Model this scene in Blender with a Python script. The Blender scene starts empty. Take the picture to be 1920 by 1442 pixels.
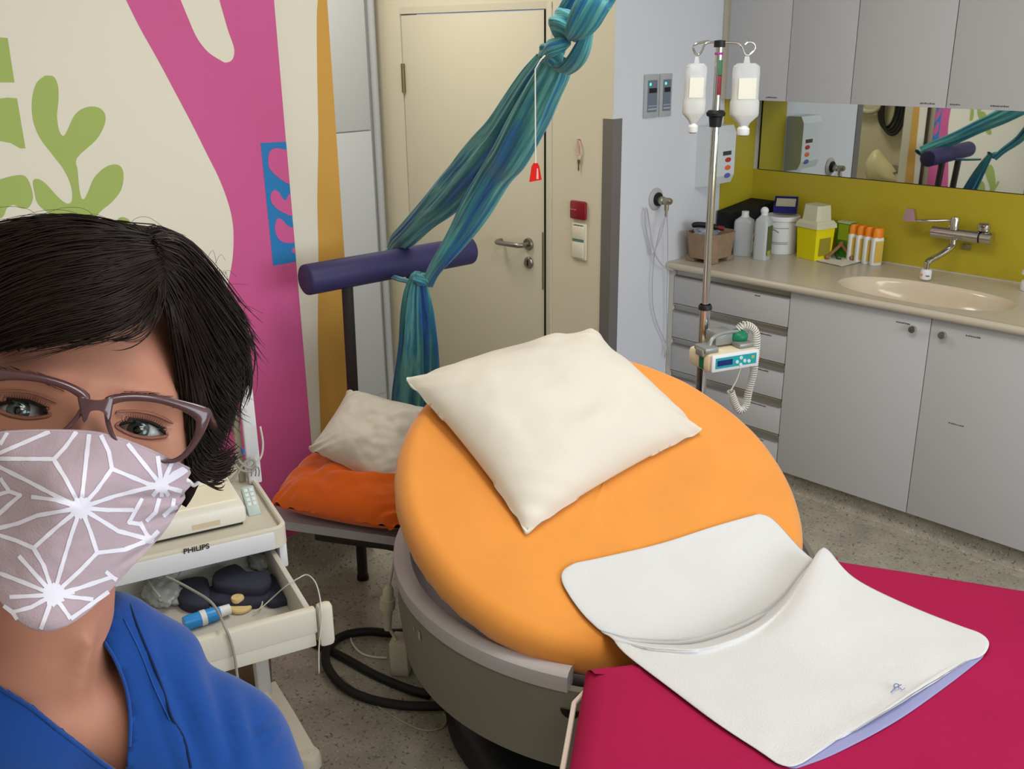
import bpy, bmesh, math, random
import numpy as np
from mathutils import Vector, Matrix, noise
random.seed(7)
PI = math.pi
scn = bpy.context.scene
COL = scn.collection

# ---------------------------------------------------------------- camera
CAM_H = 1.82
FPX = 1860.0
_p, _r, _y = math.radians(19.35), math.radians(.68), math.radians(136.22)
_f = np.array([math.cos(_p)*math.cos(_y), math.cos(_p)*math.sin(_y), -math.sin(_p)])
_rt = np.array([math.sin(_y), -math.cos(_y), 0.0])
_d = np.cross(_f, _rt)
_c, _s = math.cos(_r), math.sin(_r)
RC = np.array([[_c, _s, 0], [-_s, _c, 0], [0, 0, 1]]) @ np.array([_rt, _d, _f])   # rows: right, down, forward
cam_data = bpy.data.cameras.new('camera')
cam = bpy.data.objects.new('camera', cam_data)
COL.objects.link(cam)
cam_data.sensor_fit = 'HORIZONTAL'
cam_data.sensor_width = 36.0
cam_data.lens = 36.0*FPX/1920.0
cam_data.clip_start = 0.02
CAMM = Matrix([[RC[0][i], -RC[1][i], -RC[2][i], (0, 0, CAM_H)[i]] for i in range(3)] + [[0, 0, 0, 1]])
cam.matrix_world = CAMM
scn.camera = cam

# ---------------------------------------------------------------- world, lights, exposure
scn.view_settings.view_transform = 'Standard'
scn.view_settings.look = 'None'
scn.view_settings.exposure = 0.0
scn.view_settings.gamma = 1.0
scn.view_settings.use_curve_mapping = False
world = bpy.data.worlds.new('world'); scn.world = world
world.use_nodes = True
world.node_tree.nodes['Background'].inputs[0].default_value = (.75, .85, 1, 1)
world.node_tree.nodes['Background'].inputs[1].default_value = 0.6

def area(name, loc, rot, sx, sy, power, color):
    l = bpy.data.lights.new(name, 'AREA'); l.shape = 'RECTANGLE'
    l.size = sx; l.size_y = sy; l.energy = power; l.color = color
    o = bpy.data.objects.new(name, l); COL.objects.link(o)
    o.location = loc; o.rotation_euler = rot
    return o
# two ceiling luminaires and the daylight window in the wall on the camera's right-hand side
area('ceiling_lamp_light', (-1.15, 1.75, 2.66), (0, 0, 0), 1.2, .6, 21, (1, .95, .87))
area('ceiling_lamp_light', (0.7, 0.2, 2.66), (0, 0, 0), 1.2, .6, 20, (1, .95, .88))
area('ceiling_lamp_light', (-3.4, 2.2, 2.66), (0, 0, 0), .5, .5, 15, (1, .95, .86))
area('window_daylight', (2.38, 1.7, 1.65), (0, math.radians(90), 0), 1.5, 3.0, 78, (.84, .92, 1))

# ---------------------------------------------------------------- pixel helpers (photo frame 1920 x 1442)
def ray(x, y):
    d = RC.T @ np.array([(x-960)/FPX, (y-721)/FPX, 1.0])
    return d
ORG = np.array([0, 0, CAM_H])
def at(x, y, ax, val):
    d = ray(x, y); t = (val-ORG[ax])/d[ax]
    return Vector(ORG+t*d)
def atp(x, y, p0, n):
    d = ray(x, y); n = np.array(n); t = (np.array(p0)-ORG).dot(n)/d.dot(n)
    return Vector(ORG+t*d)
def atd(x, y, depth):
    return Vector(ORG+ray(x, y)*depth)
def proj(p):
    c = RC @ (np.array(p)-ORG)
    return 960+FPX*c[0]/c[2], 721+FPX*c[1]/c[2]

# ---------------------------------------------------------------- materials
def lin(c):
    return tuple(((v/255)/12.92 if v/255 <= .04045 else ((v/255+.055)/1.055)**2.4) for v in c)
MATS = {}
def M(name, rgb, rough=.6, metal=0, spec=.4, var=.0, vscale=8, bump=0, bscale=200, sheen=0, trans=0, alpha=1, coat=0, emit=0, sss=0, ior=1.45):
    if name in MATS: return MATS[name]
    m = bpy.data.materials.new(name); m.use_nodes = True
    nt = m.node_tree; b = nt.nodes['Principled BSDF']
    c = lin(rgb)
    b.inputs['Base Color'].default_value = (*c, 1)
    b.inputs['Roughness'].default_value = rough
    b.inputs['Metallic'].default_value = metal
    b.inputs['Specular IOR Level'].default_value = spec
    b.inputs['IOR'].default_value = ior
    if sheen: b.inputs['Sheen Weight'].default_value = sheen; b.inputs['Sheen Roughness'].default_value = .5
    if trans: b.inputs['Transmission Weight'].default_value = trans
    if alpha < 1: b.inputs['Alpha'].default_value = alpha
    if coat: b.inputs['Coat Weight'].default_value = coat
    if sss:
        b.inputs['Subsurface Weight'].default_value = sss
        b.inputs['Subsurface Radius'].default_value = (.01, .004, .002)
    if emit:
        b.inputs['Emission Color'].default_value = (*c, 1); b.inputs['Emission Strength'].default_value = emit
    tc = None
    if var or bump:
        tc = nt.nodes.new('ShaderNodeTexCoord')
    if var:
        n = nt.nodes.new('ShaderNodeTexNoise'); n.inputs['Scale'].default_value = vscale; n.inputs['Detail'].default_value = 5
        nt.links.new(tc.outputs['Object'], n.inputs['Vector'])
        r = nt.nodes.new('ShaderNodeValToRGB')
        r.color_ramp.elements[0].position = .3; r.color_ramp.elements[1].position = .7
        r.color_ramp.elements[0].color = (*[max(0, v*(1-var)) for v in c], 1)
        r.color_ramp.elements[1].color = (*[min(1, v*(1+var)) for v in c], 1)
        nt.links.new(n.outputs['Fac'], r.inputs[0]); nt.links.new(r.outputs[0], b.inputs['Base Color'])
    if bump:
        n = nt.nodes.new('ShaderNodeTexNoise'); n.inputs['Scale'].default_value = bscale; n.inputs['Detail'].default_value = 3
        nt.links.new(tc.outputs['Object'], n.inputs['Vector'])
        bp = nt.nodes.new('ShaderNodeBump'); bp.inputs['Strength'].default_value = bump; bp.inputs['Distance'].default_value = .002
        nt.links.new(n.outputs['Fac'], bp.inputs['Height']); nt.links.new(bp.outputs[0], b.inputs['Normal'])
    MATS[name] = m
    return m

def floor_material():
    m = bpy.data.materials.new('speckled_linoleum'); m.use_nodes = True
    nt = m.node_tree; b = nt.nodes['Principled BSDF']; b.inputs['Roughness'].default_value = .38
    b.inputs['Specular IOR Level'].default_value = .35
    tc = nt.nodes.new('ShaderNodeTexCoord')
    def rampnoise(kind, scale, p0, p1, c0, c1):
        n = nt.nodes.new(kind); n.inputs['Scale'].default_value = scale
        nt.links.new(tc.outputs['Object'], n.inputs['Vector'])
        r = nt.nodes.new('ShaderNodeValToRGB'); r.color_ramp.elements[0].position = p0; r.color_ramp.elements[1].position = p1
        r.color_ramp.elements[0].color = c0; r.color_ramp.elements[1].color = c1
        out = n.outputs['Fac'] if kind == 'ShaderNodeTexNoise' else n.outputs['Distance']
        nt.links.new(out, r.inputs[0]); return r
    base = rampnoise('ShaderNodeTexNoise', 9, .3, .7, (*lin((146, 140, 126)), 1), (*lin((168, 161, 145)), 1))
    dark = rampnoise('ShaderNodeTexNoise', 95, .60, .68, (0, 0, 0, 1), (1, 1, 1, 1))
    light = rampnoise('ShaderNodeTexNoise', 130, .62, .70, (0, 0, 0, 1), (1, 1, 1, 1))
    m1 = nt.nodes.new('ShaderNodeMixRGB'); nt.links.new(dark.outputs[0], m1.inputs[0]); nt.links.new(base.outputs[0], m1.inputs[1])
    m1.inputs[2].default_value = (*lin((108, 102, 92)), 1)
    m2 = nt.nodes.new('ShaderNodeMixRGB'); nt.links.new(light.outputs[0], m2.inputs[0]); nt.links.new(m1.outputs[0], m2.inputs[1])
    m2.inputs[2].default_value = (*lin((194, 190, 178)), 1)
    nt.links.new(m2.outputs[0], b.inputs['Base Color'])
    return m
MATS['floor'] = floor_material()

# ---------------------------------------------------------------- mesh builder
class MB:
    def __init__(s): s.v = []; s.f = []; s.mi = []; s.uv = {}; s.cur = 0
    def add(s, vs, fs, uvs=None):
        b = len(s.v); s.v += [Vector(v) for v in vs]
        for k, f in enumerate(fs):
            s.f.append([b+i for i in f]); s.mi.append(s.cur)
            if uvs: s.uv[len(s.f)-1] = uvs[k]
        return s
    def slot(s, i): s.cur = i; return s
    def box(s, lo, hi, M4=None, bev=0):
        if bev:
            return s.rbox(lo, hi, bev, M4)
        x0, y0, z0 = lo; x1, y1, z1 = hi
        vs = [(x0,y0,z0),(x1,y0,z0),(x1,y1,z0),(x0,y1,z0),(x0,y0,z1),(x1,y0,z1),(x1,y1,z1),(x0,y1,z1)]
        if M4: vs = [M4 @ Vector(v) for v in vs]
        return s.add(vs, [(0,3,2,1),(4,5,6,7),(0,1,5,4),(1,2,6,5),(2,3,7,6),(3,0,4,7)])
    def rbox(s, lo, hi, b, M4=None, seg=2):
        bm = bmesh.new()
        r = bmesh.ops.create_cube(bm, size=1)
        for v in bm.verts:
            v.co = Vector([(lo[i]+hi[i])/2+v.co[i]*(hi[i]-lo[i]) for i in range(3)])
        b = min(b, .49*min(abs(hi[i]-lo[i]) for i in range(3)))
        bmesh.ops.bevel(bm, geom=list(bm.edges), offset=b, segments=seg, profile=.5, affect='EDGES')
        bm.verts.index_update()
        vs = [(M4 @ v.co if M4 else v.co.copy()) for v in bm.verts]
        fs = [[v.index for v in f.verts] for f in bm.faces]
        bm.free(); return s.add(vs, fs)
    def tube(s, pts, r, n=10, cap=True, closed=False):
        pts = [Vector(p) for p in pts]; m = len(pts)
        rr = r if isinstance(r, (list, tuple)) else [r]*m
        up = None; rings = []
        for i, p in enumerate(pts):
            if closed: t = pts[(i+1) % m]-pts[i-1]
            else: t = pts[min(i+1, m-1)]-pts[max(i-1, 0)]
            if t.length < 1e-9: t = Vector((0, 0, 1))
            t.normalize()
            if up is None:
                up = Vector((0, 0, 1)) if abs(t.z) < .9 else Vector((1, 0, 0))
            up = (up-t*up.dot(t)); up.normalize(); sd = t.cross(up)
            rings.append([p+(up*math.cos(2*PI*k/n)+sd*math.sin(2*PI*k/n))*rr[i] for k in range(n)])
        vs = [v for R in rings for v in R]; fs = []
        for i in range(m if closed else m-1):
            for k in range(n):
                a = i*n+k; b2 = i*n+(k+1) % n; c = ((i+1) % m)*n
                fs.append((a, b2, c+(k+1) % n, c+k))
        if cap and not closed:
            fs.append(tuple(range(n-1, -1, -1))); fs.append(tuple((m-1)*n+k for k in range(n)))
        return s.add(vs, fs)
    def cyl(s, a, b, r, r2=None, n=24, cap=True):
        return s.tube([a, b], [r, r if r2 is None else r2], n, cap)
    def lathe(s, prof, c=(0, 0, 0), n=32, axis='z', M4=None, sx=1, sy=1, a0=0, a1=2*PI):
        full = abs(a1-a0-2*PI) < 1e-6; m = len(prof); k = n if full else n+1
        vs = []
        for i in range(k):
            a = a0+(a1-a0)*i/n
            for r, z in prof:
                v = Vector((r*math.cos(a)*sx, r*math.sin(a)*sy, z))
                if axis == 'x': v = Vector((z, v.x, v.y))
                if axis == 'y': v = Vector((v.x, z, v.y))
                v += Vector(c); vs.append(M4 @ v if M4 else v)
        fs = []
        for i in range(n):
            j = (i+1) % k
            for q in range(m-1):
                fs.append((i*m+q, j*m+q, j*m+q+1, i*m+q+1))
        return s.add(vs, fs)
    def sphere(s, c, r, n=16, sc=(1, 1, 1)):
        prof = [(max(1e-5, math.sin(PI*i/n)*r), -math.cos(PI*i/n)*r*1.0) for i in range(n+1)]
        vs0 = len(s.v); s.lathe(prof, (0, 0, 0), n*2)
        for i in range(vs0, len(s.v)):
            v = s.v[i]; s.v[i] = Vector((v.x*sc[0]+c[0], v.y*sc[1]+c[1], v.z*sc[2]+c[2]))
        return s
    def prism(s, poly, o, ex, ey, ez, t):
        # poly in 2D (ex, ey) from o, extruded by t along ez
        o, ex, ey, ez = map(Vector, (o, ex, ey, ez)); n = len(poly)
        a = [o+ex*p[0]+ey*p[1] for p in poly]; b = [v+ez*t for v in a]
        fs = [tuple(range(n-1, -1, -1)), tuple(n+i for i in range(n))]
        fs += [(i, (i+1) % n, n+(i+1) % n, n+i) for i in range(n)]
        return s.add(a+b, fs)
    def poly(s, pts):
        return s.add(pts, [tuple(range(len(pts)))])
    def xform(s, M4):
        s.v = [M4 @ v for v in s.v]; return s
    def build(s, name, mats, parent=None, smooth=True, ang=35, sub=0):
        me = bpy.data.meshes.new(name)
        inv = WM[parent].inverted() if parent is not None else Matrix()
        # an un-parented mesh gets its origin at its own base centre
        org = Vector((0, 0, 0))
        if parent is None and s.v:
            xs = [v.x for v in s.v]; ys = [v.y for v in s.v]; zs = [v.z for v in s.v]
            org = Vector(((min(xs)+max(xs))/2, (min(ys)+max(ys))/2, min(zs)))
            inv = Matrix.Translation(-org)
        me.from_pydata([inv @ v for v in s.v], [], s.f)
        if not isinstance(mats, (list, tuple)): mats = [mats]
        for m in mats: me.materials.append(m)
        me.polygons.foreach_set('material_index', s.mi)
        if s.uv:
            ul = me.uv_layers.new(name='UVMap')
            for p in me.polygons:
                u = s.uv.get(p.index)
                if u:
                    for k, li in enumerate(p.loop_indices): ul.data[li].uv = u[k]
        me.validate()
        bm = bmesh.new(); bm.from_mesh(me); bmesh.ops.recalc_face_normals(bm, faces=bm.faces) if not getattr(s, 'keepn', False) else None
        if smooth:
            for f in bm.faces: f.smooth = True
            for e in bm.edges:
                if len(e.link_faces) == 2 and e.calc_face_angle(0) > math.radians(ang): e.smooth = False
        bm.to_mesh(me); bm.free()
        o = bpy.data.objects.new(name, me); COL.objects.link(o)
        WM[o] = (WM[parent] if parent is not None else Matrix.Translation(org))
        if parent is not None:
            o.parent = parent
        else: o.location = org
        if sub:
            md = o.modifiers.new('sub', 'SUBSURF'); md.levels = sub; md.render_levels = sub
        return o
WM = {}
def thing(name, label, cat, loc=(0, 0, 0), rotz=0, group=None):
    o = bpy.data.objects.new(name, None); COL.objects.link(o)
    o.empty_display_size = .05
    o.location = loc; o.rotation_euler = (0, 0, rotz)
    WM[o] = Matrix.Translation(Vector(loc)) @ Matrix.Rotation(rotz, 4, 'Z')
    o['label'] = label; o['category'] = cat
    if group: o['group'] = group
    return o
def tag(o, label, cat, group=None, kind=None):
    o['label'] = label; o['category'] = cat
    if group: o['group'] = group
    if kind: o['kind'] = kind
    return o
def struct(name, mb, mats, parent=None, **kw):
    o = mb.build(name, mats, parent, **kw)
    if parent is None: o['kind'] = 'structure'
    return o
def dup(root, loc, label=None, group=None):
    def cp(o, par):
        c = o.copy(); COL.objects.link(c)
        if par is not None: c.parent = par
        for ch in list(o.children): cp(ch, c)
        return c
    r = cp(root, None); r.location = loc
    if label: r['label'] = label
    if group: r['group'] = group
    return r
def smoothpts(pts, k=6, closed=False):
    pts = [Vector(p) for p in pts]; n = len(pts); out = []
    rng = n if closed else n-1
    for i in range(rng):
        p1 = pts[i]; p2 = pts[(i+1) % n]
        p0 = pts[i-1] if (closed or i > 0) else p1*2-p2
        p3 = pts[(i+2) % n] if (closed or i+2 < n) else p2*2-p1
        for j in range(k):
            t = j/k
            out.append(.5*((2*p1)+(p2-p0)*t+(2*p0-5*p1+4*p2-p3)*t*t+(3*p1-p0-3*p2+p3)*t**3))
    if not closed: out.append(pts[-1])
    return out
def fbm(p, sc=1, o=3):
    return noise.fractal(Vector(p)*sc, 1.0, 2.0, o)
# ================================================================ the room
cream = M('cream_paint', (230, 224, 206), .75, bump=.05, bscale=260)
creamd = M('cream_door', (212, 205, 184), .5, bump=.04, bscale=300)
whitep = M('white_paint', (214, 216, 222), .8, bump=.05, bscale=260)
greyp = M('light_grey_laminate', (204, 205, 205), .5)
pink = M('pink_paint', (206, 90, 146), .6)
blue = M('blue_paint', (40, 122, 184), .6)
green = M('leaf_green_paint', (163, 182, 96), .6)
amber = M('amber_paint', (208, 158, 72), .6)
yellow = M('yellow_laminate', (180, 163, 44), .35, spec=.4)
ceilm = M('ceiling_white', (235, 233, 226), .9)
darkgap = M('black_gap', (14, 13, 12), .8)
steel = M('brushed_steel', (150, 146, 138), .35, metal=1)
chrome = M('chrome', (205, 203, 200), .12, metal=1)
XM, XW, YD, YC, XN = -2.755, -2.56, 3.008, 4.0, -4.06

struct('floor', MB().box((-4.2, -2.3, -.1), (2.6, 4.2, 0)), MATS['floor'])
struct('ceiling', MB().box((-4.2, -2.3, 2.72), (2.6, 4.2, 2.82)), ceilm)
struct('wall_back', MB().box((-4.2, -2.3, 0), (2.6, -2.2, 2.72)), cream)
# window wall on the camera's right-hand side, with its opening
w = MB()
w.box((2.5, -2.3, 0), (2.6, .2, 2.72)); w.box((2.5, 3.2, 0), (2.6, 4.2, 2.72))
w.box((2.5, .2, 0), (2.6, 3.2, .85)); w.box((2.5, .2, 2.45), (2.6, 3.2, 2.72))
struct('wall_right', w, cream)
wf = MB()
for y0, y1 in ((.2, .27), (1.66, 1.74), (3.13, 3.2)): wf.box((2.52, y0, .85), (2.57, y1, 2.45))
for z0, z1 in ((.85, .92), (2.38, 2.45)): wf.box((2.52, .2, z0), (2.57, 3.2, z1))
struct('window_1', wf, M('window_frame_white', (230, 230, 228), .4))
for hx, hy in ((-1.15, 1.75), (.7, .2), (-3.4, 2.2)):
    t = MB().box((hx-.62, hy-.32, 2.675), (hx+.62, hy+.32, 2.72)) if hx > -3 else MB().box((hx-.27, hy-.27, 2.675), (hx+.27, hy+.27, 2.72))
    tag(t.build('ceiling_lamp', M('lamp_housing', (235, 235, 232), .4)),
        {-1.15: 'flat white ceiling lamp above the round bed', .7: 'flat white ceiling lamp behind the camera', -3.4: 'small flat white ceiling lamp in front of the door'}[hx], 'ceiling lamp', 'flat ceiling lamps')

# --- mural wall (the painted cut-out shapes are part of the wall's own mesh)
def mpx(pts, s=1.0, ox=0, oy=0, k=4, X=None, off=.0006, closed=True):
    P = [at(ox+a/s, oy+b/s, 0, XM) for a, b in pts]
    P = smoothpts(P, k, closed) if k > 1 else P
    return [Vector((XM+off if X is None else X, p.y, p.z)) for p in P]
wl = MB()
wl.slot(0); wl.box((XM-.06, -2.2, .19), (XM, 1.682, 2.72))
def dec(slot, pts, thick=.0006):
    # painted shape: sits on the wall face, a paint layer thick
    wl.slot(slot)
    zs = [p for p in pts]
    wl.poly(zs)
Zc = 2.7
left = mpx([(630, 0), (700, 140), (790, 300), (870, 450), (960, 620), (1040, 780), (1090, 880), (1130, 980), (1158, 1080), (1168, 1180), (1162, 1300), (1140, 1420)], 2.667, closed=False)
left += mpx([(424, 545), (408, 620), (396, 720), (388, 820), (384, 960)], 1, closed=False)
b0 = left[-1]
left.append(Vector((XM+.0006, b0.y+.004, .1915)))
up = left[0]+(left[0]-left[3])*4.5
holeL = mpx([(903, 0), (940, 90), (985, 190), (1040, 260), (1100, 300), (1128, 313), (1160, 300), (1172, 260), (1165, 220), (1140, 150), (1097, 0)], 2.667, closed=False)
h0 = holeL[0]+(holeL[0]-holeL[3])*5; h1 = holeL[-1]+(holeL[-1]-holeL[-4])*5
ring = [up]+left+[Vector((XM+.0006, 1.682, .1915)), Vector((XM+.0006, 1.682, 2.71)), Vector((XM+.0006, min(h1.y, 1.66), 2.71)), h1]+holeL[::-1]+[h0]
ring = [Vector((p.x, p.y, min(p.z, 2.71))) for p in ring]
dec(1, ring)
f1 = [(235,378),(270,385),(290,430),(292,500),(285,580),(295,650),(315,680),(335,655),(370,580),(410,545),(460,532),(505,545),(527,580),(520,630),(480,700),(385,790),(388,850),(395,930),(405,985),(420,995),(440,960),(470,890),(520,840),(570,822),(605,835),(618,880),(605,950),(560,1010),(500,1060),(470,1115),(455,1200),(400,1260),(350,1200),(330,1110),(250,1070),(190,1020),(172,960),(165,905),(190,895),(230,920),(290,985),(335,1018),(360,1000),(355,930),(320,850),(260,770),(200,690),(165,600),(160,500),(180,420),(215,385)]
dec(2, mpx(f1, 2.667))
dec(2, mpx([(555,1170),(590,1095),(625,1088),(650,1110),(657,1180),(650,1250),(570,1250)], 2.667))
dec(2, mpx([(-150,175),(38,190),(72,412),(-150,412)], 2.667, k=1))
dec(2, mpx([(-60,500),(40,488),(85,492),(127,742),(100,742),(55,715),(0,705),(-60,715)], 2.667, k=1))
dec(2, mpx([(-40,905),(0,897),(60,880),(120,878),(150,920),(165,985),(150,1030),(130,1042),(100,1040),(70,1025),(35,1040),(20,1075),(-5,1092),(-60,1060)], 2.667))
def mirpx(pts):
    out = []
    for a, b in pts:
        d = ray(1600+a/6, 180+b/6); t = (XM-0)/d[0]; p = ORG+t*d
        out.append(Vector((XM+.0006, 8-p[1], p[2])))
    return out
zs_ = [(1490,790),(1530,770),(1575,790),(1600,880),(1610,1000),(1625,960),(1650,970),(1600,1060),(1560,1120),(1520,1100),(1545,1040),(1500,900),(1480,830)]
dec(2, smoothpts(mirpx(zs_), 3, True))
dec(2, smoothpts(mirpx([(1400,970),(1440,950),(1480,980),(1490,1050),(1490,1120),(1420,1110),(1385,1030)]), 3, True))
dec(2, [q+Vector((.0005, 0, 0)) for q in smoothpts(mirpx([(1425,190),(1460,172),(1495,200),(1520,290),(1560,400),(1550,435),(1510,420),(1450,320),(1420,250)]), 3, True)])
# blue block with pink cut-outs
def bpx(pts, off, k=4, closed=True): return mpx(pts, 5.15, 480, 240, k, X=XM+off, closed=closed)
P = bpx([(42,145),(178,1328)], .0012, 1)
dec(3, [Vector((XM+.0012, P[0].y, P[0].z)), Vector((XM+.0012, 1.682, P[0].z-.003)), Vector((XM+.0012, 1.682, P[1].z)), Vector((XM+.0012, P[0].y+.004, P[1].z))])
for pts in ([(272,210),(215,195),(165,200),(125,240),(115,310),(125,380),(160,430),(210,475),(260,510),(302,540)],
            [(312,640),(290,690),(270,695),(240,655),(215,615),(180,600),(150,620),(138,665),(150,720),(190,770),(250,810),(330,850)],
            [(340,960),(300,940),(265,900),(225,873),(195,890),(180,950),(190,1020),(220,1075),(270,1105),(330,1112),(357,1105)],
            [(360,1160),(345,1170),(345,1195),(368,1210)]):
    Q = bpx(pts, .0018, 4, False)
    Q = [Q[0]+Vector((0, .0, 0))] + Q
    for q in (0, -1): Q[q] = Vector((XM+.0018, 1.682, Q[q].z))
    Q = [Vector((q.x, min(q.y, 1.682), q.z)) for q in Q]
    dec(1, Q)
wl.keepn = True
o = struct('wall_left', wl, [cream, pink, green, blue], smooth=False)
# recessed end of the mural wall: cream with an amber band
w = MB(); w.slot(0)
XE = -2.80; YE0, YE1 = 1.60, 1.90
w.box((XE-.05, YE0, .10), (XE, YE1, 2.72))
def wex(pts, k=3):
    P = smoothpts([at(a, b, 0, XE) for a, b in pts], k)
    return [Vector((XE+.0006, p.y, p.z)) for p in P]
am = wex([(596, 0), (594, 38), (595, 150), (597, 262), (595, 375), (597, 480), (596, 640), (601, 800), (604, 900)])
w.slot(1); w.poly([Vector((XE+.0006, am[0].y-.01, 2.71))]+am+[Vector((XE+.0006, am[-1].y, .11)), Vector((XE+.0006, YE1, .11)), Vector((XE+.0006, YE1, 2.71))])
w.slot(0); w.keepn = True
struct('wall_left_recess', w, [cream, amber], smooth=False)
# dark slot between the two leaves of the mural wall (seen in the mirror)
struct('trim_1', MB().box((XM-.05, 1.6825, .19), (XM-.03, 1.70, 2.72)).box((XM-.06, -.05, .19), (XM+.012, -.03, 2.72)), M('bronze_strip', (74, 60, 44), .5))
# coved linoleum skirting
def cove(y0, y1, X, h):
    m = MB(); prof = [(0, h), (.002, h), (.004, .05), (.012, .022), (.03, .006), (.05, .001), (.05, 0), (-.05, 0), (-.05, h)]
    m.prism([(a, b) for a, b in prof], (X, y0, 0), (1, 0, 0), (0, 0, 1), (0, 1, 0), y1-y0); return m
struct('baseboard_left', cove(-2.2, YE1, XM-.005, .19), MATS['floor'])

# --- nook with the door
w = MB(); w.box((XN-.1, 1.3, 0), (XN, 3.1, 2.72))
struct('wall_far_left', w, cream)
struct('wall_nook', MB().box((XN, 1.2, 0), (XM-.07, 1.3, 2.72)), M('nook_paint', (196, 186, 156), .8))
t = thing('tall_cupboard', 'tall flat grey-white cupboard with two doors beside the cream door', 'cupboard', (XN+.02, 2.5, 0))
MB().box((XN, 2.0, 0), (XN+.03, 2.955, 2.7)).build('carcass', greyp, t)
cd = M('cupboard_door_white', (200, 203, 206), .5)
MB().box((XN+.03, 2.02, .06), (XN+.048, 2.925, 1.397), bev=.002).build('door', cd, t)
MB().box((XN+.03, 2.02, 1.403), (XN+.048, 2.925, 2.68), bev=.002).build('door', cd, t)
MB().tube([(XN+.055, 2.955, 0), (XN+.055, 2.955, 2.7)], .018, 12).build('rounded_edge_strip', M('strip_grey', (176, 178, 180), .5), t)
# door wall: left of leaf, over leaf, right of leaf
DL, DR, DT = -3.85, -2.93, 1.915
w = MB()
w.box((XN, YD, 0), (DL-.006, YD+.1, 2.72)); w.box((DR+.04, YD, 0), (XW-.0005, YD+.1, 2.72)); w.box((DL-.006, YD, DT+.006), (DR+.04, YD+.1, 2.72))
struct('wall_door', w, M('cream_wall', (216, 208, 186), .7, bump=.05, bscale=260))
d = struct('door_1', MB().box((DL, YD+.002, .005), (DR, YD+.045, DT), bev=.002), creamd)
# frame: slim raised border
w = MB()
w.box((DR+.016, YD-.006, 0), (DR+.045, YD+.05, DT+.03), bev=.002)
w.box((DL-.006, YD-.0015, DT+.006), (DR+.045, YD+.05, DT+.035))
w.build('door_frame', M('frame_cream', (206, 200, 180), .5), d)
MB().box((DR+.001, YD-.0015, .005), (DR+.0155, YD+.055, DT+.003)).build('seal_gap', darkgap, d)
MB().box((DR-.012, YD-.0005, .78), (DR-.006, YD+.004, 1.03)).build('strike_plate', steel, d)
h = MB()
hx, hz = -3.022, .968
h.lathe([(.001, -.012), (.024, -.012), (.027, -.006), (.027, 0)], (hx, YD, hz), 24, 'y')
h.tube([(hx, YD-.005, hz), (hx, YD-.045, hz), (hx-.012, YD-.058, hz), (hx-.03, YD-.06, hz), (hx-.125, YD-.06, hz-.003), (hx-.145, YD-.055, hz-.003), (hx-.155, YD-.04, hz-.003), (hx-.157, YD-.015, hz-.003)], .0105, 14)
h.build('door_handle', steel, d)
h = MB(); h.lathe([(.001, -.01), (.022, -.01), (.026, -.005), (.026, 0)], (hx, YD, .886), 24, 'y')
h.build('lock_rosette', steel, d)
MB().box((hx-.004, YD-.0115, .872), (hx+.004, YD-.009, .899), bev=.001).build('key_slot', darkgap, d)
MB().cyl((-3.843, YD-.006, 1.575), (-3.843, YD-.006, 1.705), .009, n=12).build('hinge', M('hinge_bronze', (130, 118, 88), .45, metal=.7), d)
# --- white wall with outlets, steel corner guard
struct('wall_side', MB().box((XW-.1, YD+.0005, 0), (XW, 4.1, 2.72)), whitep)
g = MB(); g.prism([(0, 0), (.045, 0), (.045, -.003), (-.003, -.003), (-.003, -.045-.003), (-.0, -.048)], (XW, YD, 0), (0, 1, 0), (-1, 0, 0), (0, 0, 1), 1.515) if False else None
g.box((XW-.048, YD-.004, 0), (XW+.004, YD, 1.515)); g.box((XW, YD, 0), (XW+.004, YD+.05, 1.515))
struct('trim_2', g, M('dark_steel_guard', (122, 118, 116), .45, metal=.3), smooth=False)
# --- cabinet wall
struct('wall_cabinet', MB().box((XW-.1, YC, 0), (2.6, YC+.1, 2.72)), whitep)
struct('trim_3', MB().box((XW, 3.745, .9), (XW+.006, YC-.006, 1.56)).box((XW, YC-.006, .903), (1.2, YC, 1.235)), yellow, smooth=False)
mir = MB().box((XW+.034, YC-.006, 1.237), (1.2, YC, 1.56))
mm = M('mirror_glass', (222, 226, 222), .015, metal=1)
t = thing('wall_mirror', 'long low mirror set between the yellow splashback and upper cabinets', 'mirror', (-.65, YC-.003, 1.237))
mir.build('glass', mm, t, smooth=False)
MB().box((XW+.028, YC-.008, 1.237), (XW+.034, YC, 1.56)).box((XW+.034, YC-.0075, 1.2345), (1.2, YC, 1.237)).build('edge', darkgap, t)
# ================================================================ cabinets, worktop, sink, things on the worktop
lam = M('cabinet_laminate', (190, 190, 192), .45)
alu = M('aluminium_grip', (176, 174, 169), .38, metal=.75)
inkm = M('label_ink', (92, 92, 94), .8)
YF = 3.405
def scribble(m, x0, x1, z, y, h=.006, seed=1):
    # an illegibly small printed word: a row of short strokes
    rnd = random.Random(seed); x = x0
    while x < x1:
        wd = rnd.uniform(.0035, .006); hh = h*rnd.uniform(.6, 1.0)
        m.box((x, y-.0006, z), (min(x+wd, x1), y, z+hh)); x += wd+rnd.uniform(.0008, .0022)
    return m
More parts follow.
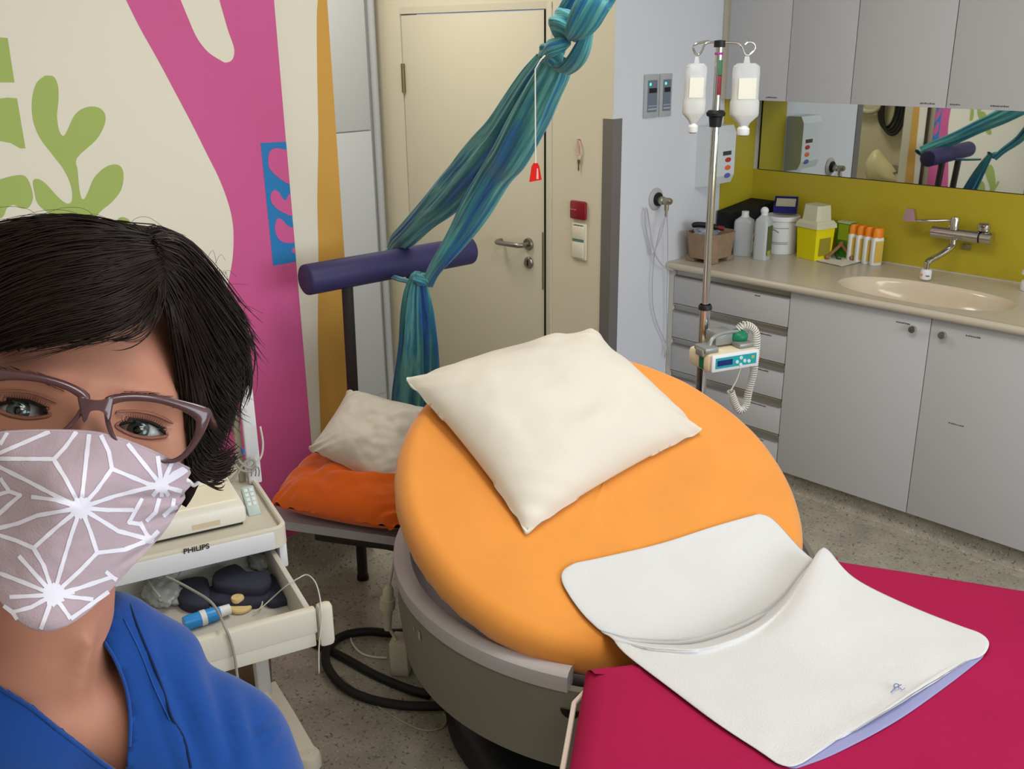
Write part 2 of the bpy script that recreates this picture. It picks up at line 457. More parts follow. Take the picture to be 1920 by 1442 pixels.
# drawer unit
t = thing('drawer_cabinet', 'white base cabinet with a stack of five drawers by the white wall', 'cabinet', (-2.25, 3.7, 0))
MB().box((-2.535, YF+.02, .10), (-1.972, 3.995, .868)).box((-2.558, YF+.0, .0), (-2.535, 3.6, .868)).build('carcass', M('carcass_cream', (200, 196, 186), .5), t)
MB().box((-2.535, YF+.06, 0), (-1.972, YF+.075, .10)).build('plinth', MATS['floor'], t)
zt = .87
for k in range(5):
    top = .870-.1525*k
    dr = MB().box((-2.533, YF, top-.1515+.0), (-1.973, YF+.018, top-.033), bev=.0012).build('drawer', lam, t)
    g = MB(); g.prism([(0, 0), (0, -.006), (.012, -.010), (.012, -.026), (-.004, -.031), (-.004, -.034), (.019, -.034), (.019, 0)], (-2.533, YF, top-.001), (0, 1, 0), (0, 0, 1), (1, 0, 0), .56)
    g.build('grip_profile', alu, dr, smooth=False)
    scribble(MB(), -2.13-.0, -2.04 if k else -2.105, top-.050, YF, .006, k).build('label_text', inkm, dr, smooth=False)
# sink cabinet
t = thing('sink_cabinet', 'wide white base cabinet with two knobbed doors under the basin', 'cabinet', (-1.41, 3.7, 0))
MB().box((-1.970, YF+.02, .10), (-.85, 3.995, .77)).box((-1.970, YF+.019, .77), (-.85, YF+.024, .868)).build('carcass', lam, t)
MB().box((-1.970, YF+.06, 0), (-.85, YF+.075, .10)).build('plinth', MATS['floor'], t)
for x0, x1, kx, s, l0, l1, sd in ((-1.969, -1.4105, -1.467, 1, -1.535, -1.483, 11), (-1.4075, -.852, -1.36, -1, -1.285, -1.235, 12)):
    dd = MB().box((x0, YF, .103), (x1, YF+.018, .868), bev=.0012).build('door', lam, t)
    kb = MB(); kb.lathe([(.001, -.022), (.012, -.022), (.0135, -.019), (.0125, -.004), (.010, 0)], (kx, YF, .815), 20, 'y'); kb.build('knob', chrome, dd)
    scribble(MB(), l0, l1, .825, YF, .006, sd).build('label_text', inkm, dd, smooth=False)
    if s < 0: scribble(MB(), -1.30, -1.245, .497, YF, .005, 20).build('label_text', inkm, dd, smooth=False)
t = thing('base_cabinet', 'white base cabinet at the right end of the worktop row', 'cabinet', (-.3, 3.7, 0))
MB().box((-.848, YF+.02, .10), (.28, 3.995, .868)).box((-.848, YF+.06, 0), (.28, YF+.075, .10)).build('carcass', lam, t)
for x0, x1 in ((-.847, -.285), (-.282, .279)): MB().box((x0, YF, .103), (x1, YF+.018, .868), bev=.0012).build('door', lam, t)
struct('baseboard_cabinet', MB().prism([(0, 0), (0, .1), (-.004, .1), (-.012, .03), (-.03, .008), (-.06, .0)], (-2.535, YF+.06, 0), (0, 1, 0), (0, 0, 1), (1, 0, 0), 2.8), MATS['floor'])

# worktop with a moulded basin
top = M('worktop_beige', (196, 186, 168), .28, var=.03, vscale=120)
bas = M('basin_beige', (214, 198, 174), .2, coat=.3)
t = thing('worktop', 'long beige worktop with a moulded oval basin', 'worktop', (-1.1, 3.7, .87))
m = MB(); N = 96; cx, cy, aa, bb = -1.535, 3.60, .325, .165
X0, X1, Y0, Y1 = -2.558, .30, 3.385, 3.993
rim = []; outer = []
for k in range(N):
    a = 2*PI*k/N; c, s_ = math.cos(a), math.sin(a)
    rim.append((cx+aa*math.copysign(abs(c)**.85, c), cy+bb*math.copysign(abs(s_)**.85, s_)))
for x, y in rim:
    dx, dy = x-cx, y-cy; ts = []
    if dx > 0: ts.append((X1-cx)/dx)
    if dx < 0: ts.append((X0-cx)/dx)
    if dy > 1e-9: ts.append((Y1-cy)/dy)
    if dy < -1e-9: ts.append((Y0-cy)/dy)
    tt = min(ts); outer.append([cx+dx*tt, cy+dy*tt])
for q in ((X0, Y0), (X0, Y1), (X1, Y0), (X1, Y1)):
    k = min(range(N), key=lambda i: (math.atan2(outer[i][1]-cy, outer[i][0]-cx)-math.atan2(q[1]-cy, q[0]-cx))**2); outer[k] = list(q)
vs = [(x, y, .90) for x, y in rim]+[(x, y, .90) for x, y in outer]
m.add(vs, [(k, (k+1) % N, N+(k+1) % N, N+k) for k in range(N)])
m.tube([(X0, Y0+.003, .884), (X1, Y0+.003, .884)], .0158, 16)
m.box((X0, Y0+.003, .870), (X1, Y0+.02, .8998)); m.box((X0, Y0+.01, .868), (cx-aa-.02, Y1, .8995)); m.box((cx+aa+.02, Y0+.01, .868), (X1, Y1, .8995))
m.box((X0, Y1-.004, .8995), (X1, YC-.0065, .905))
m.build('slab', top, t, ang=50)
m = MB(); prof = [(1, .9), (.975, .896), (.94, .884), (.90, .86), (.80, .815), (.6, .79), (.3, .782), (.04, .780)]
vs = []
for f, z in prof:
    vs += [(cx+(x-cx)*f, cy+(y-cy)*f, z) for x, y in rim]
fs = [(j*N+k, j*N+(k+1) % N, (j+1)*N+(k+1) % N, (j+1)*N+k) for j in range(len(prof)-1) for k in range(N)]
m.add(vs, fs); m.build('basin', bas, t, ang=80)
MB().lathe([(.03, .783), (.026, .786), (.001, .786)], (cx, cy, 0), 20).build('drain', chrome, t)

# upper cabinets
ZU, YU = 1.557, 3.69
def upper(x0, x1, splits, texts, label):
    t = thing('wall_cabinet', label, 'cabinet', ((x0+x1)/2, 3.84, ZU), 0, 'white wall cabinets above the mirror')
    MB().box((x0, YU+.02, ZU), (x1, 3.995, 2.55)).build('carcass', lam, t)
    xs = [x0]+splits+[x1]
    for a, b in zip(xs[:-1], xs[1:]):
        dd = MB().box((a+.0015, YU, ZU+.001), (b-.0015, YU+.0185, 2.545), bev=.001).build('door', lam, t)
        for l0, l1, sd in texts:
            if a < l0 < b: scribble(MB(), l0, l1, ZU+.012, YU, .006, sd).build('label_text', inkm, dd, smooth=False)
def ux(px, py): return at(px, py, 1, YU).x
upper(-2.52, ux(1594, 194), [ux(1473, 190)], [(ux(1436, 182), ux(1457, 182), 31)], 'white wall cabinet with two narrow doors at the left end of the row')
upper(ux(1594, 194)+.0005, ux(1773, 202), [], [(ux(1725, 192), ux(1753, 193), 32)], 'white single-door wall cabinet above the middle of the mirror')
upper(ux(1773, 202)+.0005, -1.02, [], [(ux(1781, 198), ux(1800, 199), 33), (ux(1857, 199), ux(1892, 201), 34)], 'white wall cabinet with two printed words above the tap')
MB().box((-2.558, YU+.01, ZU), (-2.5215, 3.99, 2.55)).build('filler', M('filler_cream', (196, 188, 170), .5), thing('filler_strip', 'narrow beige filler strip between white wall and upper cabinets', 'filler', (-2.54, 3.84, ZU)))

# --- things on the worktop
ZC = .9008
def zat(px, py, y): return at(px, py, 1, y).z
def P2(px, py): p = at(px, py, 2, .9); return Vector((p.x, p.y, 0))
# wooden crate-like pot
wood = M('oiled_wood', (146, 122, 98), .6, var=.12, vscale=25)
t = thing('wooden_planter', 'brown wooden tub on low feet in the worktop corner', 'tub', (-2.445, 3.53, ZC))
def oct_ring(sx, sy, ch): return [(-sx+ch, -sy), (sx-ch, -sy), (sx, -sy+ch), (sx, sy-ch), (sx-ch, sy), (-sx+ch, sy), (-sx, sy-ch), (-sx, -sy+ch)]
m = MB(); cxp, cyp = -2.445, 3.53
levels = [(.072, .088, .02, .035), (.082, .098, .125, .035), (.075, .091, .125, .03), (.066, .080, .03, .03)]
R_ = []
for sx, sy, z, ch in levels: R_ += [(cxp+a, cyp+b, ZC+z) for a, b in oct_ring(sx, sy, ch)]
fs = [(j*8+k, j*8+(k+1) % 8, (j+1)*8+(k+1) % 8, (j+1)*8+k) for j in range(3) for k in range(8)]+[tuple(range(7, -1, -1)), tuple(24+i for i in range(8))]
m.add(R_, fs); m.build('tub', wood, t, ang=20)
for sx, sy in ((-1, -1), (1, -1), (1, 1), (-1, 1)):
    MB().box((cxp+sx*.05-.02, cyp+sy*.055-.022, ZC), (cxp+sx*.05+.02, cyp+sy*.055+.022, ZC+.021), bev=.003).build('foot', wood, t)
clearp = M('clear_plastic', (220, 226, 240), .15, trans=.75, spec=.6)
def crumple(name, c, r, mat, parent=None, sc=(1, 1, .7), seed=0, sub=4, amp=.28, fr=22):
    bm = bmesh.new(); bmesh.ops.create_icosphere(bm, subdivisions=sub, radius=1)
    vs = []
    for v in bm.verts:
        n = noise.noise(v.co*2.2+Vector((seed, seed*2, 0)))*amp+abs(noise.noise(v.co*4.5+Vector((seed, 7, seed))))*amp*.9
        p = v.co*(1+n); vs.append(Vector((p.x*sc[0]*r+c[0], p.y*sc[1]*r+c[1], p.z*sc[2]*r+c[2])))
    fs = [[v.index for v in f.verts] for f in bm.faces]; bm.free()
    m = MB(); m.add(vs, fs); return m.build(name, mat, parent, ang=60)
o = crumple('plastic_bag', (-2.462, 3.52, ZC+.118), .058, clearp, seed=3, sc=(.8, 1, .62)); tag(o, 'clear crumpled plastic bag stuffed in the brown wooden tub', 'bag')
blackp = M('black_plastic', (24, 25, 26), .45)
m = MB().tube(smoothpts([(-2.495, 3.46, ZC+.152), (-2.47, 3.475, ZC+.157), (-2.43, 3.50, ZC+.153), (-2.40, 3.515, ZC+.147)], 4), [.006]+[.012]*11+[.008], 12)
o = thing('screwdriver', 'black-handled tool with a red collar lying on the plastic bag', 'tool', (-2.45, 3.49, ZC+.145))
m.build('handle', blackp, o)
MB().tube([(-2.40, 3.515, ZC+.147), (-2.377, 3.526, ZC+.144)], .010, 12).build('collar', M('dark_red_plastic', (110, 26, 28), .4), o)
# long black case leaning in the corner, blue tray beyond it
t = thing('black_case', 'long black padded case at the back corner of the worktop', 'case', (-2.48, 3.85, ZC))
z1 = zat(1400, 385, 3.86)
m = MB(); m.prism([(-2.548, 3.72), (-2.475, 3.705), (-2.425, 3.86), (-2.425, 3.985), (-2.548, 3.985)], (0, 0, ZC), (1, 0, 0), (0, 1, 0), (0, 0, 1), .165)
# slope the top: higher towards the back
for v in m.v:
    if v.z > ZC+.01: v.z = ZC+.175+.028*(v.y-3.705)/.28
m.build('body', M('black_fabric', (22, 22, 23), .8), t, ang=20)
MB().box((-2.50, 3.72, ZC+.152), (-2.33, 3.80, ZC+.158)).build('flap', M('black_fabric', (22, 22, 23), .8), t) if False else None
t = thing('document_tray', 'dark blue tray with pale papers on top of the white bucket', 'tray', (-2.325, 3.915, ZC+.17))
zb = ZC+.178
m = MB(); 
for (a, b) in (((-.05, -.045), (.05, -.041)), ((-.05, .041), (.05, .045)), ((-.05, -.041), (-.046, .041)), ((.046, -.041), (.05, .041))):
    m.box((a[0], a[1], 0), (b[0], b[1], .03))
m.box((-.05, -.045, -.003), (.05, .045, 0))
m.xform(Matrix.Translation((-2.325, 3.915, zb+.014)) @ Matrix.Rotation(math.radians(28), 4, 'Z') @ Matrix.Rotation(math.radians(22), 4, 'X'))
m.build('tray', M('navy_plastic', (38, 36, 112), .35), t)
MB().box((-.042, -.036, .0), (.042, .036, .024)).xform(Matrix.Translation((-2.325, 3.915, zb+.014)) @ Matrix.Rotation(math.radians(28), 4, 'Z') @ Matrix.Rotation(math.radians(22), 4, 'X')).build('papers', M('pale_paper', (186, 182, 160), .8), t)
# disinfectant bottles
milky = M('milky_plastic', (206, 212, 214), .3, trans=.25, spec=.5)
whitepl = M('white_plastic', (226, 226, 226), .4)
def bottle(cx, cy, w, d, h, label, capkind, lab, sloped, rot=0):
    t = thing('bottle', label, 'bottle', (cx, cy, ZC), rot, None)
    m = MB(); L = [(w, d, 0), (w, d, h*.74), (w*.93, d*.9, h*.80), (w*.55, d*.62, h*.865), (.013, .013, h*.89)]
    n = 24; vs = []
    for a, b, z in L:
        for k in range(n):
            an = 2*PI*k/n; e = .45 if z < h*.82 else .8
            vs.append((math.copysign(abs(math.cos(an))**e, math.cos(an))*a/2*(1 if a > .02 else 2), math.copysign(abs(math.sin(an))**e, math.sin(an))*b/2*(1 if a > .02 else 2), z))
    fs = [(j*n+k, j*n+(k+1) % n, (j+1)*n+(k+1) % n, (j+1)*n+k) for j in range(len(L)-1) for k in range(n)]+[tuple(range(n-1, -1, -1))]
    m.add(vs, fs); m.xform(WM[t]); m.build('body', milky, t)
    if capkind == 'ball':
        m = MB().cyl((0, 0, h*.87), (0, 0, h*.94), .014); m.sphere((0, 0, h*.97), .017, 12)
    else: m = MB().lathe([(.017, h*.86), (.019, h*.88), (.0155, h*.90), (.0155, h), (.001, h)], (0, 0, 0), 20)
    m.xform(WM[t]); m.build('cap', whitepl, t)
    lm = MB().box((-w*.5-.001 if lab[3] == 'x' else -w*.38, -d*.3 if lab[3] == 'x' else -d/2-.0012, h*lab[0]), (w/2+.0015 if lab[3] == 'x' else w*.38, d*.35 if lab[3] == 'x' else -d/2+.001, h*lab[1]))
    if lab[3] == 'x': lm = MB().box((w/2-.001, -d*.36, h*lab[0]), (w/2+.0015, d*.36, h*lab[1]))
    lm.xform(WM[t]); lo = lm.build('label', lab[2], t, smooth=False)
    return t, lo
b1, l1 = bottle(-2.40, 3.715, .085, .06, zat(1403, 397, 3.715)-.9, 'large translucent bottle with a white screw cap beside the black case', 'screw', (.10, .50, M('paper_white', (222, 220, 214), .7), 'x'), 0, math.radians(20))
m = MB().box((.0440, -.010, .065), (.0448, .006, .085)); m.xform(WM[b1]); m.build('red_mark', M('label_red', (190, 70, 60), .7), l1, smooth=False)
b2, l2 = bottle(-2.296, 3.70, .062, .062, zat(1437, 393, 3.70)-.9, 'translucent bottle with a ball-shaped white cap and dark green label', 'ball', (.10, .68, M('label_dark_green', (92, 98, 62), .6), 'x'), 0, math.radians(8))
m = MB().box((.0322, -.018, .016), (.033, .014, .04)); m.xform(WM[b2]); m.build('yellow_patch', M('label_olive', (170, 168, 70), .6), l2, smooth=False)
# white buckets
def bucket(cx, cy, r, h, label, txt):
    t = thing('bucket', label, 'bucket', (cx, cy, ZC))
    MB().lathe([(.001, 0), (r*.88, 0), (r*.90, .004), (r*.95, h*.93), (.001, h*.93)], (cx, cy, ZC), 36).build('tub', whitepl, t)
    MB().lathe([(r*.97, h*.88), (r*1.03, h*.885), (r*1.03, h*.97), (r*.98, h), (r*.93, h*.985), (.001, h*.985)], (cx, cy, ZC), 36).build('lid', whitepl, t)
    if txt:
        g = M('print_grey', (110, 116, 116), .7); m = MB()
        for f in (.18, .22, .60): 
            m.lathe([(r*.955+.0006, h*(f+.10)), (r*.955+.0012, h*(f+.112))], (cx, cy, ZC), 20, a0=-2.4, a1=-.6)
        pts = [Vector((cx+(r*.96)*math.cos(a), cy+(r*.96)*math.sin(a), ZC+h*z)) for a, z in ((-1.95, .55), (-1.8, .57), (-1.65, .63), (-1.5, .66), (-1.3, .62), (-1.2, .59))]
        m.tube(smoothpts(pts, 3), .0016, 6)
        m.build('print', g, t)
    return t
bucket(-2.318, 3.885, .074, zat(1470, 408, 3.83)-.9, 'white plastic bucket with printed band behind the ball-capped bottle', True)
# sharps container
t = thing('sharps_container', 'yellow sharps bin with a translucent raised lid', 'container', (-2.145, 3.87, ZC), math.radians(-14))
ybm = M('bin_yellow', (226, 214, 10), .4); lidm = M('translucent_lid', (228, 226, 196), .35, trans=.2)
h = zat(1525, 428, 3.83)-.9
m = MB(); n = 4
def frust(m, a0, b0, z0, a1, b1, z1, cham=.12):
    vs = []
    for a, b, z in ((a0, b0, z0), (a1, b1, z1)):
        c = cham*min(a, b)
        vs += [(x, y, z) for x, y in oct_ring(a, b, c)]
    m.add(vs, [(k, (k+1) % 8, 8+(k+1) % 8, 8+k) for k in range(8)]+[tuple(range(7, -1, -1)), tuple(range(8, 16))]); return m
frust(m, .056, .048, 0, .062, .054, h); m.xform(WM[t]); m.build('bin', ybm, t, ang=25)
m = MB(); frust(m, .068, .060, h, .066, .058, h+.018); frust(m, .064, .056, h+.018, .056, .048, h+.030)
m.xform(WM[t]); m.build('collar', lidm, t, ang=25)
m = MB(); hh = zat(1530, 384, 3.86)-.9
frust(m, .052, .044, h+.030, .046, .038, hh, .3); m.xform(WM[t]); m.build('lid', lidm, t, ang=25)
m = MB(); scribble(m, -.035, .03, .07, -.0545, .02, 3); scribble(m, -.035, .02, .045, -.0535, .01, 5)
m.box((.0595, -.035, .015), (.0602, .03, .09)); m.xform(WM[t]); m.build('label', M('label_brownish', (150, 138, 40), .6), t, smooth=False) if False else MB().box((.0597, -.035, .02), (.0615, .03, .095)).xform(WM[t]).build('label', M('label_brownish', (150, 138, 40), .6), t, smooth=False)
# green carton
t = thing('green_carton', 'green and lime carton standing between sharps bin and orange-capped bottles', 'carton', (-2.055, 3.965, ZC), math.radians(-8))
h = zat(1582, 416, 3.95)-.9
MB().box((-.033, -.018, 0), (.033, .018, h), bev=.001).xform(WM[t]).build('box', M('carton_green', (64, 140, 30), .45), t)
MB().box((-.026, -.0188, h*.5), (.026, -.018, h*.93)).xform(WM[t]).build('lime_panel', M('carton_lime', (160, 184, 40), .5), t)
MB().box((-.033, -.0186, h*.955), (.033, .018, h+.001)).xform(WM[t]).build('pale_edge', M('carton_pale', (196, 204, 160), .5), t)
# four orange-capped bottles
bl = [(1603, 478), (1617, 484), (1628, 487), (1641, 490)]
lb = ['orange-capped white bottle at the left end of the row of four', 'second from left of the four orange-capped bottles', 'third from left of the four orange-capped bottles', 'orange-capped bottle with a yellow label facing the tap, right end of the row']
hb = zat(1620, 424, 3.92)-.9
proto = None
for i, (bx, by) in enumerate(bl):
    xx = -2.000+.038*i; yy = 3.935-.006*i
    if i == 0:
        t = thing('lotion_bottle', lb[0], 'bottle', (0, 0, 0), 0, 'orange-capped lotion bottles on the worktop')
        m = MB(); vs = []; n = 20
        for a, b, z in ((.014, .024, 0), (.0155, .026, .004), (.0155, .026, hb*.72), (.014, .020, hb*.76)):
            vs += [(a*math.copysign(abs(math.cos(2*PI*k/n))**.7, math.cos(2*PI*k/n)), b*math.copysign(abs(math.sin(2*PI*k/n))**.7, math.sin(2*PI*k/n)), z) for k in range(n)]
        m.add(vs, [(j*n+k, j*n+(k+1) % n, (j+1)*n+(k+1) % n, (j+1)*n+k) for j in range(3) for k in range(n)]+[tuple(range(n-1, -1, -1))])
        m.build('body', whitepl, t)
        m = MB(); vs = []
        for a, b, z in ((.0155, .024, hb*.74), (.0155, .024, hb*.93), (.011, .018, hb), (.001, .001, hb)):
            vs += [(a*math.cos(2*PI*k/n), b*math.sin(2*PI*k/n), z) for k in range(n)]
        m.add(vs, [(j*n+k, j*n+(k+1) % n, (j+1)*n+(k+1) % n, (j+1)*n+k) for j in range(3) for k in range(n)])
        m.build('cap', M('cap_orange', (236, 136, 20), .4), t)
        MB().box((.0145, -.018, hb*.08), (.0163, .018, hb*.66)).build('label', M('label_yellow', (214, 178, 80), .5), t)
        proto = t; o = t
    else: o = dup(proto, (0, 0, 0), lb[i])
    o.location = (xx, yy, ZC); o.rotation_euler = (0, 0, math.radians(-28))
# paper napkin and pegs
m = MB(); c = [P2(1521, 488), P2(1578, 501), P2(1617, 492), P2(1562, 480)]
n = 10; vs = []
for i in range(n+1):
    for j in range(n+1):
        u, v = i/n, j/n; p = c[0]*(1-u)*(1-v)+c[1]*u*(1-v)+c[2]*u*v+c[3]*(1-u)*v
        vs.append(Vector((p.x, p.y, ZC+.003+.004*abs(noise.noise(Vector((u*3, v*3, 1)))))))
nv = len(vs); vs += [v-Vector((0, 0, .0025)) for v in vs]
f1 = [(i*(n+1)+j, i*(n+1)+j+1, (i+1)*(n+1)+j+1, (i+1)*(n+1)+j) for i in range(n) for j in range(n)]
m.add(vs, f1+[tuple(nv+k for k in f[::-1]) for f in f1])
o = m.build('napkin', M('tissue_white', (226, 222, 212), .9), None); tag(o, 'white paper napkin on the worktop before the orange-capped bottles', 'napkin')
t = thing('wooden_figure', 'small brown wooden stick toy with round ends on the napkin', 'toy', (-2.03, 3.86, ZC))
ca, cb, cc2 = P2(1550, 488), P2(1596, 490), P2(1569, 482)
wd = M('turned_wood', (150, 108, 76), .5)
pk = Vector((P2(1575, 484).x, P2(1575, 484).y, ZC+.06))
for e in (Vector((ca.x, ca.y, ZC+.012)), Vector((cb.x, cb.y, ZC+.012))):
    MB().tube([pk, pk.lerp(e, .8), e], [.008, .007, .006], 12).build('stick', wd, t)
    MB().sphere(e+Vector((0, 0, .002)), .011, 10).build('bead', wd, t)
MB().sphere(pk, .014, 10).build('knob', wd, t)
MB().tube(smoothpts([pk+Vector((-.02, -.012, -.035)), pk+Vector((.0, -.03, -.048)), pk+Vector((.015, -.05, -.052)), pk+Vector((.03, -.045, -.052))], 4), .005, 8).build('green_cord', M('cord_green', (60, 84, 50), .7), t)
# dispenser at the right end of the picture
t = thing('soap_bottle', 'white pump bottle at the right end of the worktop', 'bottle', (-1.27, 3.90, ZC))
MB().lathe([(.001, 0), (.032, 0), (.034, .003), (.034, .028), (.030, .036), (.012, .044), (.012, .052)], (-1.265, 3.90, ZC), 28).build('body', whitepl, t)
MB().lathe([(.012, .050), (.014, .055), (.036, .062), (.034, .073), (.02, .080), (.001, .081)], (-1.265, 3.90, ZC), 28).build('pump_head', whitepl, t)

# --- mixer tap on the splashback
t = thing('mixer_tap', 'chrome wall mixer tap with a long elbow lever over the basin', 'tap', (-1.58, 3.994, 1.05))
yb = 3.93
m = MB()
m.tube([(-1.668, yb, 1.068), (-1.485, yb, 1.068)], .024, 28)
m.tube([(-1.478, yb, 1.068), (-1.436, yb, 1.068)], .024, 28)
for x in (-1.62, -1.49): m.cyl((x, yb, 1.068), (x, 3.994, 1.068), .014, n=20)
m.build('body', chrome, t)
MB().tube([(-1.485, yb, 1.068), (-1.478, yb, 1.068)], .0225, 24).build('black_ring', blackp, t)
for fx in (-1.62, -1.49): MB().lathe([(.024, 0), (.022, -.01), (.014, -.014)], (fx, 3.994, 1.068), 24, 'y').build('wall_flange', chrome, t)
MB().lathe([(.017, 1.085), (.017, 1.125), (.014, 1.135), (.001, 1.137)], (-1.585, yb-.004, 0), 24).build('cartridge', chrome, t)
m = MB(); m.tube(smoothpts([(-1.585, yb-.006, 1.122), (-1.64, yb-.02, 1.116), (-1.70, yb-.035, 1.110), (-1.722, yb-.04, 1.108)], 4), [.008]+[.006]*11+[.005], 12)
m.prism([(0, 0), (-.014, .045), (-.045, .047), (-.052, .0), (-.03, -.004)], (-1.722, yb-.052, 1.108), (1, 0, 0), (0, .15, 1), (0, 1, 0), .022)
m.build('elbow_lever', chrome, t, ang=30)
MB().lathe([(.012, -.02), (.022, -.018), (.0245, -.008), (.0245, .006), (.018, .012), (.001, .013)], (-1.475, yb+.005, 1.112), 28).build('temperature_knob', chrome, t)
m = MB(); m.cyl((-1.583, yb, 1.05), (-1.583, yb, 1.022), .014, n=20)
m.tube(smoothpts([(-1.583, yb, 1.026), (-1.585, yb-.02, 1.012), (-1.600, yb-.075, .990), (-1.612, yb-.125, .978), (-1.615, yb-.14, .968)], 4), [.013]*17, 16)
m.cyl((-1.615, yb-.138, .972), (-1.615, yb-.138, .945), .010, n=16)
m.build('spout', chrome, t)
f = MB().lathe([(.001, .905), (.018, .905), (.021, .909), (.021, .938), (.017, .945), (.001, .946)], (-1.615, yb-.138, 0), 28).build('outlet_filter', whitepl, t)
MB().sphere((-1.622, yb-.1572, .925), .006, 10, (1, .35, 1)).build('orange_dot', M('dot_orange', (232, 130, 80), .5), f)
MB().box((-1.605, yb-.160, .922), (-1.592, yb-.1555, .925)).build('grey_print', inkm, f)
m = MB().box((-1.567, 3.985, 1.000), (-1.535, 3.994, 1.024), bev=.002); m.build('wall_bracket', M('bracket_clear', (140, 134, 90), .3, metal=.4), t)
# ================================================================ the round birthing bed
def fabric(name, rgb, bump=.25, bscale=500, sheen=.3, rough=.9, var=.04, vscale=6): return M(name, rgb, rough, sheen=sheen, bump=bump, bscale=bscale, var=var, vscale=vscale, spec=.15)
orange = fabric('orange_terry', (234, 152, 66))
orange2 = fabric('deep_orange_terry', (220, 96, 22))
magenta = fabric('magenta_terry', (168, 28, 76), sheen=0)
linen = fabric('white_linen', (224, 218, 204), bump=.12, sheen=.1, var=.02)
towelm = fabric('white_towel', (216, 216, 216), bump=.5, bscale=260, sheen=.2, var=.015)
shellm = M('grey_bed_shell', (128, 123, 112), .45)
rimm = M('bed_rim_grey', (186, 180, 182), .4)
BC = Vector((-1.497, 1.891, 0))
bed = thing('birthing_bed', 'round birthing bed with tilted orange head section and magenta leg section', 'bed', (BC.x, BC.y, 0))
TH = math.radians(24.4); PH = math.radians(159.5)
hx_, hy_ = math.cos(PH), math.sin(PH)
UPH = Vector((hx_*math.cos(TH), hy_*math.cos(TH), math.sin(TH))); SD = Vector((-hy_, hx_, 0)); NN = Vector((-hx_*math.sin(TH), -hy_*math.sin(TH), math.cos(TH)))
DC = Vector((-1.51, 1.755, .71)); TT = .055
DTOP = DC+NN*TT
def on_disc(px, py, lift=0): return atp(px, py, DTOP+NN*lift, NN)
m = MB(); N = 160
prof = [(0, 1)]+[(f, 1) for f in (.2, .4, .6, .75, .86)]+[(None, k) for k in range(0, 13)]
R0 = .525
vs = []; rings = []
def rmax(a):
    r = R0; c = -math.cos(a)
    return r
def ring(f, h, inset=0):
    out = []
    for k in range(N):
        a = 2*PI*k/N; r = rmax(a)-inset
        rr = r*f if f is not None else r
        out.append((a, rr, h))
    return out
seq = [ring(f, TT) for f in (.02, .25, .5, .7, .84)]
for k in range(13):
    an = PI/2-PI*k/12
    seq.append(ring(None, TT*math.sin(an), TT*.9*(1-math.cos(an))+.0))
seq += [ring(f, -TT) for f in (.7, .3, .02)]
for R_ in seq:
    for a, r, h in R_:
        w_ = .0025*fbm((math.cos(a)*3, math.sin(a)*3, r*6), 1.3)
        fold = 0
        if abs(h) < TT*.99: fold = .0022*math.sin(a*46+2*math.sin(a*7))*max(0, -h/TT+.2)
        p = DC+UPH*(math.cos(a)*(r+fold))+SD*(math.sin(a)*(r+fold))+NN*(h+(w_ if h > 0 else 0)-(.004 if h > TT*.99 else 0)*(r/R0)**4)
        vs.append(p)
fs = [(j*N+k, j*N+(k+1) % N, (j+1)*N+(k+1) % N, (j+1)*N+k) for j in range(len(seq)-1) for k in range(N)]
fs += [tuple(range(N-1, -1, -1)), tuple((len(seq)-1)*N+k for k in range(N))]
m.add(vs, fs); m.build('head_mattress', orange, bed, ang=70)
# steel plate under the head section
m = MB(); pl = [(math.cos(2*PI*k/64)*(rmax(2*PI*k/64)-.06), math.sin(2*PI*k/64)*(rmax(2*PI*k/64)-.06)) for k in range(64)]
m.prism(pl, DC-NN*(TT+.02), UPH, SD, NN, .018); m.build('back_plate', M('plate_grey', (140, 138, 138), .5), bed)
m = MB().cyl(DC+UPH*.1-NN*.07, Vector((-1.62, 1.83, .36)), .028, n=20); m.build('lift_piston', steel, bed)
# leg section: a fan-shaped sector
ZP = .622
def dirn(p, d, L): return Vector((p[0]+d[0]*L, p[1]+d[1]*L))
nL = Vector((-1.142, 1.290)); fA = Vector((-1.04, 2.03))
nearE = dirn(nL, (.587, -.81), .62); farE = dirn(fA, (.903, .43), .62)
cen = Vector((-1.50, 1.84)); rad = (nearE-cen).length
arc = []
a0_ = math.atan2(*(nearE-cen).yx); a1_ = math.atan2(*(farE-cen).yx)
for k in range(1, 16):
    a = a0_+(a1_-a0_)*k/16; r = rad+((farE-cen).length-rad)*k/16; arc.append(Vector((cen.x+r*math.cos(a), cen.y+r*math.sin(a))))
back = [Vector((-1.022, 1.975)), Vector((-1.000, 1.87)), Vector((-.985, 1.76)), Vector((-.982, 1.66)), Vector((-.998, 1.56)), Vector((-1.035, 1.46)), Vector((-1.088, 1.372))]
outl = [nL]+[nL.lerp(nearE, t) for t in (.03, .1, .3, .5, .7, .9)]+[nearE]+arc+[farE]+[farE.lerp(fA, t) for t in (.1, .3, .5, .7, .9, .97)]+[fA]+back
cc = sum(outl, Vector((0, 0)))/len(outl)
def inset(pl, d):
    out = []; n = len(pl)
    for i in range(n):
        a, b, c = pl[i-1], pl[i], pl[(i+1) % n]
        t = (c-a).normalized(); nrm = Vector((-t.y, t.x)); out.append(b+nrm*d)
    return out
m = MB(); n = len(outl); vs = []; K = 9
for k in range(K):
    an = PI/2-PI*k/(K-1); ins = .05*(1-math.cos(an)); z = ZP-.055+.055*math.sin(an)
    for i, p in enumerate(inset(outl, ins)): vs.append((p.x, p.y, z+(.002*fbm((p.x*5, p.y*5, 0), 1) if k < 2 else 0)))
fs = [(j*n+k, j*n+(k+1) % n, (j+1)*n+(k+1) % n, (j+1)*n+k) for j in range(K-1) for k in range(n)]
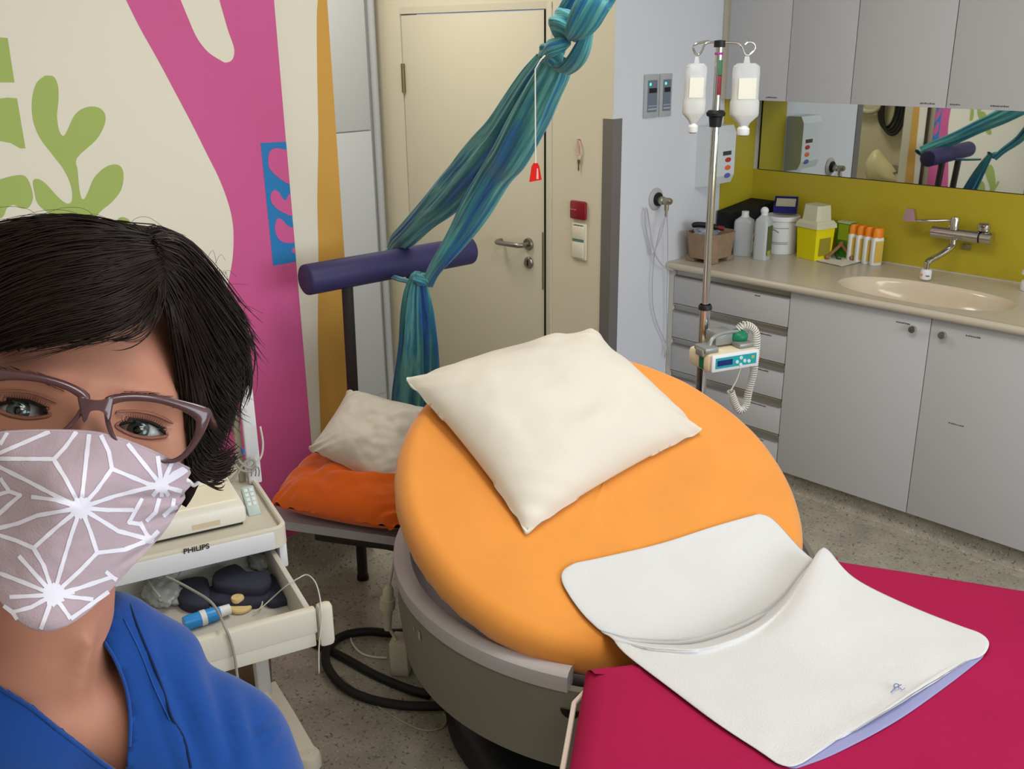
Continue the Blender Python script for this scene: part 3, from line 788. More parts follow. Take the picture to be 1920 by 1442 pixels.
# inner top as concentric rings for soft undulation
inn = inset(outl, .05)
icc = sum(inn, Vector((0, 0)))/len(inn)
for f in (.8, .55, .3, .05):
    b = len(vs)
    for p in inn:
        q = icc.lerp(p, f); vs.append((q.x, q.y, ZP+.003*fbm((q.x*4, q.y*4, 2), 1)))
    pb = 0 if f == .8 else b-n
    fs += [(pb+k, pb+(k+1) % n, b+(k+1) % n, b+k) for k in range(n)]
fs += [tuple(len(vs)-n+k for k in range(n)), tuple((K-1)*n+k for k in range(n-1, -1, -1))]
m.add(vs, fs); lm = m.build('leg_mattress', magenta, bed, ang=70)
pip = [(p.x, p.y, ZP-.062) for p in inset([nL]+[nL.lerp(nearE, t) for t in (.1, .2, .3, .4, .5, .6, .7, .8, .9)]+[nearE], -.013)]
MB().tube([(p[0]+.003*noise.noise(Vector((i*1.3, 0, 0))), p[1], p[2]) for i, p in enumerate(pip)], .0055, 8).build('cream_edging', M('cream_piping', (226, 214, 200), .8), lm)
m = MB(); m.prism([(p.x, p.y) for p in inset(outl, .03)], (0, 0, ZP-.145), (1, 0, 0), (0, 1, 0), (0, 0, 1), .034)
m.build('leg_frame', M('frame_beige', (150, 142, 128), .5), bed)
m = MB().box((-1.2, 1.50, .30), (-.85, 1.80, .46), bev=.02); m.build('leg_section_arm', shellm, bed)
# shell, rim and inner pan
A0 = math.radians(-63.5)+2*PI; A1 = math.radians(36)
a0r, a1r = A1, A0
def warp(m):
    # the shell is cut back on the far and foot sides, where the leg section swings out
    for i, v in enumerate(m.v):
        d = v-BC; a = math.degrees(math.atan2(d.y, d.x)) % 360
        if 165 <= a <= 300: g = 1
        elif a > 300: g = 1-.26*min(1, (a-300)/45)**1.5 if a < 345 else .74
        elif a < 90: g = .74
        else: g = .74+.26*(lambda t: t*t*(3-2*t))((a-90)/75)
        v.x = BC.x+d.x*g; v.y = BC.y+d.y*g
    return m
A1 = math.radians(120); a0r = A1
m = MB(); m.lathe([(.625, .50), (.644, .50), (.645, .40), (.634, .285), (.60, .275), (.58, .30), (.60, .46), (.625, .50)], BC, 128); warp(m).build('shell_wall', shellm, bed, ang=30)
m = MB(); pr = [(.606, .495), (.602, .525), (.608, .538), (.620, .543), (.643, .542), (.651, .535), (.653, .522), (.651, .498), (.64, .493), (.606, .495)]
m.lathe(pr, BC, 120, a0=a0r, a1=a1r)
for aa_ in (a0r, a1r):
    m.add([Vector((r*math.cos(aa_), r*math.sin(aa_), z))+BC for r, z in pr[:-1]], [tuple(range(len(pr)-1))])
warp(m).build('shell_rim', rimm, bed, ang=40)
m = MB(); m.lathe([(.610, .52), (.59, .47), (.55, .435), (.40, .425), (.01, .425)], BC, 128); warp(m).build('inner_pan', M('inner_pan_grey', (158, 152, 158), .45), bed, ang=40)
m = MB(); m.lathe([(.001, 0), (.515, 0), (.53, .012), (.52, .05), (.50, .07), (.42, .09), (.38, .28), (.36, .30)], BC, 96); warp(m).build('base', M('bed_base_black', (26, 27, 30), .4), bed, ang=40)
ha = math.radians(-63.0); hc = BC+Vector((.6455*math.cos(ha), .6455*math.sin(ha), .452))
tg = Vector((-math.sin(ha), math.cos(ha), 0)); nr = Vector((math.cos(ha), math.sin(ha), 0))
m = MB(); pts = [(tg*(-.022*math.cos(PI*k/12))+Vector((0, 0, -.022*math.sin(PI*k/12)))) for k in range(13)]
m.add([hc+p+nr*.0015 for p in pts]+[hc+p-nr*.01 for p in pts], [tuple(range(13))]+[(k, k+1, 14+k, 13+k) for k in range(12)]); m.build('grip_hole', darkgap, bed)
for (px, py, w_, h_) in ((792, 1190, .014, .022), (781, 1178, .007, .010)):
    p = at(px, py, 2, .45); a = math.atan2(p.y-BC.y, p.x-BC.x); c = BC+Vector((.6465*math.cos(a), .6465*math.sin(a), .45)); t_ = Vector((-math.sin(a), math.cos(a), 0))
    MB().add([c-t_*w_/2+Vector((0, 0, -h_/2)), c+t_*w_/2+Vector((0, 0, -h_/2)), c+t_*w_/2+Vector((0, 0, h_/2)), c-t_*w_/2+Vector((0, 0, h_/2))], [(0, 1, 2, 3)]).build('label_sticker', M('sticker_grey', (170, 170, 160), .6), bed)

# ---------------------------------------------------------------- cushions
def cushion(name, corners, nrm, thick, mat, n=36, seed=0, wr=.010, pinch=.055, sag=None, low=.35, bulge=1.0, parent=None, wf=3.0, post=None):
    A, B, C, D = [Vector(c) for c in corners]; nrm = Vector(nrm).normalized()
    m = MB(); top = []; bot = []
    for i in range(n+1):
        for j in range(n+1):
            u = -1+2*i/n; v = -1+2*j/n
            uu = math.sin(u*PI/2)*.35+u*.65; vv = math.sin(v*PI/2)*.35+v*.65
            pu = uu*(1-pinch*(1-vv*vv)*abs(uu)**2); pv = vv*(1-pinch*(1-uu*uu)*abs(vv)**2)
            a, b = (pu+1)/2, (pv+1)/2
            p = A*(1-a)*(1-b)+B*a*(1-b)+C*a*b+D*(1-a)*b
            prof = max(0, (1-abs(uu)**2.6))**.55*max(0, (1-abs(vv)**2.6))**.55
            edge = max(abs(uu), abs(vv))
            wv = fbm((uu*wf+seed, vv*wf, seed), 1.0)*wr*(.4+.6*prof)
            # radiating gathers at the corners
            cr = (abs(uu)*abs(vv))**3*wr*.9*math.sin(9*(uu-vv)*3+seed)
            q = p+nrm*(thick*prof*bulge+wv*prof**.5+cr)
            r = p-nrm*(thick*low*prof)
            if post: q = post(q, uu, vv); r = post(r, uu, vv)
            top.append(q); bot.append(r)
    w_ = n+1; f = [(i*w_+j, i*w_+j+1, (i+1)*w_+j+1, (i+1)*w_+j) for i in range(n) for j in range(n)]
    off = len(top)
    m.add(top+bot, f+[tuple(off+k for k in q[::-1]) for q in f])
    # weld the shared seam
    o = m.build(name, mat, parent, ang=75)
    md = o.modifiers.new('weld', 'WELD'); md.merge_threshold = .0006
    md = o.modifiers.new('sub', 'SUBSURF'); md.levels = 1; md.render_levels = 1
    return o
pc = [on_disc(760, 712, .035), on_disc(987, 1000, .012), on_disc(1316, 808, .012), on_disc(1102, 618, .03)]
def pfold(p, u, v):
    # a soft diagonal dent and the crumpled far corner
    d = .010*math.exp(-((u-.15*v-.25)/.18)**2)*(1-v*v)
    k = max(0, v)*max(0, -u)
    return p-NN*(d)+NN*(.018*k*math.sin(9*(u+v)))
o = cushion('pillow', pc, NN, .12, linen, n=48, seed=2, wr=.010, pinch=.045, low=.12, wf=2.2, post=pfold)
tag(o, 'large square cream-white pillow on the orange head section of the round bed', 'pillow')

# ---------------------------------------------------------------- towel
def A_(x, y, l=.006): return on_disc(x, y, l+.004)
def B_(x, y, z=ZP+.009): return at(x, y, 2, z)
rows = [
 [A_(1078,1054), A_(1140,1040), A_(1240,1016), A_(1340,984), A_(1425,961)],
 [A_(1054,1068), A_(1140,1058), A_(1240,1036), A_(1345,1003), A_(1447,967)],
 [A_(1050,1088), A_(1140,1080), A_(1245,1060,.008), A_(1355,1024,.01), A_(1466,983)],
 [A_(1066,1118), A_(1150,1115,.009), A_(1250,1095,.012), A_(1375,1052,.014), A_(1484,1003)],
 [A_(1090,1150), A_(1165,1152,.012), A_(1265,1140,.016), A_(1395,1090,.018), A_(1500,1020)],
 [A_(1110,1170), A_(1180,1178,.013), A_(1285,1172,.018), A_(1415,1125,.02), A_(1515,1034)],
 [A_(1124,1182), A_(1195,1197,.008), A_(1305,1194,.010), A_(1432,1143,.010), A_(1525,1042)],
 [A_(1129,1185,.002), A_(1210,1207,.0), A_(1320,1204,.0), A_(1441,1152,.0), A_(1530,1046,.0)],
 [B_(1142,1192, ZP+.012), B_(1225,1213, ZP+.012), B_(1335,1208, ZP+.014), B_(1450,1154, ZP+.014), B_(1534,1036, ZP+.022)],
 [B_(1152,1206), B_(1250,1222), B_(1360,1215), B_(1465,1150, ZP+.02), B_(1541,1024, ZP+.045)],
 [B_(1175,1230), B_(1285,1238), B_(1400,1225), B_(1498,1150, ZP+.028), B_(1556,1026, ZP+.045)],
 [B_(1250,1287), B_(1350,1280), B_(1460,1250), B_(1550,1180, ZP+.02), B_(1602,1078, ZP+.02)],
 [B_(1330,1348), B_(1425,1322), B_(1530,1280), B_(1635,1210), B_(1700,1128)],
 [B_(1410,1401), B_(1510,1372), B_(1620,1318), B_(1740,1250), B_(1800,1168)],
 [B_(1436,1419), B_(1545,1384), B_(1645,1328, ZP+.012), B_(1768,1258), B_(1840,1183)],
 [B_(1455,1432), B_(1560,1386), B_(1658,1330, ZP+.014), B_(1785,1255), B_(1857,1201)],
 [B_(1480,1438), B_(1572,1384), B_(1668,1328, ZP+.015), B_(1790,1250), B_(1850,1222)],
 [B_(1505,1430), B_(1582,1378), B_(1672,1318, ZP+.015), B_(1785,1245), B_(1835,1232)],
]
def netgrid(rows, nu=10, nv=4):
    R2 = [smoothpts(r, nu) for r in rows]
    cols = list(zip(*R2)); C2 = [smoothpts(list(c), nv) for c in cols]
    return [list(r) for r in zip(*C2)]
G = netgrid(rows)
def sheet(name, G, th, mat, parent=None, wr=.0015, seed=0, sub=1):
    m = MB(); h, w_ = len(G), len(G[0]); top = []; bot = []
    for i in range(h):
        for j in range(w_):
            p = G[i][j]; a = G[min(i+1, h-1)][j]-G[max(i-1, 0)][j]; b = G[i][min(j+1, w_-1)]-G[i][max(j-1, 0)]
            nn = a.cross(b).normalized()
            if nn.z < 0: nn = -nn
            d = wr*(.5*fbm((p.x*22+seed, p.y*22, p.z*22), 1)+.8*noise.noise(Vector((p.x*9+p.y*3, p.y*14, seed))))
            e = min(i, j, h-1-i, w_-1-j)
            if e == 0: top.append(p-nn*th*.5); bot.append(None)
            else: top.append(p+nn*d); bot.append(p-nn*th)
    off = len(top); f = [(i*w_+j, i*w_+j+1, (i+1)*w_+j+1, (i+1)*w_+j) for i in range(h-1) for j in range(w_-1)]
    bi = []; extra = []
    for k, b in enumerate(bot):
        if b is None: bi.append(k)
        else: bi.append(off+len(extra)); extra.append(b)
    m.add(top+extra, f+[tuple(bi[k] for k in q[::-1]) for q in f])
    o = m.build(name, mat, parent, ang=180)
    if sub: md = o.modifiers.new('sub', 'SUBSURF'); md.levels = 1; md.render_levels = 1
    return o
t = thing('nappy_cloth', 'white rounded cloth mat lying across the orange and magenta bed sections', 'cloth', tuple(G[len(G)//2][len(G[0])//2]-Vector((0, 0, .01))))
sheet('upper_layer', G, .004, towelm, t, .0028, 1)
lrows = [[B_(a, b, ZP+.004) for a, b in r] for r in (
 [(1400,1370), (1500,1340), (1600,1290), (1700,1240), (1790,1190)],
 [(1442,1416), (1534,1391), (1640,1338), (1742,1273), (1838,1213)],
 [(1472,1438), (1556,1407), (1664,1350), (1766,1284), (1848,1224)],
 [(1492,1441), (1570,1411), (1684,1350), (1780,1282), (1842,1233)])]
sheet('lavender_underside', netgrid(lrows, 8, 4), .0035, fabric('lavender_cloth', (150, 152, 196), bump=.1, var=.01), t, .001, 4)
m = MB()
def onT(x, y): return B_(x, y, ZP+.0115+.004)
m.tube(smoothpts([onT(1671, 1298), onT(1678, 1291), onT(1684, 1287), onT(1690, 1284)], 3), .0011, 6)
m.tube(smoothpts([onT(1678, 1290), onT(1676, 1285), onT(1680, 1282), onT(1685, 1284), onT(1685, 1289)], 3), .0010, 6)
m.tube(smoothpts([onT(1688, 1290), onT(1692, 1294), onT(1697, 1290)], 3), .0006, 6)
m.build('stitched_mark', M('blue_thread', (120, 130, 176), .8), t)

# ---------------------------------------------------------------- seat with posts and padded bar
t = thing('birthing_stool', 'dark metal seat frame with two posts carrying a thick padded navy bar', 'seat', (-2.40, 1.65, 0))
dkm = M('dark_frame_metal', (52, 47, 50), .45, metal=.2)
ZS = .43
e1, e2 = at(520, 976, 2, ZS), at(760, 1010, 2, ZS)
ed = (e2-e1).normalized(); bk = Vector((-ed.y, ed.x, 0))
if bk.dot(Vector((-1, 1, 0))) < 0: bk = -bk
q1 = e1-ed*.05
seatp = [q1, e2+ed*.02, e2+ed*.02+bk*.36, q1+bk*.24]
for q in seatp: q.x = max(q.x, -2.73)
m = MB(); m.prism([(p.x, p.y) for p in seatp], (0, 0, ZS-.028), (1, 0, 0), (0, 1, 0), (0, 0, 1), .028); m.build('seat_board', M('board_white_grey', (176, 172, 178), .5), t)
b1 = at(590, 1006, 2, ZS-.05)+bk*.02; b2 = at(735, 1026, 2, ZS-.055)+bk*.02
m = MB(); m.tube(smoothpts([b1, b1.lerp(b2, .5), b2, b2+ed*.045+Vector((0, 0, -.025)), b2+ed*.075+Vector((0, 0, -.08)), b2+ed*.08+Vector((0, 0, -.2)), Vector(((b2+ed*.08).x, (b2+ed*.08).y, 0))], 5), .022, 14)
m.build('curved_leg', dkm, t)
for (tx, ty, bx, by, zt) in ((-2.553, 1.735, -2.62, 1.763, 1.10), (-2.545, 1.985, -2.60, 2.00, 1.10)):
    MB().tube([(tx, ty, zt), (bx, by, .012)], .0185, 16).build('post', dkm, t)
    MB().cyl((bx, by, 0), (bx, by, .016), .021, n=16).build('foot', blackp, t)
MB().tube([(-2.60, 1.765, .39), (-2.60, 1.80, .39), (-2.585, 1.98, .39)], .014, 12).build('cross_rail', dkm, t)
MB().tube([Vector((-2.61, 1.765, .385)), b1.lerp(b2, .6)], .014, 12).build('cross_rail', dkm, t)
m = MB(); m.lathe([(.001, 0), (.040, 0), (.046, .004), (.0475, .010), (.0475, .635), (.046, .641), (.040, .645), (.001, .645)], (0, 0, 0), 40, 'y')
ba, bb2 = Vector((-2.562, 1.588, 1.128)), Vector((-2.528, 2.228, 1.132))
ang_ = math.atan2(-(bb2.x-ba.x), bb2.y-ba.y)
m.xform(Matrix.Translation(ba) @ Matrix.Rotation(ang_, 4, 'Z'))
m.build('padded_bar', M('navy_vinyl', (54, 50, 92), .5, spec=.35), t, ang=50)
# cushions on the seat
cs = [at(508, 946, 2, .485), at(750, 992, 2, .485), at(840, 905, 2, .50), at(586, 858, 2, .51)]
for c in cs: c.x = max(c.x, -2.70)
o = cushion('seat_cushion', cs, (0, 0, 1), .105, orange2, n=44, seed=5, wr=.022, pinch=-.02, low=.5, wf=2.6)
tag(o, 'plump deep-orange cushion lying on the low seat by the mural wall', 'cushion')
nv = Vector((.62, -.35, .72)).normalized()
wp = [at(578, 842, 2, .61), at(738, 930, 2, .565), at(815, 770, 2, .72), at(655, 728, 2, .83)]
wp = [atp(578, 842, (-2.36, 1.62, .64), nv), atp(742, 934, (-2.36, 1.62, .64), nv), atp(820, 770, (-2.36, 1.62, .64), nv), atp(652, 732, (-2.36, 1.62, .64), nv)]
o = cushion('small_pillow', wp, nv, .10, linen, n=44, seed=9, wr=.02, pinch=.06, low=.6, wf=1.8)
tag(o, 'small crumpled white pillow propped on the deep-orange cushion', 'pillow')

# ---------------------------------------------------------------- knotted sling
def scarf_material():
    m = bpy.data.materials.new('striped_woven_cloth'); m.use_nodes = True
    nt = m.node_tree; b = nt.nodes['Principled BSDF']; b.inputs['Roughness'].default_value = .85
    b.inputs['Sheen Weight'].default_value = .3; b.inputs['Specular IOR Level'].default_value = .2
    uv = nt.nodes.new('ShaderNodeUVMap'); mp = nt.nodes.new('ShaderNodeMapping'); mp.inputs['Scale'].default_value = (6.5, .3, 1)
    nt.links.new(uv.outputs[0], mp.inputs[0])
    n = nt.nodes.new('ShaderNodeTexNoise'); n.inputs['Scale'].default_value = 1; n.inputs['Detail'].default_value = 4; n.inputs['Roughness'].default_value = .6
    nt.links.new(mp.outputs[0], n.inputs['Vector'])
    r = nt.nodes.new('ShaderNodeValToRGB'); cr = r.color_ramp
    stops = [(.26, (70, 44, 92)), (.33, (24, 60, 128)), (.41, (40, 104, 164)), (.455, (44, 118, 134)), (.50, (68, 142, 144)), (.545, (104, 172, 168)), (.60, (44, 126, 160)), (.66, (22, 84, 140)), (.72, (132, 62, 118))]
    cr.elements[0].position, cr.elements[0].color = stops[0][0], (*lin(stops[0][1]), 1)
    cr.elements[1].position, cr.elements[1].color = stops[-1][0], (*lin(stops[-1][1]), 1)
    for p, c in stops[1:-1]:
        e = cr.elements.new(p); e.color = (*lin(c), 1)
    nt.links.new(n.outputs['Fac'], r.inputs[0]); nt.links.new(r.outputs[0], b.inputs['Base Color'])
    mp2 = nt.nodes.new('ShaderNodeMapping'); mp2.inputs['Scale'].default_value = (45, 1.2, 1); nt.links.new(uv.outputs[0], mp2.inputs[0])
    n2 = nt.nodes.new('ShaderNodeTexNoise'); n2.inputs['Scale'].default_value = 1; n2.inputs['Detail'].default_value = 3; nt.links.new(mp2.outputs[0], n2.inputs['Vector'])
    bp = nt.nodes.new('ShaderNodeBump'); bp.inputs['Strength'].default_value = .5; bp.inputs['Distance'].default_value = .004
    nt.links.new(n2.outputs['Fac'], bp.inputs['Height']); nt.links.new(bp.outputs[0], b.inputs['Normal'])
    return m
scm = scarf_material()
def sweep(name, pts, hw, parent, side, flat=.55, pleats=7, depth=.22, twist=0, seed=0, nk=96, k=7):
    # cloth bundle: side = direction across the bundle, hw = half widths (m)
    P = smoothpts(pts, k); W = [v.x for v in smoothpts([(h, 0, 0) for h in hw], k)]
    m = MB(); L = 0; vs = []; us = []
    side = Vector(side)
    for i, p in enumerate(P):
        t = (P[min(i+1, len(P)-1)]-P[max(i-1, 0)]).normalized()
        if i: L += (P[i]-P[i-1]).length
        s_ = (side-t*side.dot(t)).normalized(); d_ = t.cross(s_)
        tw = twist*i/(len(P)-1)
        s2 = s_*math.cos(tw)+d_*math.sin(tw); d2 = d_*math.cos(tw)-s_*math.sin(tw)
        for q in range(nk):
            a = 2*PI*q/nk
            wob = .25*math.sin(L*9+seed)
            pl = math.sin(a*pleats+wob+1.7*math.sin(a*2+seed+L*3))*.6+math.sin(a*(pleats*2+1)+seed*2+L*4)*.3+.35*noise.noise(Vector((math.cos(a)*2+seed, math.sin(a)*2, L*5)))
            rr = W[i]*(1+depth*pl*.55-depth*.3)
            vs.append(p+s2*(rr*math.cos(a))+d2*(rr*flat*math.sin(a)))
        us.append(L)
    fs = []; uvs = []
    for i in range(len(P)-1):
        for q in range(nk):
            fs.append((i*nk+q, i*nk+(q+1) % nk, (i+1)*nk+(q+1) % nk, (i+1)*nk+q))
            u0, u1 = q/nk+seed*.37, (q+1)/nk+seed*.37
            uvs.append([(u0, us[i]*4), (u1, us[i]*4), (u1, us[i+1]*4), (u0, us[i+1]*4)])
    m.add(vs, fs, uvs)
    m.keepn = True
    return m.build(name, scm, parent, ang=180)
SP0 = Vector((-2.53, 1.955, 1.13)); SPn = Vector((.18, .98, .05)).normalized()
def sp(x, y, off=0): return atp(x, y, SP0+SPn*off, SPn)
t = thing('sling_cloth', 'turquoise and blue striped woven cloth knotted and slung from the ceiling to the padded bar', 'cloth sling', (-2.53, 1.95, .62))
pxm = .00165
side_img = Vector(RC[0])*1.0
U = [(738, 470, .03, 20), (747, 456, .01, 22), (764, 440, 0, 23), (795, 409, 0, 25), (826, 381, 0, 29), (855, 350, 0, 32), (884, 318, 0, 34), (912, 286, 0, 34), (938, 255, 0, 33), (962, 218, 0, 31), (985, 180, 0, 28), (1005, 148, 0, 25), (1025, 118, 0, 20)]
Ls = [(801, 532, -.06, 12), (812, 508, -.06, 13), (833, 478, -.055, 17), (860, 440, -.03, 22), (880, 409, -.02, 26), (898, 380, -.01, 28), (930, 330, 0, 28), (955, 298, -.01, 30), (982, 250, -.01, 31), (1003, 210, -.01, 30), (1022, 170, -.01, 27), (1040, 135, -.01, 24), (1048, 110, -.01, 20)]
sweep('upper_strand', [sp(a, b, o_) for a, b, o_, w_ in U], [w_*pxm for *_, w_ in U], t, Vector(RC[0])*.6+Vector(RC[1])*.8, seed=1, pleats=6, depth=.3)
sweep('lower_strand', [sp(a, b, o_) for a, b, o_, w_ in Ls], [w_*pxm for *_, w_ in Ls], t, Vector(RC[0])*.8+Vector(RC[1])*.5, seed=2, pleats=5, depth=.3)
# wrap under the bar, knot and hanging tail
sweep('bar_wrap', [sp(738, 468, .04), sp(724, 484, -.0), sp(716, 500, -.03), sp(728, 514, -.06), sp(752, 524, -.065), sp(780, 530, -.06)], [.022, .02, .016, .013, .014, .012], t, SD, seed=3, pleats=4, depth=.2, flat=.5)
sweep('hanging_tail', [sp(786, 510, -.065), sp(783, 522, -.075), sp(782, 550, -.07), sp(783, 590, -.06), sp(784, 640, -.05), sp(782, 690, -.045), sp(780, 740, -.04), sp(779, 790, -.04)], [.014, .025, .040, .052, .062, .070, .076, .078], t, Vector(RC[0]), seed=4, pleats=9, depth=.42, flat=.5)
def knot(name, c, r, sc, seed):
    bm = bmesh.new(); bmesh.ops.create_icosphere(bm, subdivisions=4, radius=1); vs = []
    uvl = []
    X, Y, Z = Vector(RC[0]), -Vector(RC[1]), -Vector(RC[2])
    for v in bm.verts:
        a = v.co.copy(); f = 1+.10*math.sin((a.y*.8+a.x*.6)*8+seed)+.10*noise.noise(a*2+Vector((seed, 0, 0)))
        vs.append(Vector(c)+(X*a.x*sc[0]+Y*a.y*sc[1]+Z*a.z*sc[2])*r*f); uvl.append((a.y*.25+a.x*.12+seed*.3, a.x*.3))
    fs = [[v.index for v in f.verts] for f in bm.faces]; bm.free()
    m = MB(); m.add(vs, fs, [[uvl[i] for i in f] for f in fs]); return m.build(name, scm, t, ang=180)
knot('bar_knot', sp(790, 524, -.078), .026, (1, .75, .8), 6)
knot('knot', sp(1034, 100, -.02), .029, (1.05, .95, 1), 8)
knot('knot', sp(1058, 46, -.03), .034, (1.0, 1.05, 1), 11)
sweep('knot_fold', [sp(1024, 112, -.045), sp(1024, 100, -.055), sp(1034, 90, -.06), sp(1050, 84, -.05), sp(1060, 76, -.035), sp(1066, 62, -.03)], [.010, .016, .020, .018, .015, .012], t, Vector(RC[1]), seed=12, pleats=4, depth=.2)
sweep('loop_strand', [sp(1044, 128, -.02), sp(1060, 130, -.03), sp(1078, 116, -.035), sp(1091, 94, -.035), sp(1098, 74, -.03), sp(1101, 56, -.02), sp(1094, 42, -.01)], [.012, .017, .020, .019, .016, .014, .010], t, Vector(RC[0])*.8+Vector(RC[1])*.4, seed=5, pleats=5, depth=.3)
g0 = sp(1120, -4, -.02); g1 = sp(1080, 66, -.04); dd_ = (g0-g1).normalized()
topz = 2.72; hook = g0+dd_*((topz-.03-g0.z)/dd_.z)
sweep('ceiling_strand', [sp(1070, 70, -.045), sp(1082, 56, -.05), sp(1096, 34, -.045), sp(1112, 6, -.035), g0+dd_*.06, g0.lerp(hook, .5), hook+Vector((0, 0, -.02))], [.016, .028, .036, .037, .036, .033, .02], t, Vector(RC[0])*.8+Vector(RC[1])*.4, seed=6, pleats=6, depth=.3)
sweep('ceiling_strand', [sp(1050, 44, -.0), sp(1058, 28, .0), sp(1072, 8, .01), sp(1088, -14, .01), sp(1088, -14, .01).lerp(hook, .5), hook+Vector((0, 0, -.03))], [.014, .02, .023, .024, .024, .015], t, Vector(RC[0])*.8+Vector(RC[1])*.4, seed=7, pleats=5, depth=.3)
h = thing('ceiling_hook', 'steel ceiling hook that holds the striped cloth sling', 'hook', tuple(hook+Vector((0, 0, .03))))
MB().tube([hook+Vector((0.015*math.cos(a), 0, .015*math.sin(a)-.0)) for a in [2*PI*k/20 for k in range(20)]], .004, 8, closed=True).build('ring', steel, h)
MB().lathe([(.03, 0), (.028, -.006), (.008, -.012), (.006, -.03)], (hook.x, hook.y, 2.72), 20).build('plate', steel, h)

# ---------------------------------------------------------------- IV pole, pump, bottles
PX, PY = -.6950*2.50, 2.50
t = thing('infusion_stand', 'chrome infusion pole with two hooks standing behind the round bed', 'stand', (PX, PY, 0))
pz = lambda py, px=1335: atp(px, py, (PX, PY, 0), (.7, -.7, 0)).z
MB().tube([(PX, PY, .06), (PX, PY, pz(580))], .0165, 24).build('outer_tube', chrome, t)
MB().tube([(PX, PY, pz(582)), (PX, PY, pz(82))], .0115, 24).build('inner_tube', chrome, t)
MB().lathe([(.012, 0), (.021, .004), (.021, .014), (.017, .02)], (PX, PY, pz(582)), 24).build('ring_collar', blackp, t)
zc = pz(238)
MB().lathe([(.012, 0), (.017, 0), (.020, .028), (.027, .032), (.028, .04), (.022, .047), (.012, .048)], (PX, PY, zc), 24).build('clamp_collar', blackp, t)
zt_ = pz(86)
MB().lathe([(.012, -.004), (.016, -.004), (.0165, .014), (.001, .016)], (PX, PY, zt_), 24).build('top_cap', blackp, t)
MB().lathe([(.0118, 0), (.0122, .001), (.0122, .006), (.0118, .007)], (PX, PY, pz(103)), 24).build('purple_band', M('purple_tape', (150, 60, 130), .5), t)
MB().lathe([(.0118, 0), (.0122, .001), (.0122, .044), (.0118, .045)], (PX, PY, pz(143)), 16, a0=math.radians(-60), a1=math.radians(10)).build('green_tape', M('green_tape', (60, 110, 80), .5), t)
MB().lathe([(.0118, 0), (.0122, .001), (.0122, .055), (.0118, .056)], (PX, PY, pz(178)), 16, a0=math.radians(-60), a1=math.radians(10)).build('red_tape', M('red_tape', (130, 40, 50), .5), t)
IR = Vector((RC[0][0], RC[0][1], 0)).normalized()
def ip(x, y): return atp(x, y, (PX, PY, 0), (-IR.y, IR.x, 0))
hk = []
for sgn, pts in ((-1, [(1352, 80), (1335, 79), (1322, 83), (1315, 97), (1309, 103), (1303, 99), (1300, 88), (1306, 82), (1318, 79), (1330, 77)]),
                 (1, [(1356, 80), (1375, 80), (1387, 83), (1393, 92), (1397, 101), (1404, 103), (1412, 97), (1416, 89), (1413, 81), (1404, 79), (1397, 84)])):
    MB().tube(smoothpts([ip(a, b) for a, b in pts], 5), .0032, 10).build('hook', chrome, t)
for k in range(5):
    a = math.radians((20, 65, 110, 155, 200)[k]); e = Vector((PX+.24*math.cos(a), PY+.24*math.sin(a), .065))
    MB().tube([(PX, PY, .09), (PX+.1*math.cos(a), PY+.1*math.sin(a), .085), e], [.018, .014, .011], 12).build('leg', chrome, t)
    MB().cyl(e+Vector((-.011*math.sin(a), .011*math.cos(a), -.035)), e-Vector((-.011*math.sin(a), .011*math.cos(a), .035)), .028, n=20).build('caster', blackp, t)
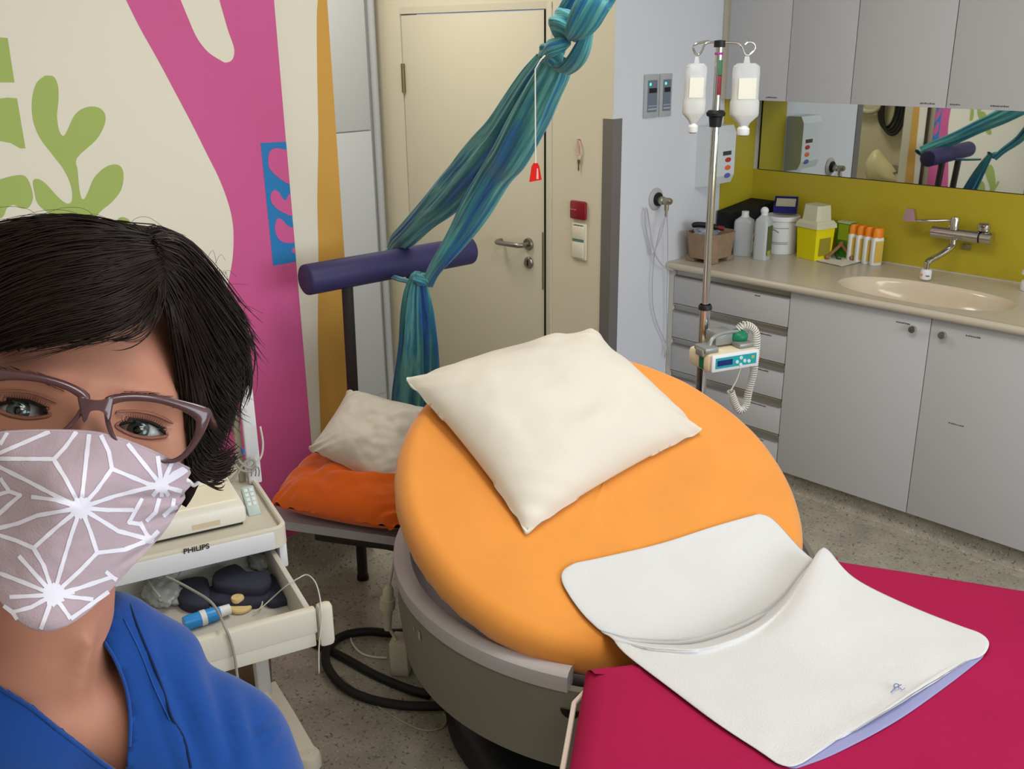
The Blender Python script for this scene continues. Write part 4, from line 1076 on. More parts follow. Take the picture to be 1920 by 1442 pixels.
def ivb(cx, ty, by, w_, label, dy):
    top = ip(cx[0], ty); bot = ip(cx[1], by); H_ = (top-bot).length; c = bot
    t = thing('infusion_bottle', label, 'bottle', tuple(bot))
    ax = (top-bot).normalized(); side = IR; dp = ax.cross(side).normalized()
    M4 = Matrix(((side.x, dp.x, ax.x, bot.x), (side.y, dp.y, ax.y, bot.y), (side.z, dp.z, ax.z, bot.z), (0, 0, 0, 1)))
    pl = M('infusion_plastic', (240, 242, 244), .15, trans=.55, spec=.5, ior=1.2)
    def body(m, L, e=.7):
        n = 32; vs = []
        for a, b, z in L: vs += [(a*math.copysign(abs(math.cos(2*PI*k/n))**e, math.cos(2*PI*k/n)), b*math.copysign(abs(math.sin(2*PI*k/n))**e, math.sin(2*PI*k/n)), z*H_) for k in range(n)]
        m.add(vs, [(j*n+k, j*n+(k+1) % n, (j+1)*n+(k+1) % n, (j+1)*n+k) for j in range(len(L)-1) for k in range(n)]+[tuple(range(n-1, -1, -1)), tuple((len(L)-1)*n+k for k in range(n))])
        return m.xform(M4)
    body(MB(), [(w_*.30, w_*.28, .105), (w_*.42, w_*.36, .15), (w_*.95, w_*.62, .24), (w_, w_*.66, .27), (w_, w_*.66, .42), (w_*.92, w_*.62, .46), (w_*.92, w_*.62, .70), (w_*.94, w_*.62, .78), (w_*.90, w_*.6, .86), (w_*.62, w_*.4, .90)]).build('body', pl, t, ang=40)
    body(MB(), [(w_*.42, w_*.34, .15), (w_*.9, w_*.56, .24), (w_*.93, w_*.6, .28), (w_*.93, w_*.6, .42), (w_*.84, w_*.55, .46), (w_*.84, w_*.55, .66)]).build('liquid', M('infusion_liquid', (246, 243, 228), .2, trans=.2, ior=1.33), t, ang=40)
    MB().prism([(-w_*.6, H_*.46), (w_*.6, H_*.46), (w_*.6, H_*.72), (-w_*.6, H_*.72)], (0, -w_*.635, 0), (1, 0, 0), (0, 0, 1), (0, 1, 0), .001).xform(M4).build('label', M('label_cream', (228, 226, 212), .6), t, smooth=False)
    MB().lathe([(.001, 0), (w_*.40, 0), (w_*.44, H_*.02), (w_*.44, H_*.08), (w_*.34, H_*.10), (w_*.3, H_*.13)], (0, 0, 0), 24, M4=M4).build('neck', whitepl, t)
    MB().lathe([(.001, -H_*.012), (w_*.30, -H_*.012), (w_*.30, 0)], (0, 0, 0), 20, M4=M4).build('stopper', M('stopper_grey', (110, 104, 104), .6), t)
    MB().prism([(-w_*.22, H_*.90), (w_*.22, H_*.90), (w_*.14, H_*.985), (-w_*.14, H_*.985)], (0, -.002, 0), (1, 0, 0), (0, 0, 1), (0, 1, 0), .004).xform(M4).build('hanging_tab', pl, t, smooth=False)
    return t
ivb((1307, 1299), 104, 248, .0335, 'translucent infusion bottle hanging from the left hook of the pole', 0)['group'] = 'infusion bottles on the pole'
ivb((1401, 1393), 103, 253, .0415, 'translucent infusion bottle hanging from the right hook of the pole', 0)['group'] = 'infusion bottles on the pole'
# pump clamped to the pole
un = Vector((.35, .94, 0)).normalized(); nn_ = Vector((un.y, -un.x, 0))
fp = Vector((PX, PY, 0))+nn_*.155
def fpx(x, y): return atp(x, y, fp, nn_)
c00, c10, c11, c01 = fpx(1334, 706), fpx(1423, 681), fpx(1420, 655), fpx(1331, 674)
t = thing('infusion_pump', 'cream infusion pump with turquoise display panel clamped on the pole', 'pump', ((c00+c10)/2-nn_*.07)[:])
wP = (c10-c00).dot(un); hP = (c01.z-c00.z)*1.0; O = Vector((c00.x, c00.y, (c00.z+c10.z)/2))
ivory = M('pump_ivory', (236, 222, 190), .4); tealp = M('pump_turquoise', (36, 160, 168), .4)
M4 = Matrix(((un.x, -nn_.x, 0, O.x), (un.y, -nn_.y, 0, O.y), (0, 0, 1, O.z), (0, 0, 0, 1)))   # x along width, y = into the pump, z up
MB().rbox((0, 0, 0), (wP, .012, hP), .006, M4).build('front_bezel', M('pump_white', (226, 228, 232), .4), t)
m = MB(); m.rbox((-.006, .010, -.004), (wP+.002, .125, hP*1.0), .014, M4); m.build('housing', ivory, t)
MB().box((.012, -.0012, .012), (wP-.012, .001, hP-.010)).xform(M4).build('keypad', tealp, t, smooth=False)
MB().box((.018, -.0022, .020), (wP*.42, -.001, hP-.018)).xform(M4).build('display', M('lcd_blue', (24, 46, 112), .25), t, smooth=False)
for (kx, kz) in ((.52, .45), (.60, .66), (.60, .26), (.68, .45), (.77, .40)):
    MB().lathe([(.001, -.003), (.0052, -.003), (.0058, -.001)], (wP*kx, 0, hP*kz), 16, 'y', M4).build('button', M('button_pale', (214, 232, 226), .4), t)
MB().box((wP*.82, -.002, hP*.52), (wP*.88, -.001, hP*.70)).xform(M4).build('yellow_key', M('key_olive', (170, 180, 90), .4), t)
MB().rbox((-.0075, .035, .004), (-.004, .06, .045), .002, M4).build('green_slot', M('pump_green', (20, 120, 84), .4), t)
m = MB(); gm = M('pump_clamp_grey', (150, 152, 150), .4, metal=.35)
m.rbox((-.012, .02, hP), (.038, .085, hP+.018), .006, M4); m.rbox((-.016, .03, hP-.012), (.0, .07, hP+.012), .005, M4); m.build('clamp_block', gm, t)
m = MB(); m.rbox((wP-.06, .02, hP), (wP-.005, .075, hP+.016), .006, M4); m.build('clamp_block', gm, t)
m = MB(); m.tube([M4 @ Vector(p) for p in smoothpts([(.02, .05, hP+.012), (.035, .055, hP+.035), (.07, .06, hP+.045), (.12, .062, hP+.045), (.17, .062, hP+.035)], 4)], .006, 10); m.build('carry_handle', gm, t)
MB().rbox((.05, .06, hP+.004), (.12, .12, hP+.05), .01, M4).build('pole_clamp', gm, t)
MB().sphere(M4 @ Vector((wP*.80, .07, hP+.026)), .028, 12, (1.2, 1.0, .8)).build('green_plug', M('pump_green', (20, 120, 84), .4), t)
def coil(name, path, r, turns, wire, mat, parent):
    P = smoothpts(path, 10); n = len(P); pts = []
    L = [0]
    for i in range(1, n): L.append(L[-1]+(P[i]-P[i-1]).length)
    tot = L[-1]; K = turns*12; up = Vector((0.3, .2, 1)).normalized(); j = 0
    for k in range(K+1):
        s_ = tot*k/K
        while j < n-2 and L[j+1] < s_: j += 1
        f = (s_-L[j])/max(1e-9, L[j+1]-L[j]); p = P[j].lerp(P[j+1], f); tt = (P[min(j+2, n-1)]-P[max(j-1, 0)]).normalized()
        up = (up-tt*up.dot(tt)).normalized(); sd = tt.cross(up); a = 2*PI*turns*k/K
        pts.append(p+(up*math.cos(a)+sd*math.sin(a))*r)
    return MB().tube(pts, wire, 6).build(name, mat, parent, ang=180)
cp = [M4 @ Vector((wP*.80, .07, hP+.05)), M4 @ Vector((wP*.92, .06, hP+.062)), M4 @ Vector((wP+.02, .05, hP+.03)), M4 @ Vector((wP+.018, .045, -.02)), M4 @ Vector((wP+.005, .045, -.09)), M4 @ Vector((wP-.005, .045, -.145)), M4 @ Vector((wP-.03, .045, -.155)), M4 @ Vector((wP-.055, .045, -.11)), M4 @ Vector((wP-.065, .045, -.085))]
coil('coiled_cord', cp, .0105, 58, .0022, M('cord_white', (226, 222, 214), .5), t)
MB().tube(smoothpts([M4 @ Vector((wP-.065, .045, -.085)), M4 @ Vector((wP-.045, .045, -.05)), M4 @ Vector((wP-.03, .045, -.0))], 5), .0025, 8).build('cable', M('cord_white', (226, 222, 214), .5), t)
tubem = M('clear_tubing', (206, 204, 212), .3, trans=.3)
MB().tube(smoothpts([M4 @ Vector((.01, .05, 0)), M4 @ Vector((.008, .05, -.06)), M4 @ Vector((.0, .05, -.16)), M4 @ Vector((-.01, .05, -.3))], 5), .002, 8).build('tubing', tubem, t)

# ---------------------------------------------------------------- things on the walls
def W(x, y, off=0): return at(x, y, 0, XW+off)
def Dw(x, y, off=0): return at(x, y, 1, YD-off)
pnl = M('panel_grey', (172, 176, 178), .45); pin = M('panel_blue_grey', (110, 120, 138), .45)
for i, (x0, x1, lab) in enumerate(((1207, 1233, 'slim grey wall panel with green light nearer the door'), (1236, 1258.5, 'slim grey wall panel with green light nearer the infusion pole'))):
    a = W(x0, 141); b = W(x1, 139); y0, y1, z0, z1 = a.y, b.y, 1.507, 1.672
    t = thing('control_panel', lab, 'wall panel', (XW, (y0+y1)/2, z0), 0, 'grey wall panels with green lights')
    MB().box((XW, y0, z0), (XW+.008, y1, z1), bev=.002).build('plate', pnl, t)
    MB().box((XW+.008, y0+.018, z0+.022), (XW+.0095, y1-.010, z1-.022)).build('display_field', pin, t, smooth=False)
    MB().box((XW+.0095, y0+.026, z1-.070), (XW+.0105, y1-.014, z1-.052)).build('dark_window', blackp, t, smooth=False)
    MB().box((XW+.0095, y0+.022, z0+.044), (XW+.0102, y1-.012, z0+.047)).box((XW+.0095, y0+.022, z0+.03), (XW+.0102, y1-.012, z0+.036)).build('print_lines', pnl, t, smooth=False)
    MB().sphere((XW+.0105, y0+.032, z1-.037), .0058, 10, (.3, 1, 1)).build('green_light', M('led_green', (70, 240, 170), .4, emit=1.6), t)
# gas outlet with tubing
t = thing('gas_outlet', 'round grey wall gas outlet with brass-coloured valve', 'outlet', (XW, 3.288, 1.178))
oy, oz = W(1229, 371).y, W(1229, 373).z
nk_ = M('nickel', (170, 162, 148), .3, metal=.9)
MB().lathe([(.045, 0), (.046, .004), (.038, .010), (.024, .012), (.001, .012)], (XW, oy, oz), 32, 'x').build('wall_plate', M('outlet_grey', (176, 176, 176), .4), t)
MB().lathe([(.028, .012), (.028, .018), (.001, .018)], (XW, oy, oz), 28, 'x').build('black_ring', blackp, t)
MB().lathe([(.015, .016), (.017, .022), (.017, .042), (.013, .046), (.014, .052), (.0145, .075), (.010, .082), (.001, .082)], (XW, oy, oz-.003), 24, 'x').build('valve', nk_, t)
MB().cyl((XW+.058, oy, oz-.012), (XW+.058, oy, oz-.040), .0095, n=16).cyl((XW+.058, oy, oz-.040), (XW+.058, oy, oz-.065), .006, n=16).build('nipple', nk_, t)
nx = XW+.058; bz = oz-.064
def tubing(name, lab, pts, r=.0026):
    m = MB().tube(smoothpts(pts, 8), r, 8); o = m.build(name, tubem, None, ang=180); tag(o, lab, 'tubing', 'clear tubes hanging from the wall outlet'); return o
def Wp(x, y, off=.03): return W(x, y, off)
tubing('oxygen_tube', 'clear tube looping from the outlet valve down to the worktop corner', [(nx, oy, bz), Wp(1238, 430, .05), Wp(1232, 455, .04), Wp(1224, 478, .03), Wp(1216, 450, .02), Wp(1209, 415, .02), Wp(1212, 390, .02), Wp(1217, 415, .02), Wp(1222, 450, .03), Wp(1230, 480, .04), Wp(1245, 500, .05), Wp(1262, 507, .06)])
tubing('oxygen_tube', 'clear tube hanging in a wide loop left of the outlet valve', [(nx, oy-.004, bz), Wp(1243, 428, .05), Wp(1236, 452, .04), Wp(1228, 472, .03), Wp(1225, 500, .02), Wp(1223, 530, .02), Wp(1224, 570, .02), Wp(1230, 600, .02), Wp(1240, 625, .02), Wp(1248, 642, .02)], .0018)
tubing('oxygen_tube', 'thin clear tube hanging straight along the cabinet side', [(nx, oy+.004, bz+.01), Wp(1250, 400, .05), Wp(1252, 440, .04), Wp(1252, 500, .03), Wp(1250, 560, .02), Wp(1250, 620, .02), Wp(1246, 670, .02), Wp(1252, 650, .03), Wp(1256, 665, .03), Wp(1257, 690, .03)], .0018)
# glove / soap dispenser behind the pole
t = thing('wall_dispenser', 'white wall dispenser with red, orange and blue ovals behind the pole', 'dispenser', (XW, 3.64, 1.2))
dy0, dy1, dz0, dz1 = 3.555, 3.72, 1.195, 1.452
m = MB(); m.prism([(0, dz0), (.07, dz0+.015), (.085, dz0+.05), (.085, dz1-.03), (.07, dz1), (0, dz1)], (XW, dy0, 0), (1, 0, 0), (0, 0, 1), (0, 1, 0), dy1-dy0)
m.build('housing', M('dispenser_white', (214, 220, 224), .35), t, ang=20)
for i, (c, nm) in enumerate((((190, 50, 50), 'red_oval'), ((232, 110, 60), 'orange_oval'), ((96, 96, 180), 'blue_oval'))):
    MB().sphere((XW+.0855, dy0+.115, dz0+.115-.033*i), .014, 12, (.12, 1.6, .75)).build(nm, M(nm, c, .4), t)
MB().box((XW+.085, dy0+.075, dz0+.135), (XW+.0865, dy0+.135, dz0+.152)).build('dark_label', M('label_dark', (70, 64, 60), .6), t, smooth=False)
# key, alarm button, light switch by the door; red pull tag
t = thing('hanging_key', 'key on a pale ribbon hanging on the wall beside the door', 'key', (Dw(1088, 290)-Vector((0, .008, 0)))[:])
kx = Dw(1088, 270).x
m = MB(); zt2, zb2 = Dw(1088, 263).z, Dw(1088, 289).z
m.tube(smoothpts([(kx-.004, YD-.008, zt2), (kx-.010, YD-.008, zt2-.02), (kx-.008, YD-.008, zb2), (kx+.003, YD-.008, zb2-.002), (kx+.010, YD-.008, zb2+.012), (kx+.006, YD-.008, zt2-.012)], 4, True), .0035, 6, closed=True)
m.build('ribbon', M('ribbon_pale_pink', (214, 176, 164), .8), t)
MB().lathe([(.001, -.010), (.005, -.010), (.005, 0)], (kx-.003, YD, zt2), 12, 'y').build('hook', steel, t)
MB().box((kx-.007, YD-.010, zb2-.022), (kx+.009, YD-.006, zb2-.002), bev=.002).build('tag', M('tag_cream', (206, 200, 170), .6), t)
m = MB(); m.prism([(-.006, -.02), (.007, -.02), (.006, -.035), (.002, -.04), (.003, -.062), (-.001, -.066), (-.004, -.06), (-.003, -.04), (-.006, -.034)], (kx, YD-.009, zb2), (1, 0, 0), (0, 0, 1), (0, 1, 0), .002); m.build('key', M('key_brass', (120, 112, 96), .4, metal=.8), t)
t = thing('alarm_button', 'dark red square alarm button above the light switch', 'button', (Dw(1087, 393)-Vector((0, 0, .04)))[:])
a, b = Dw(1073, 393), Dw(1102, 393); zt3, zb3 = Dw(1087, 376).z, Dw(1087, 411).z
MB().rbox((a.x, YD-.018, zb3), (b.x, YD, zt3), .008).build('cover', M('alarm_red', (136, 14, 34), .3, coat=.4), t)
m = MB(); scribble(m, a.x+.006, a.x+.038, (zt3+zb3)/2, YD-.018, .006, 9); m.build('pale_print', M('print_pink', (230, 110, 110), .6), t, smooth=False)
t = thing('light_switch', 'white double light switch with a green strip below the alarm button', 'switch', (Dw(1087, 480))[:])
a, b = Dw(1075, 450), Dw(1101, 450); zt4, zb4 = Dw(1087, 418).z, Dw(1087, 486).z
sw = M('switch_white', (222, 216, 198), .4)
MB().box((a.x, YD-.010, zb4), (b.x, YD, zt4), bev=.003).build('frame', sw, t)
zm = (zt4+zb4)/2+.004
MB().box((a.x+.005, YD-.015, zm+.006), (b.x-.010, YD-.009, zt4-.014), bev=.002).build('rocker', sw, t)
MB().box((a.x+.005, YD-.015, zb4+.008), (b.x-.010, YD-.009, zm-.006), bev=.002).build('rocker', sw, t)
MB().box((a.x+.005, YD-.012, zm-.005), (b.x-.010, YD-.0095, zm+.005)).build('green_strip', M('strip_green', (90, 140, 130), .5), t)
m = MB(); scribble(m, a.x+.008, b.x-.014, zt4-.011, YD-.0101, .006, 4); m.build('print', inkm, t, smooth=False)
# pull cord with red tag hanging from the ceiling, in front of the sling
t = thing('pull_cord', 'thin white pull cord ending in a red triangular tag before the door', 'pull cord', (0, 0, 0)) if False else None
ct = sp(1004, 306, -.12); cord_top = Vector((ct.x, ct.y, 2.72))
t = thing('pull_cord', 'thin white pull cord with a red triangular tag hanging before the door', 'pull cord', ct[:])
MB().tube([ct, Vector((ct.x, ct.y, sp(1003, 130, -.12).z)), sp(1014, 112, -.10), sp(1022, 104, -.09)], .0016, 8).build('cord', M('cord_ivory', (228, 224, 214), .7), t)
w_ = .014
m = MB(); u_ = IR; m.prism([(-.0145, -.043), (-.009, -.007), (-.004, 0), (.005, 0), (.009, -.007), (.0145, -.038)], (ct.x, ct.y, ct.z), u_, (0, 0, 1), (-u_.y, u_.x, 0), .006)
m.build('red_tag', M('tag_red', (226, 30, 22), .4), t, ang=20)
m = MB(); m.prism([(.002, -.036), (.007, -.036), (.006, -.012), (.003, -.012)], (ct.x, ct.y, ct.z), u_, (0, 0, 1), (-u_.y, u_.x, 0), -.0006); m.build('pale_mark', M('mark_pale', (240, 190, 180), .6), t, smooth=False)
# things in the nook that the mirror shows
t = thing('hanging_hoses', 'black and clear hoses coiled on a hook in the nook, seen in the mirror', 'hoses', (-3.28, 1.32, 1.0))
MB().cyl((-3.28, 1.30, 1.52), (-3.28, 1.36, 1.52), .008, n=12).build('hook', steel, t)
for i in range(4):
    r = .11+.012*i
    MB().tube([(-3.24+.02*i+.55*r*math.sin(a), 1.33+.008*i, 1.33+1.15*r*math.cos(a)) for a in [2*PI*k/28 for k in range(28)]], .011, 8, closed=True).build('black_hose', blackp, t)
MB().tube([(-3.37+.11*math.sin(a), 1.335, 1.42+.12*math.cos(a)) for a in [2*PI*k/28 for k in range(28)]], .018, 10, closed=True).build('clear_hose', M('clear_hose', (176, 170, 140), .3), t)

def mirpt(px, py, yreal):
    d = ray(px, py); tt_ = (8-yreal)/d[1]; p = ORG+tt_*d
    return Vector((p[0], yreal, p[2]))
t = thing('white_basin', 'ivory tilted dish in the nook, seen only in the mirror', 'basin', mirpt(1662, 345, 1.62)[:])
a_, b_, c_, d_, e_ = [mirpt(x, y, 1.62) for x, y in ((1646, 280), (1628, 305), (1634, 340), (1690, 345), (1680, 318))]
P = smoothpts([a_, b_, c_, mirpt(1660, 352, 1.62), d_, e_, mirpt(1662, 296, 1.62)], 5, True); cc0 = sum(P, Vector())/len(P)
m = MB(); n = len(P); vs = []
for f, dy in ((1, 0), (1.0, .02), (.9, .05), (.6, .08), (.3, .09), (.02, .092)):
    vs += [cc0.lerp(p, f)+Vector((0, dy, 0)) for p in P]
for f, dy in ((.93, .002), (.6, .045), (.3, .055), (.02, .056)):
    vs += [cc0.lerp(p, f)+Vector((0, dy-.0, 0)) for p in P]
m.add(vs, [(j*n+k, j*n+(k+1) % n, (j+1)*n+(k+1) % n, (j+1)*n+k) for j in range(5) for k in range(n)]+[((0 if j == 5 else j)*n+k, (0 if j == 5 else j)*n+(k+1) % n, (j+1)*n+(k+1) % n, (j+1)*n+k) for j in range(5, 9) for k in range(n)])
m.build('dish', M('dish_ivory', (206, 196, 150), .3), t)
MB().box((cc0.x-.1, 1.31, cc0.z-.03), (cc0.x+.1, 1.66, cc0.z-.0)).build('bracket', steel, t)
# ================================================================ monitor trolley with its open drawer
FR = Vector((-1.764, 1.0, 0)); cu = Vector((.283, .959, 0)).normalized(); cv = Vector((-cu.y, cu.x, 0))
CM = Matrix(((cu.x, cv.x, 0, FR.x), (cu.y, cv.y, 0, FR.y), (0, 0, 1, 0), (0, 0, 0, 1)))   # x: right along the front, y: to the back, z up
def C(x, y, z): return CM @ Vector((x, y, z))
troll = M('trolley_cream', (206, 200, 184), .45); trolw = M('trolley_white', (212, 212, 214), .45)
t = thing('trolley', 'cream medical trolley with its drawer pulled open beside the person', 'trolley', tuple(C(-.24, .22, 0)))
trolley = t
TX0, TX1, TY0, TY1 = -.50, 0.0, 0.0, .44
def rrect(x0, y0, x1, y1, r, n=6):
    out = []
    for cx, cy, a in ((x1-r, y0+r, -90), (x1-r, y1-r, 0), (x0+r, y1-r, 90), (x0+r, y0+r, 180)):
        for k in range(n+1):
            b = math.radians(a+90*k/n); out.append((cx+r*math.cos(b), cy+r*math.sin(b)))
    return out
def shell_tray(m, outer, z0, z1, th, zf):
    n = len(outer); cx = sum(p[0] for p in outer)/n; cy = sum(p[1] for p in outer)/n
    inn = inset([Vector(p) for p in outer], th)
    L = [[(p[0], p[1], z0) for p in outer], [(p[0], p[1], z1-.003) for p in outer], [(q[0]*.7+p[0]*.3, q[1]*.7+p[1]*.3, z1) for p, q in zip(outer, inn)], [(q[0], q[1], z1-.003) for q in inn], [(q[0], q[1], zf) for q in inn]]
    vs = [C(*v) for l in L for v in l]
    fs = [(j*n+k, j*n+(k+1) % n, (j+1)*n+(k+1) % n, (j+1)*n+k) for j in range(4) for k in range(n)]+[tuple(range(n-1, -1, -1)), tuple(4*n+k for k in range(n))]
    m.add(vs, fs); return m
shell_tray(MB(), rrect(TX0, TY0, TX1, TY1, .03), .757, .806, .012, .794).build('top_tray', troll, t, ang=40)
MB().rbox((TX0+.03, -.003, .757), (TX1-.032, .004, .7985), .002, CM).build('front_band', trolw, t)
# printed brand word on the front band, as on the real trolley
cu_d = bpy.data.curves.new('txt', 'FONT'); cu_d.body = 'PHILIPS'; cu_d.size = .0145; cu_d.extrude = .0004; cu_d.align_x = 'LEFT'
cu_d.offset = .00035
tmp = bpy.data.objects.new('txt', cu_d); COL.objects.link(tmp); bpy.context.view_layer.update()
me = bpy.data.meshes.new_from_object(tmp.evaluated_get(bpy.context.evaluated_depsgraph_get()))
bpy.data.objects.remove(tmp)
m = MB(); tp = at(345, 1038, 0, -1.80)
wp_ = CM.inverted() @ atp(344, 1037, C(0, -.003, 0), cv); we_ = CM.inverted() @ atp(393, 1027, C(0, -.003, 0), cv)
wid = max(v.co.x for v in me.vertices)
sc_ = (we_.x-wp_.x)/wid
m.add([C(wp_.x+v.co.x*sc_, -.0035-v.co.z, max(.760, wp_.z-.002)+v.co.y*sc_*.95) for v in me.vertices], [list(p.vertices) for p in me.polygons])
m.build('brand_lettering', M('print_dark', (46, 44, 46), .5), t, smooth=False)
# posts
for x in (TX1-.018, TX0+.018):
    MB().rbox((x-.019, .37, .115), (x+.019, .415, .76), .008, CM).build('post', trolw, t)
    MB().rbox((x-.012 if x < -.1 else x-.004, .01, .70), (x+.004 if x < -.1 else x+.014, .40, .760), .004, CM).build('side_rail', trolw, t)
MB().rbox((TX0+.02, .385, .45), (TX1-.02, .40, .76), .003, CM).build('back_panel', trolw, t)
# drawer
d = MB(); DX0, DX1, DY0, DY1, DZ0, DZ1 = -.455, -.028, -.25, .12, .668, .742
d.rbox((DX0, DY0, DZ0-.004), (DX1, DY1, DZ0), .001, CM)
for a, b in (((DX0, DY0), (DX0+.008, DY1)), ((DX1-.012, DY0), (DX1, DY1)), ((DX0, DY1-.008), (DX1, DY1))):
    d.rbox((a[0], a[1], DZ0-.004), (b[0], b[1], DZ1), .002, CM)
dr = d.build('drawer', M('drawer_inner', (198, 194, 184), .4), t)
m = MB(); m.rbox((-.487, -.268, .692), (-.022, -.248, .748), .005, CM); m.rbox((-.487, -.263, .660), (-.026, -.250, .693), .003, CM)
m.build('drawer_front', troll, dr)
MB().rbox((-.021, -.272, .656), (.012, -.246, .752), .010, CM).build('front_end_cap', troll, dr)
# base
m = MB(); m.rbox((TX0-.0, .34, .085), (TX1, .43, .118), .01, CM)
m.prism([(-.20, .34), (-.045, .34), (-.02, .15), (-.02, .34)], (0, 0, 0), (1, 0, 0), (0, 1, 0), (0, 0, 1), .02) if False else None
m.build('base_bar', troll, t)
for s_, x in ((1, -.005), (-1, TX0+.005)):
    w = MB(); P0 = C(x, .42, .105); P1 = C(x+.030*s_, .135, .082)
    vs = []
    for f, hw, hh in ((0, .026, .018), (.5, .024, .017), (1, .020, .014)):
        p = P0.lerp(P1, f)
        for a, b in ((-1, -1), (1, -1), (1, 1), (-1, 1)): vs.append(p+cu*hw*a+Vector((0, 0, hh*b)))
    w.add(vs, [(j*4+k, j*4+(k+1) % 4, (j+1)*4+(k+1) % 4, (j+1)*4+k) for j in range(2) for k in range(4)]+[(3, 2, 1, 0), (8, 9, 10, 11)])
    w.build('base_wing', troll, t, ang=30)
    for yy, xx in ((.122, x+.030*s_), (.44, x)):
        cst = MB().lathe([(.001, .096), (.027, .094), (.031, .086), (.032, .058), (.026, .054), (.001, .054)], tuple(C(xx, yy, 0)), 28).build('caster', troll, t, ang=40)
        a = C(xx-.012, yy-.008, .03); b = C(xx+.012, yy-.008, .03)
        MB().tube([a, b], .030, 24).build('wheel', blackp, cst)
MB().rbox((TX0+.03, .06, .118), (TX1-.035, .37, .132), .004, CM).build('lower_shelf', troll, t) if False else None
# white triangular gusset at the foot of the right post
m = MB(); g0 = C(-.02, .40, .105)
m.add([C(-.06, .40, .135), C(-.012, .40, .135), C(.002, .16, .112), C(-.10, .30, .108)], [(0, 1, 2, 3)]); m.add([v-Vector((0, 0, .02)) for v in m.v[:4]], [(3, 2, 1, 0)]); m.build('gusset', troll, t)

# fetal monitor box on the tray
bz = .7945
fr = CM.inverted() @ at(466, 984, 2, bz)
mx1, my0 = fr.x, fr.y
t = thing('fetal_monitor', 'flat white monitor unit with rounded edges on the trolley top', 'monitor', tuple(C(mx1-.17, my0+.13, bz)))
mw = M('monitor_white', (226, 222, 210), .4)
bh = .052
MB().rbox((mx1-.36, my0, bz+.004), (mx1, my0+.36, bz+bh), .014, CM, ).build('housing', mw, t)
MB().rbox((mx1-.35, my0+.03, bz+bh-.002), (mx1-.012, my0+.345, bz+bh+.004), .006, CM).build('top_cover', M('monitor_ivory', (228, 220, 196), .4), t)
MB().box((mx1-.12, my0-.0008, bz+.016), (mx1-.06, my0+.002, bz+.028)).xform(CM).build('front_label', M('label_tan', (206, 188, 162), .5), t, smooth=False)
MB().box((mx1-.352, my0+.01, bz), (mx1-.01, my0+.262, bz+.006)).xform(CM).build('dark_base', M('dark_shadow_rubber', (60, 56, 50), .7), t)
MB().rbox((mx1-.30, my0+.13, bz+bh+.002), (mx1-.06, my0+.25, bz+bh+.03), .01, CM).build('raised_display', mw, t)
# handset with keys
hb = CM.inverted() @ at(478, 967, 2, bz)
t = thing('handset', 'small grey-green keypad handset standing behind the monitor on the tray', 'handset', tuple(C(hb.x, hb.y, bz)))
HM = CM @ Matrix.Translation((hb.x, hb.y, bz+.001)) @ Matrix.Rotation(math.radians(-52), 4, 'X')
MB().rbox((-.013, 0, 0), (.016, .018, .078), .003, HM).build('body', M('handset_grey_green', (176, 188, 182), .45), t)
kt = M('key_pale', (206, 214, 210), .4)
for r_ in range(4):
    for c_ in range(2):
        MB().rbox((-.0095+.012*c_, -.0015, .026+.012*r_), (-.0005+.012*c_, .001, .035+.012*r_), .0008, HM).build('key', kt, t)
# upright probe holder at the back of the tray
pb = CM.inverted() @ at(484, 905, 2, bz)
px_ = pb.x; py_ = pb.y
t = thing('probe_holder', 'tall narrow white probe rack with hanging cables at the back of the trolley', 'holder', tuple(C(px_, py_, bz)))
ztop = atp(466, 676, C(px_, py_, 0), cv).z
MB().rbox((px_-.022, py_-.004, bz), (px_+.010, py_+.012, ztop), .004, CM).build('panel', trolw, t)
MB().rbox((px_-.040, py_+.02, bz), (px_-.024, py_+.03, ztop-.05), .002, CM).build('inner_panel', M('panel_taupe', (150, 140, 118), .6), t)
MB().rbox((px_-.060, py_-.02, ztop-.03), (px_+.004, py_+.03, ztop), .010, CM).build('top_cap', trolw, t)
MB().lathe([(.001, 0), (.016, 0), (.018, .006), (.016, .012), (.001, .013)], tuple(C(px_-.035, py_-.02, ztop-.05)), 24).build('round_probe', trolw, t)
cg = M('cable_grey', (150, 148, 140), .5)
def cab(name, pts, r, mat, parent=None, n=8, k=6): return MB().tube(smoothpts(pts, k), r, n).build(name, mat, parent, ang=180)
def H_(x, y, z, dy=0): return atp(x, y, C(px_, py_-.03+dy, 0), cv)
cab('cable', [H_(440, 850, 0), H_(452, 868, 0), H_(468, 878, 0), H_(478, 868, 0), H_(470, 860, 0), H_(455, 872, 0), H_(445, 888, 0), H_(430, 905, 0)], .0035, cg, t)
cab('cable', [H_(436, 862, 0), H_(450, 880, 0), H_(470, 884, 0), H_(482, 874, 0)], .003, cg, t)
cab('cable', [H_(488, 800, 0), H_(493, 830, 0), H_(490, 855, 0), H_(478, 872, 0)], .0025, M('cable_pale', (200, 198, 186), .5), t)
for a in (470, 478, 484): cab('clip', [H_(a, 876, 0), H_(a+2, 884, 0), H_(a+1, 893, 0)], .0012, steel, t)
MB().box((-.006, -.002, -.006), (.006, .002, .006)).xform(Matrix.Translation(H_(455, 846, 0))).build('blue_tag', M('tag_blue', (60, 100, 180), .5), t)

